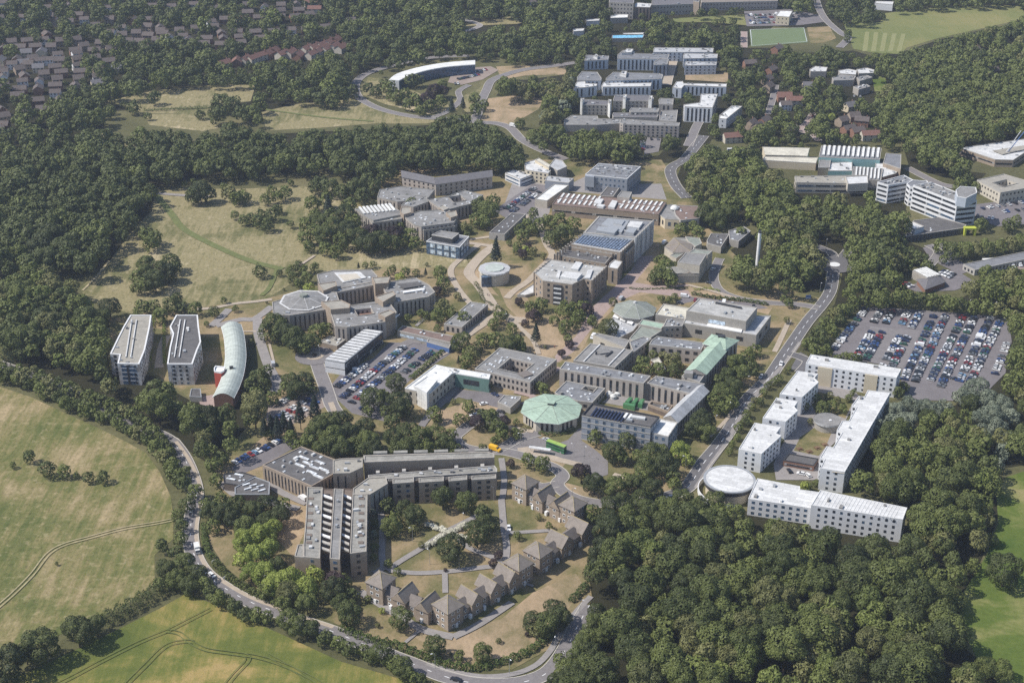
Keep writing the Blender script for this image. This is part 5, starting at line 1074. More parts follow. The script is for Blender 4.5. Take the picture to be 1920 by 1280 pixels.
for n_, px, lab in ((0, [(1225,93),(1227,89),(1338,90),(1337,98),(1225,98)], 'uppermost row of pale grey boxy hall units'), (1, [(1281,104),(1283,100),(1346,101),(1345,109),(1282,110)], 'middle row of pale grey boxy hall units'), (2, [(1284,118),(1286,115),(1344,116),(1343,122),(1284,123)], 'lowest row of pale grey boxy hall units')):
    far(lab, [(px, 9, 'wall_bluegrey', 'roof_silver', ('grid', 3, 4, 1.4, 1.4, 'd'), 8)], group='boxy hall rows')
far('dark roofed hall with bluish walls left of the middle row', [([(1082,145),(1091,134),(1120,135),(1128,147),(1126,151),(1082,151)], 9, 'wall_bluegrey', 'felt_blue')])
far('long dark roofed hall in the middle row', [([(1136,147),(1150,135),(1236,138),(1243,140),(1241,148),(1136,151)], 10, 'wall_bluegrey', 'felt_blue', FW, 5), ([(1162,138),(1166,133),(1176,133),(1174,141)], 12, 'roof_white2', 'roof_white2', None)])
far('pale roofed hall at the left front of the middle row', [([(1075,162),(1082,153),(1097,152),(1098,156),(1120,157),(1119,161),(1098,164),(1076,165)], 9, 'wall_white', 'roof_white2')])
far('pale roofed long hall behind a row of dark trees', [([(1128,160),(1131,154),(1165,152),(1170,156),(1222,155),(1220,162),(1130,163)], 8, 'wall_white', 'roof_white2', FW, 5)])
far('long white roofed hall at the right of the middle row', [([(1261,164),(1268,153),(1280,152),(1282,156),(1363,157),(1362,163),(1283,160),(1278,166)], 9, 'wall_bluegrey', 'roof_white2', FW, 5)], short='the long white roofed hall')
far('tall white hall with dark slot windows, nearest the lane', [([(1282,196),(1312,192),(1314,176),(1346,176),(1336,202),(1284,200)], 13, 'wall_white', 'roof_white2', ('slot', 3.4, 1.5, 'd'), 6)], short='the tall white slotted hall')
far('small white flat roofed block beside the tall white hall', [([(1349,216),(1372,198),(1392,199),(1362,223),(1348,222)], 8, 'wall_white', 'roof_white', ('grid', 2, 5, 1, 1, 'd'), 5)])
far('stone hall range with white chimneys, left one of the pair', [([(1088,190),(1095,186),(1142,189),(1141,197),(1092,196)], 9, 'stone_grey', 'roof_slate', ('grid', 3, 3.4, 1, 1.2, 's')), ([(1088,189),(1089,184),(1096,184),(1092,190)], 12, 'roof_white', 'roof_white', None), ([(1140,192),(1141,186),(1147,187),(1144,196)], 12, 'roof_white', 'roof_white', None)])
far('stone hall range with white chimneys, right one of the pair', [([(1150,186),(1153,178),(1222,179),(1226,184),(1224,189),(1150,189)], 9, 'stone_grey', 'roof_slate', ('grid', 3, 3.4, 1, 1.2, 's')), ([(1168,184),(1169,177),(1176,177),(1173,185)], 12, 'roof_white', 'roof_white', None), ([(1216,187),(1218,179),(1224,179),(1222,188)], 12, 'roof_white', 'roof_white', None)])
far('small dark stone block right of the stone hall range', [([(1235,187),(1238,184),(1263,185),(1262,196),(1236,195)], 9, 'stone_grey', 'felt_grey')])
far('long stone front range with small dark windows above the tree line', [([(1162,230),(1164,223),(1275,230),(1273,236),(1168,233)], 10, 'stone_pink', 'felt_grey', ('grid', 4, 3.6, 1.3, 1.3, 'd'), 4)], short='the long stone front range')
far('sprawling low grey roofed building left of the stone front range', [([(1057,225),(1072,216),(1120,217),(1122,222),(1187,224),(1184,230),(1120,234),(1058,234)], 6, 'stone_grey', 'felt_grey', None, 8), ([(1120,234),(1064,238),(1067,235),(1110,233)], 4, 'brick_red', 'roof_red', None, 0), ([(1148,216),(1150,211),(1236,212),(1232,220),(1150,219)], 6, 'stone_grey', 'roof_slate', None, 3)], 'building')
far('low grey block behind the stone front range', [([(1180,207),(1184,202),(1236,203),(1234,210),(1182,210)], 8, 'stone_grey', 'felt_grey'), ([(1235,226),(1240,207),(1271,206),(1268,228)], 5, 'stone_grey', 'felt_grey', None, 4)], 'building')
far('big stone school building at the top edge', [([(1142,-8),(1190,-8),(1188,6),(1143,4)], 17, 'stone_grey', 'roof_slate', ('grid', 4, 3.4, 1.2, 1.5, 's'))], 'school', 'the stone school', None, 'school')
far('dark square school block right of the big stone school', [([(1190,8),(1194,5),(1222,7),(1219,14),(1190,13)], 13, 'brick_dark', 'roof_white2')], 'school', None, None, 'school')
far('long stone school range with arched windows at the top edge', [([(1222,2),(1224,-3),(1310,0),(1312,7),(1222,10)], 11, 'stone_grey', 'roof_slate', ('grid', 2, 3.4, 1.2, 1.5, 's')), ([(1300,2),(1302,-4),(1312,-4),(1311,4)], 14, 'brick_brown', 'roof_slate', None)], 'school', None, None, 'school')
far('reddish stone school wing at the top right of the school', [([(1314,0),(1316,-6),(1460,-4),(1458,2),(1316,5)], 9, 'stone_pink', 'roof_tile', ('grid', 2, 3.4, 1.2, 1.5, 's'))], 'school', None, None, 'school')
far('small white roofed sports hall below the school', [([(1145,27),(1178,27),(1177,33),(1144,34)], 6, 'stone_grey', 'roof_white', None, 0)], 'hall', None, None, 'hall')
far('bright blue roofed pool hall below the school', [([(1148,66),(1208,65),(1205,71),(1147,72)], 4, 'stone_grey', 'pool_blue', None, 0), ([(1168,62),(1208,61),(1206,64),(1168,64)], 4, 'stone_grey', 'roof_white', None, 0)], 'hall', 'the blue roofed pool', None, 'hall')
far('white roofed shed left of the school', [([(1098,36),(1125,35),(1123,39),(1100,40)], 5, 'wall_white', 'roof_white2', None, 0)], 'shed', None, None, 'shed')
far('second white shed lower left of the school', [([(1074,54),(1096,53),(1094,58),(1075,59)], 5, 'wall_white', 'roof_white2', None, 0)], 'shed', None, None, 'shed')
far('white gabled clubhouse beside the far car park', [([(1455,30),(1462,20),(1486,21),(1480,32)], 9, 'wall_cream', 'roof_white', ('grid', 2, 4, 1, 1.2, 'd'), 0)], 'clubhouse', 'the white clubhouse', None, 'clubhouse')
far('long white shed beyond the playing field at the top', [([(1640,6),(1642,2),(1676,3),(1674,9)], 7, 'wall_white', 'roof_white2', None, 0)], 'shed', None, None, 'shed')
for i, px in enumerate([[(1518,130),(1528,124),(1552,126),(1549,134),(1520,134)], [(1560,146),(1575,139),(1605,143),(1600,150),(1563,151)], [(1572,132),(1590,129),(1607,132),(1605,140),(1575,138)], [(1606,130),(1625,127),(1640,131),(1638,137),(1610,138)], [(1606,145),(1625,141),(1636,145),(1612,152)], [(1600,162),(1625,158),(1632,162),(1610,168)]]):
    far(['pale flat roofed villa left of the cluster beyond the wood', 'wide flat roofed villa at the front of the cluster beyond the wood', 'flat roofed villa at the back of the cluster beyond the wood', 'pale flat roofed villa at the right of the cluster beyond the wood', 'small white terraced villa in the cluster beyond the wood', 'low white canopy building below the villa cluster'][i], [(px, 6, 'stone_grey', random.choice(['roof_white2', 'felt_grey', 'gravel_tan']), None, 3)], 'villa', None, 'flat roofed villas', 'villa')
# ---------- red roofed zigzag terraces and houses
def house_mesh(L, W, h, rise, wall, roof):
    w_ = MB(); w_.prism([(-L/2, -W/2), (L/2, -W/2), (L/2, W/2), (-L/2, W/2)], 0, h, wall)
    for s_ in (-1, 1): w_.face([(s_*L/2, -W/2*s_, h), (s_*L/2, W/2*s_, h), (s_*L/2, 0, h+rise)], wall)
    for k in range(3):
        for s_ in (-1, 1):
            for z in (1.4, 4.0): x = -L/3+k*L/3; w_.face([(x-.6, s_*(W/2+.03), z-.6), (x+.6, s_*(W/2+.03), z-.6), (x+.6, s_*(W/2+.03), z+.6), (x-.6, s_*(W/2+.03), z+.6)][::s_ if s_ == -1 else 1], 'glass')
    r = MB(); o = .5
    r.face([(-L/2-o, -W/2-o, h-.2), (L/2+o, -W/2-o, h-.2), (L/2+o, 0, h+rise), (-L/2-o, 0, h+rise)], roof); r.face([(L/2+o, W/2+o, h-.2), (-L/2-o, W/2+o, h-.2), (-L/2-o, 0, h+rise), (L/2+o, 0, h+rise)], roof)
    r.box((L/3, .8, h+rise-1.2), (.8, .8, 1.9), 'brick_red')
    return w_.mesh('wall'), r.mesh('roof')
HM = [house_mesh(*a) for a in [(11, 8, 5.4, 2.8, 'brick_red', 'roof_house'), (9, 8, 5.4, 3.2, 'brick_brown', 'roof_house'), (14, 8, 5.2, 2.8, 'stone_buff', 'roof_red'), (10, 9, 5.2, 3.0, 'wall_cream', 'roof_slate'), (9, 7, 5.4, 2.6, 'wall_white', 'roof_house'), (12, 9, 5.0, 3.4, 'brick_red', 'roof_red')]]
NH = [0]
def house(x, y, rz, k, label, group=None):
    o = empty('house', (x, y, 0), rz); tag(o, label, 'house', group); link('wall', HM[k][0], o); link('roof', HM[k][1], o); NH[0] += 1
    me = HM[k][0]; q = [(x+a*math.cos(rz)-c*math.sin(rz), y+a*math.sin(rz)+c*math.cos(rz)) for a, c in ((-6, -4), (6, -4), (6, 4), (-6, 4))]; SOLID.fill(q)
    CLEAR.fill([PX(*p, 8)[:2] for p in q])
    if not group or 'suburb' not in group: CLEAR.fill([PX(*p, 3)[:2] for p in q])
    return o
ROOFW = ['brown tiled', 'dark tiled', 'red roofed', 'slate roofed', 'pale walled', 'orange brick']
def estate(poly, rz, sp, row, keep, where, ks=(0, 1, 0, 1, 3, 4), jit=.15):
    q = [G(*p) for p in poly]; xs = [p[0] for p in q]; ys = [p[1] for p in q]; cx, cy = sum(xs)/len(xs), sum(ys)/len(ys); D = max(max(xs)-min(xs), max(ys)-min(ys)); c, s_ = math.cos(rz), math.sin(rz)
    for j in range(int(-D/row), int(D/row)+1):
        ph = random.uniform(0, sp)
        for i in range(int(-D/sp), int(D/sp)+1):
            a, d = i*sp+ph+random.gauss(0, 1), j*row+random.gauss(0, 2.5)+(6 if i % 7 > 3 else 0); x, y = cx+a*c-d*s_, cy+a*s_+d*c
            if random.random() > keep or not inpoly(np.array([x]), np.array([y]), q)[0] or SOLID.hit(x, y): continue
            u, v, _ = PX(x, y); 
            if not (-20 < u < 1940 and -15 < v): continue
            k = random.choice(ks); house(x, y, rz+random.gauss(0, jit)+(math.pi/2 if random.random() < .15 else 0), k, f'{ROOFW[k]} house among trees in {where}', f'houses in {where}')
for i, (px, py) in enumerate([(505,108),(515,104),(530,110),(545,107),(560,113),(575,100),(590,97),(605,93),(618,88),(630,84),(598,104),(612,100),(628,96),(445,124),(460,120),(475,118),(420,128),(640,98),(585,110),(492,112)]):
    x, y = G(px, py); house(x, y, R(70)+random.gauss(0, .15), random.choice([2, 5, 2]), f'{["steep", "tall", "narrow"][i%3]} red roofed terrace unit, {["upper", "lower", "middle"][i%3]} zigzag row before the far wood', 'red zigzag terraces before the far wood')
for i, (px, py, rz, k, lab) in enumerate([(1470,190,0,5,'bright orange roofed house with a white annexe'),(1488,197,0,2,'dark red roofed house joined to the orange roofed one'),(1472,206,.1,4,'white walled house in front of the red roofed pair'),(1578,236,.6,1,'large dark gabled house at the head of three garden strips'),(1600,228,.2,1,'long dark roofed house behind the garden strips'),(1615,236,-.3,0,'brown roofed house touching the garden strips'),(1590,252,.5,0,'brown gabled house left of the garden strips'),(1606,256,.4,0,'brown gabled house nearest the garden strips'),(1480,253,.4,0,'small brown roofed house left of the curved drive'),(1592,208,.5,3,'grey roofed house in the trees above the garden strips'),(1515,170,0,3,'grey pyramid roofed house among dark trees'),(1630,262,.1,2,'small red roofed bungalow below the garden strips'),(1420,248,.9,1,'dark roofed house above the bus yard'),(1408,242,.9,1,'dark roofed house behind the bus yard'),(1432,236,.9,0,'brown roofed house highest on the lane'),(1372,266,.2,2,'red roofed hut beside the bus yard'),(1405,128,.2,0,'brown house beside the far pitch'),(1438,158,.9,1,'dark house beside the narrow lane'),(1445,140,.9,0,'brown house high on the narrow lane'),(1440,172,.9,1,'dark gabled house low on the narrow lane'),(1456,100,.9,0,'brown roofed house just below the far pitch')]):
    x, y = G(px, py); house(x, y, rz, k, lab, 'houses along the lane')
estate([(-20,150),(60,120),(190,95),(240,110),(230,150),(130,190),(60,230),(-20,262)], .35, 16, 22, .75, 'the near left suburb')
estate([(-20,90),(100,70),(200,85),(230,105),(120,118),(0,150),(-20,150)], .2, 15, 21, .7, 'the middle left suburb')
estate([(90,36),(240,36),(300,50),(330,75),(280,100),(200,80),(90,54)], .05, 13, 26, .8, 'the long terraces at far left', (0, 1, 4))
estate([(380,20),(480,10),(620,10),(610,35),(520,48),(430,45),(380,60)], .3, 17, 26, .85, 'the far upper suburb', (0, 2, 4, 1))
estate([(300,62),(400,52),(500,62),(600,62),(665,45),(620,66),(480,88),(380,98),(310,95)], .2, 17, 22, .7, 'the mid distance suburb', (0, 1, 0, 4))
estate([(-20,0),(380,0),(380,18),(240,30),(90,34),(-20,60)], .1, 22, 34, .7, 'the farthest left suburb', (0, 1, 4))
estate([(620,0),(1060,0),(1050,20),(900,26),(620,30)], .1, 30, 36, .3, 'the far upper edge', (3, 4, 1))
estate([(1700,-10),(1480,-10),(1480,12),(1560,16)], .1, 24, 30, .4, 'the upper right edge', (2, 0, 5))
estate([(1800,95),(1940,60),(1940,150),(1860,160),(1810,140)], .4, 26, 34, .5, 'the wooded right slope', (1, 3))
LAND += [('the mini roundabout', *G(590,668)), ('the far roundabout', *G(1565,497)), ('the main car park', *G(1750,660))]
# ================================================================ vehicles
def car_mesh(paint, hatch=True, van=False):
    L, W = (5.3, 2.0) if van else (4.25 if hatch else 4.6, 1.78)
    b = MB(); l, w_ = L/2, W/2
    if van: prof = [(-l, .35), (l, .35), (l, 1.0), (l-.9, 1.25), (l-1.7, 2.05), (-l, 2.1)]
    else: prof = [(-l, .32), (l, .32), (l, .72), (l-1.0, .95), (-l+.1, .98)] if hatch else [(-l, .32), (l, .32), (l, .72), (l-1.1, .93), (-l+.9, .95), (-l, .9)]
    n = len(prof)
    for s_ in (-1, 1): b.face([(x, s_*(w_-(.05 if z > .9 else 0)), z) for x, z in (prof if s_ == -1 else prof[::-1])], paint)
    for i in range(n): (x0, z0), (x1, z1) = prof[i], prof[(i+1) % n]; b.face([(x0, -w_, z0), (x0, w_, z0), (x1, w_, z1), (x1, -w_, z1)][::-1], paint)
    g = MB()
    if van: g.face([(l-1.72, -w_+.15, 2.0), (l-.93, -w_+.12, 1.28), (l-.93, w_-.12, 1.28), (l-1.72, w_-.15, 2.0)][::1], 'glass'); g.v = [(x+.02, y, z+.02) for x, y, z in g.v]
    else:
        a0, a1, r0, r1 = (-l+.15, l-1.15, -l+.55, l-2.0) if hatch else (-l+.75, l-1.2, -l+1.35, l-2.05); lo = [(a0, -w_+.08), (a1, -w_+.08), (a1, w_-.08), (a0, w_-.08)]; hi = [(r0, -w_+.24), (r1, -w_+.24), (r1, w_-.24), (r0, w_-.24)]
        for i in range(4): j = (i+1) % 4; g.face([(*lo[i], .93), (*lo[j], .93), (*hi[j], 1.42), (*hi[i], 1.42)], 'glass')
        b.face([(*p, 1.425) for p in hi], paint)
    return b.mesh('body'), g.mesh('windows')
def wheels_mesh(L):
    m = MB()
    n = 10; c = [(.32*math.cos(i*2*math.pi/n), .32*math.sin(i*2*math.pi/n)) for i in range(n)]
    for i in range(n): (x0, z0), (x1, z1) = c[i], c[(i+1) % n]; m.face([(x0, -.11, z0), (x1, -.11, z1), (x1, .11, z1), (x0, .11, z0)], 'rubber')
    m.face([(x, -.11, z) for x, z in c], 'metal_grey'); m.face([(x, .11, z) for x, z in c[::-1]], 'metal_grey'); return m.mesh('wheel')
WHL = wheels_mesh(4)
def unit_lamp():
    m = MB(); m.box((0, 0, -.08), (.08, .34, .16), 'trim_white'); return m.mesh('headlight')
HL = unit_lamp()
CM = {}
def cm(col, kind):
    k = (col, kind)
    if k not in CM: CM[k] = car_mesh('paint_'+col.replace('-', '_'), kind == 'hatchback', kind == 'van')
    return CM[k]
def put_car(x, y, rz, col, kind, label, group, z, detail=False, name='parked_car', cat='car'):
    o = empty(name, (x, y, z), rz); tag(o, label, cat, group); bm, gm = cm(col, kind); link('body', bm, o); link('windows', gm, o)
    if detail:
        l, w_ = (1.6, .95) if kind == 'van' else (1.3, .82)
        for a in (-l, l):
            for s_ in (-w_, w_): link('wheel', WHL, o, (a, s_, .33))
        f = 2.66 if kind == 'van' else (2.14 if kind == 'hatchback' else 2.32)
        for s_ in (-.6, .6): link('headlight', HL, o, (f, s_, .68))
    return o
PAL = ['white']*5+['silver']*5+['grey']*4+['black']*5+['blue']*3+['red']*2+['sky-blue']*1+['navy']*4+['green']*1
ROWS = []   # (start px, end px, description, fill, facing offset)
def row(a, b, desc, fill=.95, sp=2.5): ROWS.append((a, b, desc, fill, sp))
row((1694,713), (1752,588), 'left row of the third long double column, main car park'); row((1714,717), (1774,590), 'right row of the third long double column, main car park')
row((1740,722), (1806,592), 'left row of the fourth long double column, main car park'); row((1762,726), (1827,594), 'right row of the fourth long double column, main car park')
row((1797,716), (1857,595), 'left row of the fifth long double column, main car park'); row((1818,716), (1878,597), 'right row of the fifth long double column, main car park')
row((1654,687), (1690,624), 'left row of the second lower cluster, main car park', .9); row((1671,689), (1703,628), 'right row of the second lower cluster, main car park', .8)
row((1604,672), (1635,620), 'left row of the first lower cluster, main car park'); row((1622,676), (1655,621), 'right row of the first lower cluster, main car park')
row((1637,606), (1652,582), 'left row of the first upper cluster, main car park'); row((1659,608), (1674,582), 'right row of the first upper cluster, main car park')
row((1688,612), (1703,584), 'left row of the second upper cluster, main car park'); row((1708,616), (1725,586), 'right row of the second upper cluster, main car park')
row((1562,656), (1625,577), 'hedge side row at the left edge, main car park', .85); row((1864,702), (1890,640), 'wood side row at the right edge, main car park', .6)
row((640,747), (760,648), 'left row of the middle double row, central car park'); row((657,757), (785,651), 'right row of the middle double row, central car park')
row((629,727), (694,679), 'row beside the ribbed roof building, central car park', .9); row((755,700), (812,659), 'row beside the clipped hedge, central car park', .85)
row((505,765), (568,735), 'back row of the brown surfaced car park', .8); row((512,787), (588,745), 'left row of the brown surfaced car park'); row((522,795), (600,750), 'right row of the brown surfaced car park', .85)
row((436,869), (530,824), 'single row on the lane behind the square hall', .95)
row((948,393), (1004,352), 'left row of the upper sloping car park'); row((958,399), (1013,360), 'right row of the upper sloping car park', .8); row((1300,563), (1420,577), 'strip of bays behind the great stone hall', .3)
row((1690,528), (1712,540), 'short row by the small ribbed workshop', .8); row((1760,512), (1790,524), 'right yard of the small ribbed workshop', .9); row((1765,508), (1795,518), 'upper yard of the small ribbed workshop', .7)
row((1205,262), (1203,282), 'yard below the stone front range', .8); row((1236,262), (1218,262), 'top of the yard below the stone front range', .9)
row((858,150), (900,140), 'front row of the crescent car park', .9); row((850,141), (915,131), 'back row of the crescent car park', .9); row((846,158), (872,157), 'lower row of the crescent car park', .8)
for i in range(4): row((1402+i,30+i*5), (1500,26+i*5), f'{["first", "second", "third", "fourth"][i]} row of the far sports car park', .8)
row((1830,405), (1870,412), 'yard of the square court block', .7); row((1840,392), (1930,378), 'upper yard of the square court block', .7); row((1880,398), (1935,392), 'middle yard of the square court block', .7)
row((1862,497), (1930,485), 'yard under the long shed', .6); row((1640,10), (1850,4), 'fence line beyond the playing field', .5)
row((1150,203), (1172,203), 'small court of the far halls', .6); row((1342,278), (1398,285), 'bus yard edge', .4); row((1555,178), (1625,183), 'lay by behind the villas', .5)
cars = []
for a, b_, desc, fill, sp in ROWS:
    A_, B_ = G(*a, .3), G(*b_, .3); L = math.dist(A_, B_); n = int(L/sp); d = ((B_[0]-A_[0])/L, (B_[1]-A_[1])/L); an = math.atan2(d[1], d[0])+math.pi/2; prev = None; idx = 0
    flip = 'right' in desc or 'middle' in desc
    for i in range(n):
        if random.random() > fill: prev = 'an empty bay'; continue
        idx += 1; x, y = A_[0]+d[0]*(i+.5)*sp, A_[1]+d[1]*(i+.5)*sp; col = random.choice(PAL); kind = 'hatchback' if random.random() < .7 else 'saloon'
        if random.random() < .03: kind = 'van'; col = 'white'
        cars.append([x+random.gauss(0, .12), y+random.gauss(0, .2), an+(math.pi if random.random() < .5 else 0)+random.gauss(0, .03), col, kind, desc, idx, scale_at(x, y)])
cars.sort(key=lambda c: -c[7])
def nth(i): return f"{i}{'th' if 10 <= i % 100 <= 20 else {1: 'st', 2: 'nd', 3: 'rd'}.get(i % 10, 'th')}"
for c in cars[:285]:
    put_car(c[0], c[1], c[2], c[3], c[4], f'{c[3]} {c[4]}, {nth(c[6])} from near end, {c[5]}'.replace(' double', ''), 'cars parked in rows', surf_z(c[0], c[1]), c[7] > 99)
v, f, mi, mats, k0 = [], [], [], [], 0
for c in cars[285:]:
    z = .3; co, si = math.cos(c[2]), math.sin(c[2])
    for me in cm(c[3], c[4]):
        k = len(v)
        for t in me.vertices: v.append((c[0]+t.co.x*co-t.co.y*si, c[1]+t.co.x*si+t.co.y*co, z+t.co.z))
        for p in me.polygons:
            f.append([k+i for i in p.vertices]); mm = me.materials[p.material_index]
            if mm not in mats: mats.append(mm)
            mi.append(mats.index(mm))
me = bpy.data.meshes.new('distant_cars'); me.from_pydata(v, [], f)
for mm in mats: me.materials.append(mm)
me.polygons.foreach_set('material_index', mi); tag(link('distant_cars', me), 'rows of small cars in the farther and fuller car parks', 'cars', None, 'stuff')
def vehicle(px, py, tx, ty, col, kind, label, cat='car'):
    """at a picture point, heading towards another picture point"""
    x, y = G(px, py, .5); a, b_ = G(tx, ty, .5); return put_car(x, y, math.atan2(b_-y, a-x), col, kind, label, None, surf_z(x, y)+.02, True, 'moving_car' if kind != 'van' else 'van', cat)
vehicle(397,1078,380,1062,'white','saloon','white saloon driving on the perimeter road left of the pale green trees')
vehicle(855,1274,840,1270,'black','saloon','black car on the perimeter road at the bottom edge')
vehicle(1465,683,1455,700,'white','hatchback','white car driving on the long straight street near the cream block')
vehicle(1427,706,1420,716,'silver','hatchback','silver car driving on the long street beside the green roofed range')
vehicle(350,900,356,925,'white','hatchback','white car half under trees on the perimeter road')
vehicle(358,957,358,975,'white','hatchback','white car at the trees where the perimeter road straightens')
vehicle(928,740,940,745,'navy','saloon','dark blue car on the drive in front of the L shaped white roofed block')
vehicle(869,838,880,842,'black','saloon','black car leaving the junction behind the stepped concrete college')
vehicle(1024,824,1012,820,'silver','hatchback','silver car parked by the bus lay by under the green octagon')
vehicle(954,990,955,1010,'white','hatchback','white car parked on the path of the front courtyard')
vehicle(1255,933,1240,937,'silver','hatchback','silver car at the junction under trees near the round roof')
vehicle(899,770,912,772,'navy','saloon','dark blue car in the small drive behind the copper coloured trees')
vehicle(888,778,876,780,'white','hatchback','white car in the small drive behind the copper coloured trees')
vehicle(907,757,920,754,'white','hatchback','white car by the hedge of the small lodge drive'); vehicle(939,772,925,768,'black','hatchback','black car beside the small flat roofed lodge')
vehicle(1502,888,1492,886,'white','hatchback','white car beside the bike store, left of two'); vehicle(1515,891,1508,884,'white','hatchback','white car beside the bike store, right of two'); vehicle(1480,883,1478,880,'black','hatchback','dark car in shade beside the bike store')
vehicle(1789,710,1775,708,'black','saloon','black car turning between the long rows of the main car park')
vehicle(680,765,690,762,'navy','hatchback','dark blue car alone at the front corner of the central car park'); vehicle(806,660,800,664,'blue','hatchback','bright blue car at the head of the hedge row')
vehicle(1328,530,1335,532,'black','hatchback','dark car beside the stone fly tower lawn'); vehicle(1337,505,1345,500,'white','hatchback','white car parked beside the stone fly tower')
vehicle(1274,568,1290,572,'black','saloon','black car behind the great stone hall'); vehicle(673,182,671,175,'navy','hatchback','dark car on the looping road below the crescent')
vehicle(1524,218,1520,228,'red','hatchback','red car in the pink drive beside the orange roofed house')
vehicle(1284,556,1305,558,'white','van','long white van behind the great stone hall', 'van'); vehicle(568,935,560,930,'white','van','white van in the service yard beside the concrete college', 'van'); vehicle(1770,492,1755,485,'white','van','white van in the yard above the small workshop', 'van')
vehicle(1112,632,1106,640,'white','van','white van on the pink plaza beside the round tree', 'van'); vehicle(1165,560,1172,553,'silver','van','silver van by the faceted theatre roof', 'van'); vehicle(1246,455,1252,450,'white','van','white van in the shade between the library and the hipped cluster', 'van')
vehicle(1898,500,1904,505,'white','van','white van nearest in the yard under the long shed', 'van'); vehicle(1911,497,1917,502,'white','van','second white van in the yard under the long shed', 'van'); vehicle(512,683,510,676,'silver','van','cream van on the lane beside the curved hall lawn', 'van')
# box truck on the perimeter road
def box_truck(px, py, tx, ty, label, col='roof_white'):
    x, y = G(px, py, .5); a, b_ = G(tx, ty, .5); o = empty('box_truck', (x, y, surf_z(x, y)+.02), math.atan2(b_-y, a-x)); tag(o, label, 'truck')
    m = MB(); m.box((-.8, 0, .75), (4.2, 2.2, 2.3), 'trim_white', 0, col); link('cargo_box', m.mesh('cargo_box'), o)
    m = MB(); m.v = []; m.prism([(1.4, -1), (3.0, -1), (3.0, 1), (1.4, 1)], .45, 1.3, 'paint_white'); m.prism([(1.4, -.95), (2.5, -.95), (2.5, .95), (1.4, .95)], 1.3, 2.1, 'paint_white', 'roof_white'); link('cab', m.mesh('cab'), o)
    m = MB(); m.face([(2.52, -.85, 2.0), (2.95, -.85, 1.32), (2.95, .85, 1.32), (2.52, .85, 2.0)][::-1], 'glass'); link('windscreen', m.mesh('windscreen'), o)
    for i in (-2, 2.1):
        for s_ in (-.95, .95): link('wheel', WHL, o, (i, s_, .42), 0, (1.3, 1.6, 1.3))
box_truck(370, 1032, 374, 1048, 'white box truck driving down the perimeter road'); box_truck(962, 238, 975, 241, 'long white coach like truck on the upper road bend')
# double deck bus
x, y = G(1043, 843, .5); a, b_ = G(1062, 850, .5); o = empty('double_decker_bus', (x, y, surf_z(x, y)+.02), math.atan2(b_-y, a-x)); tag(o, 'green double decker bus standing at the bus island', 'bus')
m = MB(); m.box((0, 0, .35), (10.8, 2.5, 1.0), 'bus_green'); m.box((0, 0, 2.0), (10.8, 2.5, .7), 'bus_green'); m.box((0, 0, 3.6), (10.8, 2.5, .6), 'bus_green', 0, 'bus_lime'); link('body', m.mesh('body'), o)
m = MB(); m.box((0, 0, 1.35), (10.6, 2.44, .65), 'glass'); m.box((0, 0, 2.7), (10.6, 2.44, .9), 'glass'); link('windows', m.mesh('windows'), o); m = MB(); m.box((-2.6, 0, 4.2), (5.2, 2.1, .05), 'bus_lime'); m.box((-5.43, 0, .6), (.06, 2.3, 3), 'bus_lime'); link('panel', m.mesh('panel'), o)
for i in (-3.2, 3.4):
    for s_ in (-1.15, 1.15): link('wheel', WHL, o, (i, s_, .5), 0, (1.5, 1.6, 1.5))
# yellow van
x, y = G(928, 843, .5); a, b_ = G(940, 847, .5); o = empty('yellow_van', (x, y, surf_z(x, y)+.02), math.atan2(b_-y, a-x)); tag(o, 'bright yellow long van turning at the junction behind the college', 'van')
bm, gm = car_mesh('paint_yellow', False, True); link('body', bm, o, scale=(1.2, 1.1, 1.2)); link('windows', gm, o, scale=(1.2, 1.1, 1.2))
for i in (-1.9, 1.9):
    for s_ in (-1.02, 1.02): link('wheel', WHL, o, (i, s_, .36))
for i, (px, py, tx) in enumerate([(1372, 284, 1385), (1392, 286, 1405), (1852, 492, 1860)]):
    x, y = G(px, py, .5); o = empty('coach', (x, y, .4), 0.1); tag(o, ['white minibus left in the yard below the red roofed hut', 'white minibus right in the yard below the red roofed hut', 'white minibus at the left end of the long shed yard'][i], 'minibus', 'white minibuses')
    m = MB(); m.box((0, 0, .35), (7.5, 2.3, 1.1), 'paint_white'); m.box((0, 0, 2.1), (7.4, 2.25, .6), 'paint_white', 0, 'roof_white'); link('body', m.mesh('body'), o); m = MB(); m.box((0, 0, 1.45), (7.3, 2.2, .65), 'glass'); link('windows', m.mesh('windows'), o)
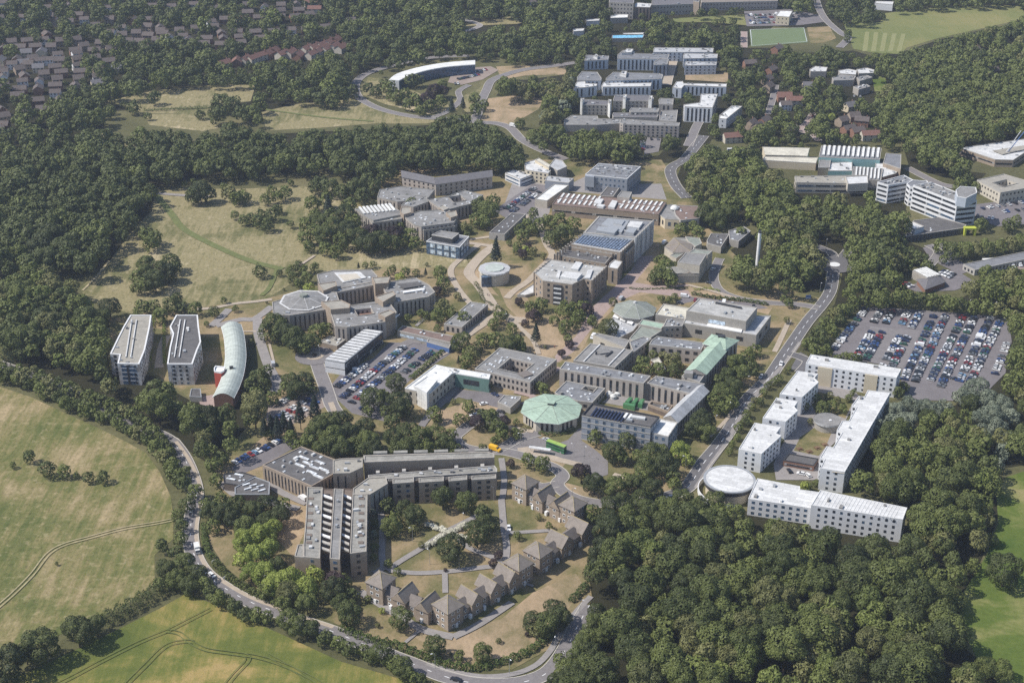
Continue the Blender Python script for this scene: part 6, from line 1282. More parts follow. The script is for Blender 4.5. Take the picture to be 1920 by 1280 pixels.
# bus shelter, street lamps, signs, people, skips
x, y = G(1012, 848, .5); o = empty('bus_shelter', (x, y, .5), -.28); tag(o, 'long white roofed bus shelter behind the double decker', 'shelter'); m = MB(); m.box((0, 0, 2.4), (11, 2.2, .15), 'roof_white2'); link('roof', m.mesh('roof'), o)
for i in (-5, 0, 5): m = MB(); m.box((i, .9, 0), (.15, .15, 2.4), 'metal_grey'); link('post', m.mesh('post'), o)
def lamp_meshes():
    p = MB(); p.cyl(0, 0, 0, 7.5, .10, .06, 'metal_grey', 6); p.bar((0, 0, 7.4), (1.1, 0, 7.7), .05, 'metal_grey'); h = MB(); h.box((1.3, 0, 7.62), (.8, .34, .14), 'lamp_head'); return p.mesh('pole'), h.mesh('lamp_head')
PM, HM2 = lamp_meshes()
for i, (px, py, t) in enumerate([(816,1253,'inside the bottom hedge by the black car'),(955,1262,'at the outer bend beside the bottom hedge'),(1041,1218,'at the end of the bottom hedge'),(1087,1152,'on the shaded lane by the big wood'),(806,1058,'on the front courtyard path, lower left'),(861,1068,'at the courtyard path junction'),(1368,776,'on the verge beside the long street'),(926,938,'at the corner of the concrete college'),(774,1015,'in the front courtyard, left path'),(1213,890,'at the bus lay by exit under trees'),(1095,860,'in the middle of the bus area'),(1076,857,'at the end of the bus island'),(976,835,'left of the bus area'),(496,1108,'in the verge left of the pale green trees'),(1125,925,'by the upper drive bend'),(1073,940,'on the drive beside the upper brick terrace'),(1694,575,'at the far edge of the main car park, left'),(1710,576,'at the far edge of the main car park, second'),(1816,586,'at the far edge of the main car park, third'),(1868,590,'at the far edge of the main car park, right'),(1537,550,'beside the far roundabout approach'),(1548,470,'beyond the far roundabout'),(869,985,'between courtyard trees'),(945,610,'on the central campus path'),(1070,600,'under the plaza trees'),(600,672,'beside the mini roundabout'),(1405,727,'on the bend of the long street'),(1285,880,'left side of the long street near the round roof'),(1341,805,'on the verge below the silver roofed hall')]):
    x, y = G(px, py); o = empty('street_lamp', (x, y, 0), random.uniform(0, 6.28)); tag(o, 'slim grey street lamp '+t, 'street lamp', 'street lamps'); link('pole', PM, o); link('lamp_head', HM2, o)
m = MB(); o = empty('road_sign', (*G(1515, 563), 0)); tag(o, 'blue sign board on the verge where the side road meets the street', 'sign'); m.box((0, 0, 1.2), (3.2, .15, 2.4), 'steel_blue'); m.box((0, -.09, 1.6), (2.6, .03, .3), 'trim_white'); link('board', m.mesh('board'), o); m = MB(); m.box((-1.3, 0, 0), (.12, .12, 1.2), 'metal_grey'); m.box((1.3, 0, 0), (.12, .12, 1.2), 'metal_grey'); link('post', m.mesh('post'), o)
for i, (px, py, t) in enumerate([(402, 1057, 'larger white board on the verge by the perimeter road hedge'), (421, 1087, 'small white board low on the verge by the perimeter road')]):
    o = empty('notice_board', (*G(px, py), 0), .8); tag(o, t, 'sign'); m = MB(); m.box((0, 0, .8), (2.4-i, .12, 1.5-i*.5), 'roof_white'); link('board', m.mesh('board'), o); m = MB(); m.box((-.8+i*.4, 0, 0), (.1, .1, .8), 'metal_grey'); m.box((.8-i*.4, 0, 0), (.1, .1, .8), 'metal_grey'); link('post', m.mesh('post'), o)
# people: one continuous skinned body each, tiny in the picture
def person_mesh(top, stride):
    me = bpy.data.meshes.new('person'); J = [(0, 0, .92), (0, 0, 1.12), (0, 0, 1.38), (0, 0, 1.5), (0, .01, 1.66), (-.2, 0, 1.38), (-.27, .05, 1.1), (-.25, .14*stride, .86), (.2, 0, 1.38), (.27, -.05, 1.1), (.25, -.1*stride, .86), (-.1, 0, .88), (-.11, .12*stride, .48), (-.11, -.05*stride, .06), (.1, 0, .88), (.11, .1*stride, .48), (.11, .28*stride, .06), (-.11, .1-.05*stride, .04), (.11, .1+.28*stride, .04)]
    E = [(0, 1), (1, 2), (2, 3), (3, 4), (2, 5), (5, 6), (6, 7), (2, 8), (8, 9), (9, 10), (0, 11), (11, 12), (12, 13), (0, 14), (14, 15), (15, 16), (13, 17), (16, 18)]; rad = [.15, .14, .17, .06, .11, .08, .055, .04, .08, .055, .04, .1, .075, .05, .1, .075, .05, .045, .045]
    me.from_pydata(J, E, []); o = bpy.data.objects.new('person', me); COL.objects.link(o); m = o.modifiers.new('s', 'SKIN')
    for i, sv in enumerate(me.skin_vertices[0].data): sv.radius = (rad[i], rad[i]*.8); sv.use_root = i == 0
    o.modifiers.new('d', 'SUBSURF').levels = 1; dg = bpy.context.evaluated_depsgraph_get(); out = bpy.data.meshes.new_from_object(o.evaluated_get(dg)); bpy.data.objects.remove(o)
    for mt in ('cloth_dark', top, 'skin'): out.materials.append(M[mt])
    for p in out.polygons: z = p.center.z; p.material_index = 2 if z > 1.46 else (1 if z > .95 else 0)
    return out
PMESH = [person_mesh(t, s_) for t, s_ in (('cloth_dark', 1), ('cloth_red', .6), ('cloth_light', .9))]
for i, (px, py, t) in enumerate([(914, 556, 'person in dark clothes walking left of a pair on the campus path'), (917, 557, 'person in red walking right of a pair on the campus path'), (1386, 856, 'person in red top standing on the verge by the long street'), (1487, 612, 'person walking up the footpath beside the long street'), (1482, 622, 'person in pale top farther down the footpath beside the long street'), (1509, 586, 'person near the side road corner'), (1147, 566, 'person on the plaza in the library shade'), (1143, 571, 'person in pale top on the plaza in the library shade'), (1040, 653, 'person in red on the dry lawn by the cedar'), (845, 900-290, 'person on the path beside the long grey hut'), (1102, 604, 'person at the plaza tables'), (1097, 607, 'person in red at the plaza tables')]):
    x, y = G(px, py); k = 1 if 'red' in t else (2 if 'pale' in t else 0); o = link('person', PMESH[k], None, (x, y, surf_z(x, y)), random.uniform(0, 6.28)); tag(o, t, 'person', 'people on foot')
# picnic tables and umbrellas on lawns
m = MB(); m.box((0, 0, .7), (1.8, .8, .06), 'wood_brown'); m.box((0, -.75, .42), (1.8, .3, .05), 'wood_brown'); m.box((0, .75, .42), (1.8, .3, .05), 'wood_brown'); m.box((-.6, 0, 0), (.1, 1.5, .7), 'wood_brown'); m.box((.6, 0, 0), (.1, 1.5, .7), 'wood_brown'); PT = m.mesh('picnic_table')
for px, py, t in [(1499, 843, 'leftmost on the courtyard lawn'), (1517, 848, 'front of the courtyard lawn'), (1532, 841, 'right on the courtyard lawn'), (1546, 835, 'by the diagonal white block')]: o = link('picnic_table', PT, None, (*G(px, py), .2), .4, (1.6, 1.6, 1)); tag(o, 'brown picnic table '+t, 'table', 'picnic tables on the courtyard lawn')
# ================================================================ trees
def crown_points(nq, kind, seed, size):
    """leaf faces over a cauliflower of lobes; unit crown radius 1, returns verts (4n,3), shade (n)"""
    r = np.random.default_rng(seed)
    if kind == 'conifer':
        t = r.random(nq)**.7; z = 1.55-2.5*t; rad = (.10+.62*t)*(1+.20*np.sin(z*16+r.random()*6)); a = r.random(nq)*2*np.pi; rad = rad*(.75+.3*r.random(nq))*(1+.12*np.sin(5*a))
        P = np.stack([rad*np.cos(a), rad*np.sin(a), z], 1); N = np.stack([np.cos(a), np.sin(a), np.full(nq, .5)], 1); lobe = np.zeros(nq)
    else:
        nl = 26; C = r.normal(size=(nl*4, 3)); C /= np.linalg.norm(C, axis=1)[:, None]; C = C[C[:, 2] > -.62][:nl]; nl = len(C)
        C = C*np.array([.68, .68, .70])*(.80+.30*r.random((nl, 1))); lr = .26+.17*r.random(nl); C = np.vstack([C, [[0, 0, .1]]]); lr = np.append(lr, .62); nl += 1
        w_ = lr**2; k = r.choice(nl, nq*3, p=w_/w_.sum()); D = r.normal(size=(nq*3, 3)); D /= np.linalg.norm(D, axis=1)[:, None]; D[:, 2] = np.where(r.random(nq*3) < .3, np.abs(D[:, 2]), D[:, 2])
        P = C[k]+D*lr[k][:, None]*(.86+.2*r.random((nq*3, 1)))
        d = np.linalg.norm(P[:, None, :]-C[None], axis=2)/lr[None]; keep = (d.min(1) > .80)
        idx = np.where(keep)[0][:nq]; P, N, k = P[idx], D[idx], k[idx]; lobe = r.random(nl)[k]; nq = len(P)
    N = N+r.normal(size=N.shape)*.23; N /= np.linalg.norm(N, axis=1)[:, None]
    U = np.cross(N, r.normal(size=N.shape)); U /= np.linalg.norm(U, axis=1)[:, None]; V = np.cross(N, U)
    s = size*(.6+.8*r.random(len(P)))[:, None]; e = (.6+.5*r.random(len(P)))[:, None]
    v = np.stack([P-U*s, P-V*s*e, P+U*s, P+V*s*e], 1).reshape(-1, 3)
    sh = .26*lobe+.18*r.random(len(P))
    return v, sh
LEAFM = {'d': 'leaf_dark', 'm': 'leaf_mid', 'y': 'leaf_bright', 's': 'leaf_silver', 'c': 'leaf_copper', 'n': 'leaf_conifer', 'o': 'leaf_olive'}
def mesh_from(v, sh, mats, mi=None, name='crown', faces=None):
    n = len(v)//4; me = bpy.data.meshes.new(name); me.vertices.add(len(v)); me.vertices.foreach_set('co', v.astype(np.float32).ravel())
    me.loops.add(n*4); me.loops.foreach_set('vertex_index', np.arange(n*4, dtype=np.int32)); me.polygons.add(n); me.polygons.foreach_set('loop_start', np.arange(0, n*4, 4, dtype=np.int32))
    for m in mats: me.materials.append(M[m])
    if mi is not None: me.polygons.foreach_set('material_index', mi.astype(np.int32))
    at = me.attributes.new('leafshade', 'FLOAT', 'FACE'); at.data.foreach_set('value', sh.astype(np.float32)); me.update(calc_edges=True); return me
NV = 6
HI = {'b': [crown_points(3400, 'b', 100+i, .047) for i in range(NV)], 'n': [crown_points(1500, 'conifer', 300+i, .07) for i in range(3)]}
LO = {'b': [crown_points(420, 'b', 500+i, .115) for i in range(8)], 'n': [crown_points(260, 'conifer', 600+i, .14) for i in range(3)]}
MDL = {'b': [crown_points(900, 'b', 700+i, .082) for i in range(8)], 'n': [crown_points(500, 'conifer', 800+i, .10) for i in range(3)]}
HIM = {}
def him(kind):
    f = 'n' if kind == 'n' else 'b'; i = random.randrange(len(HI[f]))
    if (kind, i) not in HIM: v, s = HI[f][i]; HIM[(kind, i)] = mesh_from(v, s, [LEAFM[kind]])
    return HIM[(kind, i)]
def trunk_mesh(sd):
    r = random.Random(sd); m = MB(); m.cyl(0, 0, 0, .42, .055, .036, 'bark', 7, False)
    for i in range(5):
        a = i*1.26+r.random(); l = .42+.2*r.random(); m.bar((0, 0, .3+.05*i), (l*math.cos(a), l*math.sin(a), .72+.12*r.random()), .016, 'bark')
    m.bar((0, 0, .4), (0, 0, .85), .028, 'bark'); return m.mesh('trunk')
TRM = [trunk_mesh(i) for i in range(4)]
T = []   # x, y, radius, height, kind, explicit, region
def tree_px(px, py, rpx, kind, expl=True):
    """crown seen centred at a picture point with a radius in picture pixels"""
    for _ in range(3):
        h = 6.0 if _ == 0 else H*.58
        x, y = G(px, py, h); r = rpx/scale_at(x, y, h); H = r*1.98+.2 if kind != 'n' else r*3.6+1
    T.append((x, y, r, H, kind, expl, 'x'))
def many(s, kind_default='m'):
    for t in s.split(';'):
        t = t.split()
        if len(t) >= 3: tree_px(float(t[0]), float(t[1]), float(t[2]), t[3] if len(t) > 3 else kind_default)
# near left fields
many('55 855 13 d; 88 878 17 d; 120 882 14 m; 165 893 12 d; 193 893 13 d; 143 890 7 m; 24 871 7 m; 106 1056 4 d; 302 1022 15 d; 75 1208 37 d; 145 1183 33 d; 15 1240 40 d; 180 1172 22 d; 48 1225 22 m')
many('365 920 16 m; 345 905 15 d; 350 945 17 d; 340 985 14 d; 333 965 13 m; 338 1010 15 m; 330 1035 16 d; 310 1065 20 d; 345 1055 22 m; 370 1075 20 d; 330 1085 20 m; 300 1090 15 m; 355 1095 20 d; 385 1095 17 m; 410 1120 18 m; 395 1110 16 d; 440 1135 17 d; 460 1150 16 d; 480 1150 16 m; 500 1155 14 m; 425 1125 13 o; 560 1170 23 m; 585 1178 20 m; 540 1158 22 m; 610 1195 17 d; 635 1205 16 m; 655 1215 16 d; 715 1225 24 m; 740 1240 18 m; 755 1250 22 m; 695 1228 15 d; 775 1265 14 m; 680 1215 14 m; 790 1272 12 d')
many('325 870 15 m; 318 850 14 m; 310 835 15 d; 300 822 15 m; 288 808 15 m; 275 795 14 m; 262 788 15 d; 248 776 15 m; 236 770 15 o; 222 765 14 m; 208 758 15 m; 195 752 15 d; 180 748 14 m; 165 742 15 m; 150 733 15 o; 130 728 17 m; 112 722 17 d; 95 715 17 o; 78 708 17 m; 60 700 18 o; 40 698 18 m; 20 700 18 d; 5 698 18 m; 335 890 14 m; 348 880 12 m')
many('395 955 20 m; 420 960 22 d; 400 985 15 m; 440 970 20 d; 460 985 22 m; 415 935 16 m; 445 945 20 m; 475 955 20 d; 500 945 22 d; 520 965 22 d; 500 975 20 m; 530 945 16 m; 385 945 14 m; 405 900 14 m; 400 870 18 m; 415 860 16 d; 395 845 16 m')
many('460 1010 24 y; 490 1000 26 y; 510 990 20 y; 480 1040 26 y; 505 1030 24 y; 470 1070 22 y; 450 1050 16 y; 495 1075 24 y; 520 1060 20 m; 515 1095 24 y; 545 1080 26 y; 570 1100 26 y; 540 1110 24 o; 575 1130 22 m; 590 1075 18 y; 530 1130 18 m; 500 1105 18 m; 628 1090 22 c; 625 1105 26 d; 645 1090 18 m; 660 1115 16 d; 640 1130 20 m; 655 1148 26 m; 690 1120 8 m; 752 1158 23 m; 815 1210 22 m; 905 1222 20 m; 862 1228 12 m; 935 1200 6 d; 716 1143 7 y; 708 1172 5 o; 815 1222 12 m; 988 1188 5 c; 1000 1165 22 d; 1025 1170 26 m; 1050 1155 24 d; 1040 1145 24 d; 1008 1178 18 o')
many('735 985 21 m; 775 990 12 o; 760 950 20 d; 775 965 22 d; 830 932 24 m; 875 938 22 m; 740 970 16 m; 725 945 16 d; 845 1025 30 d; 895 1000 28 m; 915 980 24 m; 905 960 18 d; 790 1020 7 o; 970 1003 9 m; 1030 985 8 m; 1010 968 7 o; 745 1070 8 m; 728 1055 9 m; 835 1068 4 c; 700 960 7 s; 702 980 9 m; 700 1000 8 s; 703 1025 9 m; 700 1045 9 m; 935 1040 9 c; 925 1055 9 c')
many('990 862 15 m; 1018 868 17 m; 957 868 9 c; 957 905 5 m; 1090 885 20 c; 1115 905 22 d; 1150 910 22 m; 1175 900 16 m; 1205 935 22 m; 1190 905 20 d; 1225 915 22 d; 1200 895 18 m; 1250 950 24 m; 1170 935 20 d; 1215 955 22 m; 1145 945 20 m; 1110 960 18 m; 1280 935 22 m; 1240 975 22 d; 1175 965 22 m; 1140 975 22 d; 1200 985 22 m; 1310 950 22 m; 1340 935 20 m; 1265 905 14 m')
many('1115 820 16 m; 1150 845 22 m; 1175 825 18 d; 1165 855 16 m; 1225 850 24 d; 1250 868 26 d; 1215 875 24 m; 1240 845 18 m; 1275 845 21 y; 1290 860 14 y; 1315 790 26 d; 1300 800 20 d; 1325 805 20 m; 1195 855 14 m; 1205 830 10 d; 1262 892 16 d')
many('1355 735 22 m; 1375 725 20 m; 1340 750 18 m; 1365 705 20 m; 1390 700 20 m; 1380 680 20 m; 1400 670 18 m; 1410 690 16 d; 1370 755 16 m; 1355 765 14 m; 1415 655 14 m; 1350 715 16 d; 1345 770 10 m')
many('845 1225 4 d; 743 1258 4 d')
# between car parks and front college
many('520 800 14 n; 532 790 13 n; 508 795 13 n; 562 775 16 n; 590 765 18 n; 495 800 12 n; 545 800 12 n; 503 810 12 m; 600 800 24 m; 620 790 22 m; 640 785 20 d; 590 815 22 m; 625 820 26 m; 655 810 22 d; 640 840 22 m; 605 835 20 m; 575 825 18 m; 685 800 20 d; 690 825 22 m; 700 840 20 d; 680 845 18 d; 660 835 18 m; 735 790 18 d; 740 820 22 m; 765 810 24 m; 790 820 24 m; 770 835 22 m; 815 815 22 m; 835 830 22 m; 850 840 16 d; 800 840 18 m; 745 840 18 d; 545 820 16 m; 560 835 12 m; 845 815 14 m; 725 770 14 d')
many('743 715 20 d; 700 745 24 d; 750 755 25 d; 755 765 20 m; 718 740 14 m; 690 770 12 m; 815 775 16 m; 820 785 10 m; 860 785 13 m; 880 760 14 m; 875 785 8 m; 905 775 12 d; 895 790 16 c; 915 785 18 d; 935 800 18 d; 945 790 14 c; 940 815 14 m; 925 780 14 m; 905 838 9 o; 850 752 6 o; 970 815 9 m; 965 808 8 m; 922 772 8 m; 925 825 8 m; 955 718 6 m; 918 720 7 o; 1020 728 12 m; 1011 724 10 m; 968 790 7 m')
many('545 715 20 d; 570 715 20 d; 555 730 20 m; 580 725 16 d; 535 730 16 m; 500 695 14 d; 485 705 18 d; 470 720 16 d; 495 720 14 d; 510 745 14 m; 480 740 18 m; 515 610 26 m; 540 625 22 d; 500 620 18 d; 555 635 26 m; 580 640 20 m; 530 600 18 m; 595 620 18 m; 610 615 14 m; 570 650 16 m; 520 625 18 d; 470 640 6 o')
many('366 578 14 m; 401 583 11 d; 420 562 7 m; 441 578 7 m; 387 607 6 m; 337 612 6 y; 487 506 14 d; 524 511 7 d; 322 570 18 d; 285 572 16 m; 265 575 16 m; 205 575 22 d; 190 595 20 m; 300 590 16 m; 330 560 14 d; 340 575 14 d; 255 595 10 m; 500 566 3 d; 532 542 3 d')
many('275 495 20 m; 300 505 22 m; 320 490 18 d; 260 520 18 m; 290 525 22 d; 315 510 20 d; 270 535 16 m; 255 540 12 m; 275 510 20 m; 330 500 14 d')
many('275 440 16 m; 290 445 16 m; 282 455 16 m; 265 435 12 o; 375 358 22 d; 362 365 18 d; 390 362 16 d; 430 362 16 o; 455 365 16 m; 443 370 14 m; 440 403 9 m; 457 412 11 m; 470 408 11 d; 485 412 14 d; 510 400 14 d; 520 390 11 d; 500 420 14 d; 490 400 12 d; 498 372 12 m; 520 368 12 m; 535 360 14 m; 510 355 10 m; 545 342 7 m; 345 345 6 m; 362 340 7 m; 420 350 8 m')
many('575 420 16 m; 590 435 18 m; 610 440 20 m; 570 445 14 m; 600 415 20 m; 625 425 22 m; 650 430 20 d; 640 450 18 m; 670 445 22 d; 690 455 22 d; 715 450 22 d; 735 455 18 d; 700 435 18 c; 740 440 20 c; 755 450 14 m; 770 440 16 m; 780 455 14 m; 645 400 20 m; 660 415 18 m; 655 385 16 m; 620 400 14 m; 590 400 12 m; 585 380 16 m; 610 375 16 m; 600 345 18 d; 620 350 18 d; 640 360 16 d; 590 350 14 d; 615 385 14 n; 655 355 16 m; 670 350 20 d; 690 340 18 d; 700 350 18 d; 680 365 16 d; 545 420 8 m; 770 380 14 m; 762 372 10 d; 750 425 10 m; 630 470 14 m; 610 465 14 m; 580 460 12 m')
many('800 495 4 d; 672 498 4 n; 685 497 7 m; 700 495 7 m; 570 505 10 m; 560 500 12 d; 590 500 10 m; 550 520 12 d; 575 520 12 m; 580 540 12 y; 560 530 10 m; 545 505 10 m; 735 505 9 m; 760 510 10 m; 780 510 8 m; 750 520 11 y; 725 515 8 m; 798 510 5 n; 825 510 14 m; 830 530 14 m; 820 545 10 c; 830 545 8 d; 830 575 18 o; 820 590 16 m; 845 585 14 m; 858 555 8 o; 820 615 8 m; 870 595 14 m; 765 595 8 m; 790 585 10 m; 800 590 8 m')
many('915 395 22 m; 900 385 18 d; 925 375 14 m; 895 410 16 m; 910 415 14 m; 870 425 12 o; 875 440 8 m; 880 430 8 m; 930 470 16 n; 980 475 10 c; 985 468 8 y; 968 470 7 m; 865 465 4 m; 955 455 6 m; 1012 420 14 m; 1030 415 14 m; 1050 415 18 m; 1035 445 18 d; 1060 435 18 m; 1075 420 16 m; 1050 440 18 d; 1025 410 10 m; 980 440 14 m; 970 460 10 m; 998 430 12 m; 1000 470 9 o; 1020 480 7 o; 990 420 14 m; 1000 400 12 m; 975 430 12 d; 990 462 8 c; 908 415 14 m')
many('973 565 9 c; 995 575 13 m; 1015 570 14 m; 1000 590 14 c; 1060 580 18 m; 1075 575 14 m; 1085 590 15 m; 1100 580 14 c; 1040 600 11 m; 1060 610 13 m; 1078 605 12 m; 985 605 8 c; 935 580 11 o; 935 595 12 m; 945 590 10 m; 925 605 12 m; 1005 625 13 n; 1055 620 9 m; 1065 635 9 m; 1068 645 9 c; 1053 662 9 c; 905 635 14 m; 930 635 16 m; 960 615 12 m; 955 645 20 m; 970 640 16 m; 975 650 14 m; 865 640 20 m; 880 655 14 m; 885 665 16 o; 875 675 16 m; 1140 615 20 o; 1110 600 12 m; 1022 650 4 o; 855 650 8 m; 1093 575 14 m; 870 690 8 m; 895 650 12 d; 1010 590 10 m; 860 675 6 n')
many('1200 650 11 m; 1215 650 12 m; 1205 680 16 m; 1215 692 12 m; 1262 675 18 o; 1245 665 12 o; 1235 690 14 m; 1262 695 14 d; 1270 680 12 y; 1225 665 10 m; 1240 700 10 m; 1275 700 10 d; 1195 690 10 m; 1245 597 6 m; 1256 608 5 m')
many('1240 485 14 m; 1250 500 18 m; 1265 500 12 m; 1235 515 16 d; 1250 515 18 m; 1225 520 12 d; 1260 525 14 m; 1240 500 14 m; 1278 430 15 m; 1310 435 14 m; 1300 425 12 m; 1325 400 22 m; 1345 410 20 m; 1365 400 20 m; 1340 385 16 m; 1150 565 9 o; 1240 560 8 m; 1255 562 8 m; 1265 555 7 m; 1390 435 12 m')
many('1475 600 7 o; 1480 567 10 m; 1470 560 8 m')
# street trees along the residences
many('1385 800 10 m; 1395 790 9 d; 1400 775 9 m; 1410 760 8 m; 1425 752 9 d; 1432 735 9 m; 1440 722 8 d; 1450 715 8 m; 1460 708 9 m; 1368 845 8 m; 1373 832 8 m; 1415 748 7 o; 1405 790 7 m; 1383 818 8 m; 1472 695 6 o; 1480 690 5 m')
many('1545 765 14 d; 1560 760 12 m; 1580 765 10 m; 1570 750 8 o; 1555 740 9 o; 1530 745 10 m; 1540 760 10 m; 1592 745 8 m; 1510 760 9 o; 1600 735 7 m; 1520 790 7 o; 1538 795 8 d; 1695 725 12 d; 1685 735 12 d; 1490 755 6 m; 1478 780 6 m; 1465 825 6 m; 1515 912 9 m; 1530 905 8 m; 1510 910 10 y; 1590 748 6 o')
many('1600 670 12 m; 1585 668 10 m; 1610 672 8 m; 1570 670 9 m')
# silver trees
many('1680 770 20 s; 1705 760 22 s; 1730 765 20 s; 1755 770 20 s; 1770 765 18 s; 1700 790 22 s; 1670 790 18 s; 1690 800 20 m; 1830 730 26 s; 1815 745 22 s; 1850 750 24 s; 1880 760 22 s; 1860 780 26 s; 1840 790 24 s; 1870 800 22 s; 1895 780 18 s; 1890 825 18 s; 1880 845 18 s; 1845 820 20 s; 1800 740 16 s; 1660 770 14 s; 1650 800 18 s; 1820 755 20 m; 1740 785 20 m; 1870 870 14 s')
many('1885 1065 36 d; 1790 1115 20 m; 1860 1010 14 m; 1850 975 16 o; 1840 1020 14 o; 1850 1250 22 m; 1880 1255 22 m; 1795 1130 18 m; 1825 1060 16 m')
# scattered parkland trees in the upper meadows
many('290 182 14 d; 211 190 7 d; 232 195 7 d; 250 200 14 d; 375 213 10 d; 395 212 7 d; 415 190 18 d; 435 195 18 d; 405 200 14 d; 410 215 18 d; 277 217 8 m; 615 180 18 d; 600 185 16 d; 640 175 18 d; 660 170 14 d; 625 190 14 m')
many('690 165 12 d; 705 170 12 d; 730 165 16 m; 745 180 14 m; 770 150 14 d; 785 150 12 d; 760 175 14 m; 780 190 16 m; 800 185 16 c; 815 170 16 c; 805 195 14 m; 830 170 12 c; 825 190 14 m; 790 205 12 m; 765 195 12 m; 847 200 10 n; 868 195 8 n; 890 185 12 m; 905 195 12 m; 890 205 14 m; 875 225 12 m; 850 230 14 m; 730 180 8 m; 748 190 6 m; 830 155 10 m; 720 158 12 d')
many('975 230 11 m; 945 150 9 m; 970 160 12 m; 1000 168 12 o; 1020 170 14 o; 990 180 12 o; 1040 160 14 o; 1050 175 14 o; 1030 190 14 o; 1000 150 10 m; 935 165 8 m; 1110 265 12 m; 1018 240 8 m; 1000 255 14 m')
many('1545 250 6 m; 1520 205 14 m; 1555 205 14 m; 1500 220 12 m; 1470 215 12 m; 1520 235 6 m; 1495 240 6 o; 1560 220 8 y; 1540 225 14 m; 1600 235 5 m')
many('1590 62 8 d; 1588 72 7 d; 1575 30 8 d; 1600 25 9 d; 1625 25 10 d; 1605 30 9 d; 1645 25 9 d; 1560 25 8 d; 1615 32 8 d; 1580 20 8 d; 1640 32 8 d; 1655 30 7 d; 1355 38 7 d; 1375 40 8 d; 1340 42 7 m; 1300 48 9 d; 1280 50 8 m; 1240 40 12 m; 1225 45 12 m; 1250 50 10 m; 1320 50 7 m; 1205 30 8 d; 1140 25 12 d; 1130 30 10 d')
many('1520 640 16; 1535 625 16 d; 1550 605 16; 1565 590 16 o; 1580 578 15; 1545 640 14 d; 1530 655 14; 1560 620 14; 1575 600 13 d; 1590 580 12; 1550 655 12; 1600 566 14; 1625 562 15 d; 1650 560 15; 1675 558 15 o; 1700 556 16; 1725 560 16 d; 1750 563 16; 1775 566 16; 1800 572 16 d; 1825 574 16; 1850 578 16; 1875 580 16 o; 1895 590 16')
many('1765 462 16; 1785 470 18 d; 1810 466 18; 1830 467 16 o; 1850 462 17; 1875 460 16; 1895 457 16 o; 1915 452 17; 1840 420 14; 1892 420 15 d; 1905 412 12; 1705 475 18 d; 1725 485 16 d; 1740 495 13; 1700 495 15; 1850 512 17; 1875 516 14; 1900 512 16 d; 1925 516 15; 1690 455 14; 1770 485 10; 1800 345 14; 1815 335 13 d; 1830 350 10')
many('1058 1252 22; 1045 1276 20 d; 1082 1232 24; 1075 1262 24 d; 1100 1196 22; 1106 1224 24 d; 1112 1166 20; 1122 1145 20 d; 1092 1208 20; 1100 1250 24; 1095 1280 26; 1068 1285 22; 1125 1190 22; 1050 1232 14')
bp_ = [(-10,697),(30,708),(62,720),(95,737),(125,752),(170,769),(212,784),(250,808),(282,828),(305,850),(320,880),(334,915)]
for a, b_ in zip(bp_, bp_[1:]):
    n_ = max(1, int(math.dist(a, b_)/11))
    for i in range(n_): p_ = along(a, b_, i/n_); tree_px(p_[0]+random.uniform(-3, 3), p_[1]+random.uniform(-4, 4), random.uniform(11, 17), random.choice('mmdomm'))
# flowering shrubs in the front courtyard
for i in range(46):
    t = i/45; s_ = i % 2
    px, py = (800+t*70, 980+t*24) if s_ else (872-t*72, 978+t*42)
    tree_px(px+random.uniform(-3, 3), py+random.uniform(-2, 2), random.uniform(5, 7), 'B')
LEAFM['B'] = 'blossom'; LEAFM['g'] = 'leaf_light'
# individual forest scatter
area_sp = {'F1': 10.2, 'F2': 10, 'F3': 9.5, 'F4': 10, 'F5': 10, 'F6': 10.5, 'F7': 9.6, 'F8': 10.5, 'F9': 10.5, 'F10': 10, 'F11': 9.5, 'F12': 8}
mixk = {'F1': 'dddddmmmmmmoogg', 'F2': 'dddmmmmmoogg', 'F3': 'dmmmmmog', 'F4': 'dmmo', 'F5': 'ddmmmo', 'F6': 'ddddddmm', 'F7': 'dddmmmoog', 'F8': 'ddddmmmg', 'F9': 'dddmmm', 'F10': 'mmoos', 'F11': 'ddmmmmo', 'F12': 'dddm'}
kindn = rng.random((80, 80))
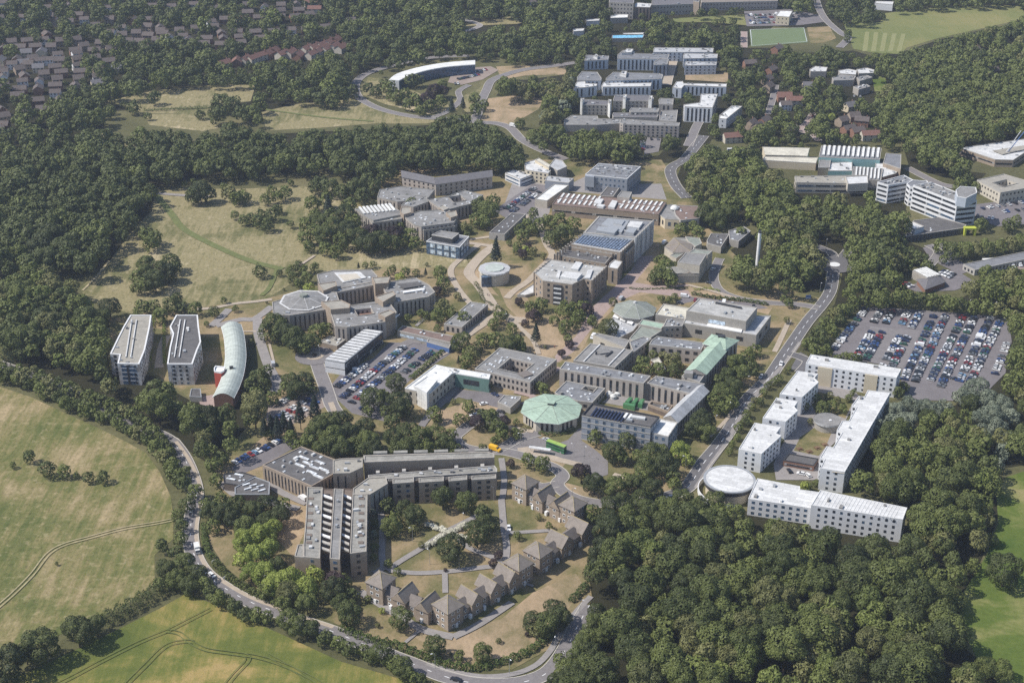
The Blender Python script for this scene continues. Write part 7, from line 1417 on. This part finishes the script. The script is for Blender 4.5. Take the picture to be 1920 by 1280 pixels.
# coarse hash of explicit trees so the scatter leaves them room
EX = {}
for t in T: EX.setdefault((int(t[0]//10), int(t[1]//10)), []).append((t[0], t[1], t[2]))
def near_explicit(x, y, r):
    i, j = int(x//10), int(y//10)
    for a in (-1, 0, 1):
        for b_ in (-1, 0, 1):
            for (ex, ey, er) in EX.get((i+a, j+b_), ()):
                if (ex-x)**2+(ey-y)**2 < (.62*(r+er))**2: return True
    return False
for key in ['F1', 'F2', 'F3', 'F4', 'F5', 'F6', 'F7', 'F10', 'F11', 'F12', 'F9', 'F8']:
    q = [G(p[0], p[1], 7) for p in WOODS[key]]; xs = [p[0] for p in q]; ys = [p[1] for p in q]; sp = area_sp[key]; jn = 0; y = min(ys)
    while y < max(ys):
        x = min(xs)+(sp/2 if jn % 2 else 0)
        while x < max(xs):
            tx, ty = x+random.uniform(-.36, .36)*sp, y+random.uniform(-.36, .36)*sp; x += sp
            if not inpoly(np.array([tx]), np.array([ty]), q)[0]: continue
            big = random.random(); r = sp*(.45+.46*big**1.8); H = 6.8+r*1.5+random.uniform(-1.6, 2.0)
            if key in ('F8', 'F9'): r *= random.choice([.5, .65, .8, 1]); H = r*2+2
            u, v, zc = PX(tx, ty, H-r*.8)
            if not (-70 < u < 1990 and -60 < v < 1370): continue
            s_ = FPX/zc; rp = r*s_
            if SOLID.hit(tx, ty) or any(SOLID.hit(tx+r*.5*math.cos(a), ty+r*.5*math.sin(a)) for a in (0, 1.57, 3.14, 4.71)): continue
            if CLEAR.hit(u, v) or CLEAR.hit(u, v-rp*.7) or CLEAR.hit(u-rp*.75, v) or CLEAR.hit(u+rp*.75, v) or CLEAR.hit(u, v+rp*.6): continue
            if near_explicit(tx, ty, r): continue
            kk = mixk[key]; nz = kindn[int(abs(tx)/17) % 80, int(abs(ty)/17) % 80]
            k = kk[min(len(kk)-1, int((.6*random.random()+.4*nz)*len(kk)))]
            T.append((tx, ty, r, H, k, False, key))
        y += sp*.866; jn += 1
print('trees', len(T))
KN = {'d': ('broadleaf_tree', 'dark green'), 'm': ('broadleaf_tree', 'mid green'), 'y': ('broadleaf_tree', 'lime green'), 'g': ('broadleaf_tree', 'light green'), 's': ('broadleaf_tree', 'silvery grey'), 'o': ('broadleaf_tree', 'olive green'), 'c': ('copper_tree', 'dark purple'), 'n': ('conifer_tree', 'dark conifer'), 'B': ('flowering_shrub', 'white flowering')}
T.sort(key=lambda t: -t[2]*scale_at(t[0], t[1], t[3])*(1.35 if t[5] else 1.0))
WHERE = {'F1': 'front wood', 'F2': 'chimney wood', 'F3': 'car park belt', 'F4': 'edge belt', 'F5': 'upper right wood', 'F6': 'far left wood', 'F7': 'roadside wood', 'F8': 'far suburb', 'F9': 'lane gardens', 'F10': 'upper thicket', 'F11': 'upper grove', 'F12': 'hall row', 'x': ''}
def where(x, y, reg):
    bd = sorted(LAND, key=lambda l: (l[1]-x)**2+(l[2]-y)**2)[0]; dx, dy = x-bd[1], y-bd[2]; d = math.hypot(dx, dy)
    side = ('right of' if dx > 0 else 'left of') if abs(dx) > abs(dy) else ('behind' if dy > 0 else 'in front of')
    return f'{side} {bd[0]}', d
individuals, mass, cnt, used = [], [], {}, {}
for t in T:
    nm = KN[t[4]][0]; lim = 285 if nm == 'broadleaf_tree' else 60
    if cnt.get(nm, 0) < lim and (nm != 'broadleaf_tree' or PX(t[0], t[1], t[3]*.6)[0] > -t[2]*3) : cnt[nm] = cnt.get(nm, 0)+1; individuals.append(t)
    else: mass.append(t)
rank = {}
for t in individuals:
    x, y, r, H, k, ex, reg = t; sz = 'huge' if r > 7.2 else ('large' if r > 5.6 else ('medium' if r > 4 else ('small' if r > 2.2 else 'tiny')))
    wtxt, d = where(x, y, reg); shape = 'tree' if k != 'B' else 'shrub'; col = KN[k][1]
    u, v, _ = PX(x, y, H*.6)
    lab = f'{sz} {col} {shape}' + (f', {WHERE[reg]}' if reg != 'x' else '') + f', {wtxt}'
    if k == 'B': lab = f'{sz} white flowering shrub in the crossing shrub beds of the front courtyard'
    rank.setdefault(lab, []).append((t, u, v, d))
for lab, L in rank.items():
    L.sort(key=lambda a: a[3])
    for i, (t, u, v, d) in enumerate(L):
        l2 = lab
        if len(L) > 1 and t[4] != 'B': l2 = f'{lab}, {nth(i+1)} nearest'
        x, y, r, H, k, ex, reg = t; f_ = 'n' if k == 'n' else 'b'
        if len(l2.split()) > 16: l2 = l2.replace(' the ', ' ')
        if len(l2.split()) > 16: l2 = ' '.join(l2.split()[1:])
        o = empty(KN[k][0], (x, y, 0), random.uniform(0, 6.28)); tag(o, l2, 'shrub' if k == 'B' else 'tree', {'x': 'trees on the campus lawns and streets'}.get(reg, 'trees of the '+WHERE[reg]) if k != 'B' else 'white flowering shrubs')
        vz = (H/3.7 if k == 'n' else r*1.0); zc = (H-1.55*vz) if k == 'n' else H-.98*vz
        if k == 'B': vz = r*.8; zc = r*.7
        link('crown', him(k), o, (0, 0, zc), 0, (r*1.04, r*(.94+.1*random.random()), vz)); link('trunk', random.choice(TRM), o, (0, 0, 0), 0, (r*1.1, r*1.1, max(zc*1.15, r)))
# everything farther off, one mass
V, SH, MI = [], [], []; mk = ['g', 'd', 'm', 'y', 's', 'c', 'n', 'o', 'B']
for x, y, r, H, k, ex, reg in mass:
    f_ = 'n' if k == 'n' else 'b'; rp = r*scale_at(x, y, H); src = MDL if rp > 17 else LO; v, s = src[f_][random.randrange(len(src[f_]))]
    a = random.uniform(0, 6.28); c, sn = math.cos(a), math.sin(a); vz = H/3.7 if k == 'n' else r*1.0; zc = (H-1.55*vz) if k == 'n' else H-.98*vz
    w_ = np.empty_like(v); w_[:, 0] = (v[:, 0]*c-v[:, 1]*sn)*r+x; w_[:, 1] = (v[:, 0]*sn+v[:, 1]*c)*r+y; w_[:, 2] = v[:, 2]*vz+zc
    V.append(w_); SH.append(s+random.uniform(0, .62)); MI.append(np.full(len(s), mk.index(k)))
if V:
    me = mesh_from(np.vstack(V), np.concatenate(SH), [LEAFM[k] for k in mk], np.concatenate(MI), 'woodland'); tag(link('woodland', me), 'dense mixed woodland and suburban trees filling the middle and far distance', 'woodland', None, 'stuff')
# ---------------------------------------------------------------- hedges
def hedge(px, wd, h, label, mat='leaf_hedge', dens=26, name='hedge'):
    pts = smooth([G(*p) for p in px], 5); P = []; r = rng
    for a, b_ in zip(pts, pts[1:]):
        L = math.dist(a, b_); n = int(L*dens*(wd+2*h)/3)
        if n < 1: continue
        t = r.random(n); ang = r.random(n)*np.pi; d = np.array([b_[0]-a[0], b_[1]-a[1]])/max(L, 1e-6); nn = np.array([-d[1], d[0]])
        bump = 1+.22*np.sin((t*L+a[0])*1.7)+.12*np.sin((t*L+a[1])*4.3)
        off = np.cos(ang)*wd/2*bump; z = np.abs(np.sin(ang))**.6*h*bump*(.9+.2*r.random(n))
        base = np.array(a)[None]+t[:, None]*(np.array(b_)-np.array(a))[None]
        P.append(np.column_stack([base+off[:, None]*nn[None], z]))
    P = np.vstack(P); n = len(P); N = r.normal(size=(n, 3)); N[:, 2] = abs(N[:, 2])+.4; N /= np.linalg.norm(N, axis=1)[:, None]; U = np.cross(N, r.normal(size=N.shape)); U /= np.linalg.norm(U, axis=1)[:, None]; V_ = np.cross(N, U); s = .28*(.7+.7*r.random(n))[:, None]
    o0 = (pts[0][0], pts[0][1], 0); P = P-np.array(o0)[None]
    v = np.stack([P-U*s, P-V_*s*.8, P+U*s, P+V_*s*.8], 1).reshape(-1, 3); o = link(name, mesh_from(v, .7*r.random(n), [mat], None, name), None, o0); tag(o, label, 'hedge', 'hedges'); return o
hedge([(640,1178),(690,1200),(745,1212),(790,1230),(840,1248),(890,1254),(950,1240),(1000,1218),(1035,1187)], 3.4, 2.2, 'long clipped green hedge curving round the bottom lawn')
hedge([(1070,1130),(1092,1108),(1100,1098)], 3.2, 2.2, 'short clipped hedge beside the shaded lane, near the big wood')
hedge([(383,985),(385,1015),(392,1040),(402,1050)], 2.6, 1.8, 'bright hedge between the perimeter road and a small lawn')
hedge([(402,1055),(425,1080),(455,1102),(485,1118),(515,1132),(540,1140)], 3.0, 2.2, 'rough hedge running under the pale green trees', 'leaf_mid')
hedge([(770,712),(800,686),(842,650),(848,645)], 2.6, 1.9, 'straight clipped hedge between central car park and white roofed block')
hedge([(1296,552),(1340,560),(1400,566),(1440,573)], 2.4, 1.8, 'straight clipped hedge behind the great stone hall')
hedge([(190,1172),(240,1148),(290,1118),(330,1098),(350,1090)], 7, 4.5, 'thick overgrown field hedge between the two left fields', 'leaf_mid', 16)
hedge([(1640,0),(1700,7),(1780,10),(1850,8),(1920,10)], 3, 3, 'dark boundary hedge beyond the playing field', 'leaf_dark', 8)
hedge([(270,209),(330,207),(400,202)], 3, 2.2, 'low dark hedge crossing the upper meadow', 'leaf_dark', 8)
hedge([(1030,795),(1000,800),(985,805),(960,815)], 3, 1.2, 'low planting below the green octagon', 'leaf_mid', 16, 'shrub_bed')
hedge([(1010,812),(1030,816),(1060,812),(1075,803)], 3, 1.4, 'shrub planting in front of the green octagon', 'leaf_hedge', 16, 'shrub_bed')
hedge([(1180,540),(1200,543),(1290,541)], 1.6, 1.0, 'low hedge by the plaza lawn', 'leaf_hedge', 12)
hedge([(1300,545),(1330,543),(1350,548)], 2, 1.2, 'yellowish low planting beside the side road', 'leaf_bright', 12, 'shrub_bed')
hedge([(287,600),(283,640),(281,680)], 1.6, 2.0, 'row of light green shrubs between the white blocks, left', 'leaf_bright', 14, 'shrub_bed')
hedge([(308,600),(308,640),(309,685)], 1.6, 2.0, 'row of light green shrubs between the white blocks, right', 'leaf_bright', 14, 'shrub_bed')
hedge([(1600,243),(1655,248)], 2, 1.6, 'upper garden hedge between the strips', 'leaf_dark', 8); hedge([(1600,255),(1660,261)], 2, 1.6, 'lower garden hedge between the strips', 'leaf_dark', 8)
hedge([(890,530),(900,545),(905,562),(925,575)], 2.4, 1.2, 'patchy shrubs along the central campus path', 'leaf_mid', 10, 'shrub_bed')
hedge([(775,606),(800,602),(820,596)], 2.6, 1.6, 'shrub planting at the foot of the octagonal college', 'leaf_mid', 12, 'shrub_bed')
# ---------------------------------------------------------------- air
m = MB(); m.prism([(-4600, -600), (4600, -600), (4600, 7100), (-4600, 7100)], -1.5, 374, 'asphalt', 'asphalt', True); hz = m.build('haze'); hz['kind'] = 'stuff'
hm = bpy.data.materials.new('haze'); hm.use_nodes = True; n = hm.node_tree; n.nodes.remove(n.nodes['Principled BSDF']); pv = n.nodes.new('ShaderNodeVolumePrincipled')
pv.inputs['Color'].default_value = (.66, .76, 1.0, 1); pv.inputs['Density'].default_value = .000065; pv.inputs['Anisotropy'].default_value = .1
n.links.new(pv.outputs[0], n.nodes['Material Output'].inputs['Volume']); hz.data.materials.clear(); hz.data.materials.append(hm)
hz.data.polygons.foreach_set('material_index', [0]*len(hz.data.polygons))

# ---------------------------------------------------------------- labels that still coincide: tell them apart by place
dup = {}
for o in S.objects:
    if o.parent is None and o.get('label') and not o.get('kind'): dup.setdefault(o['label'], []).append(o)
for lab, L in dup.items():
    if len(L) > 1:
        L.sort(key=lambda o: PX(*o.location)[0])
        for i, o in enumerate(L): o['label'] = f'{lab}, {nth(i+1)} from left'
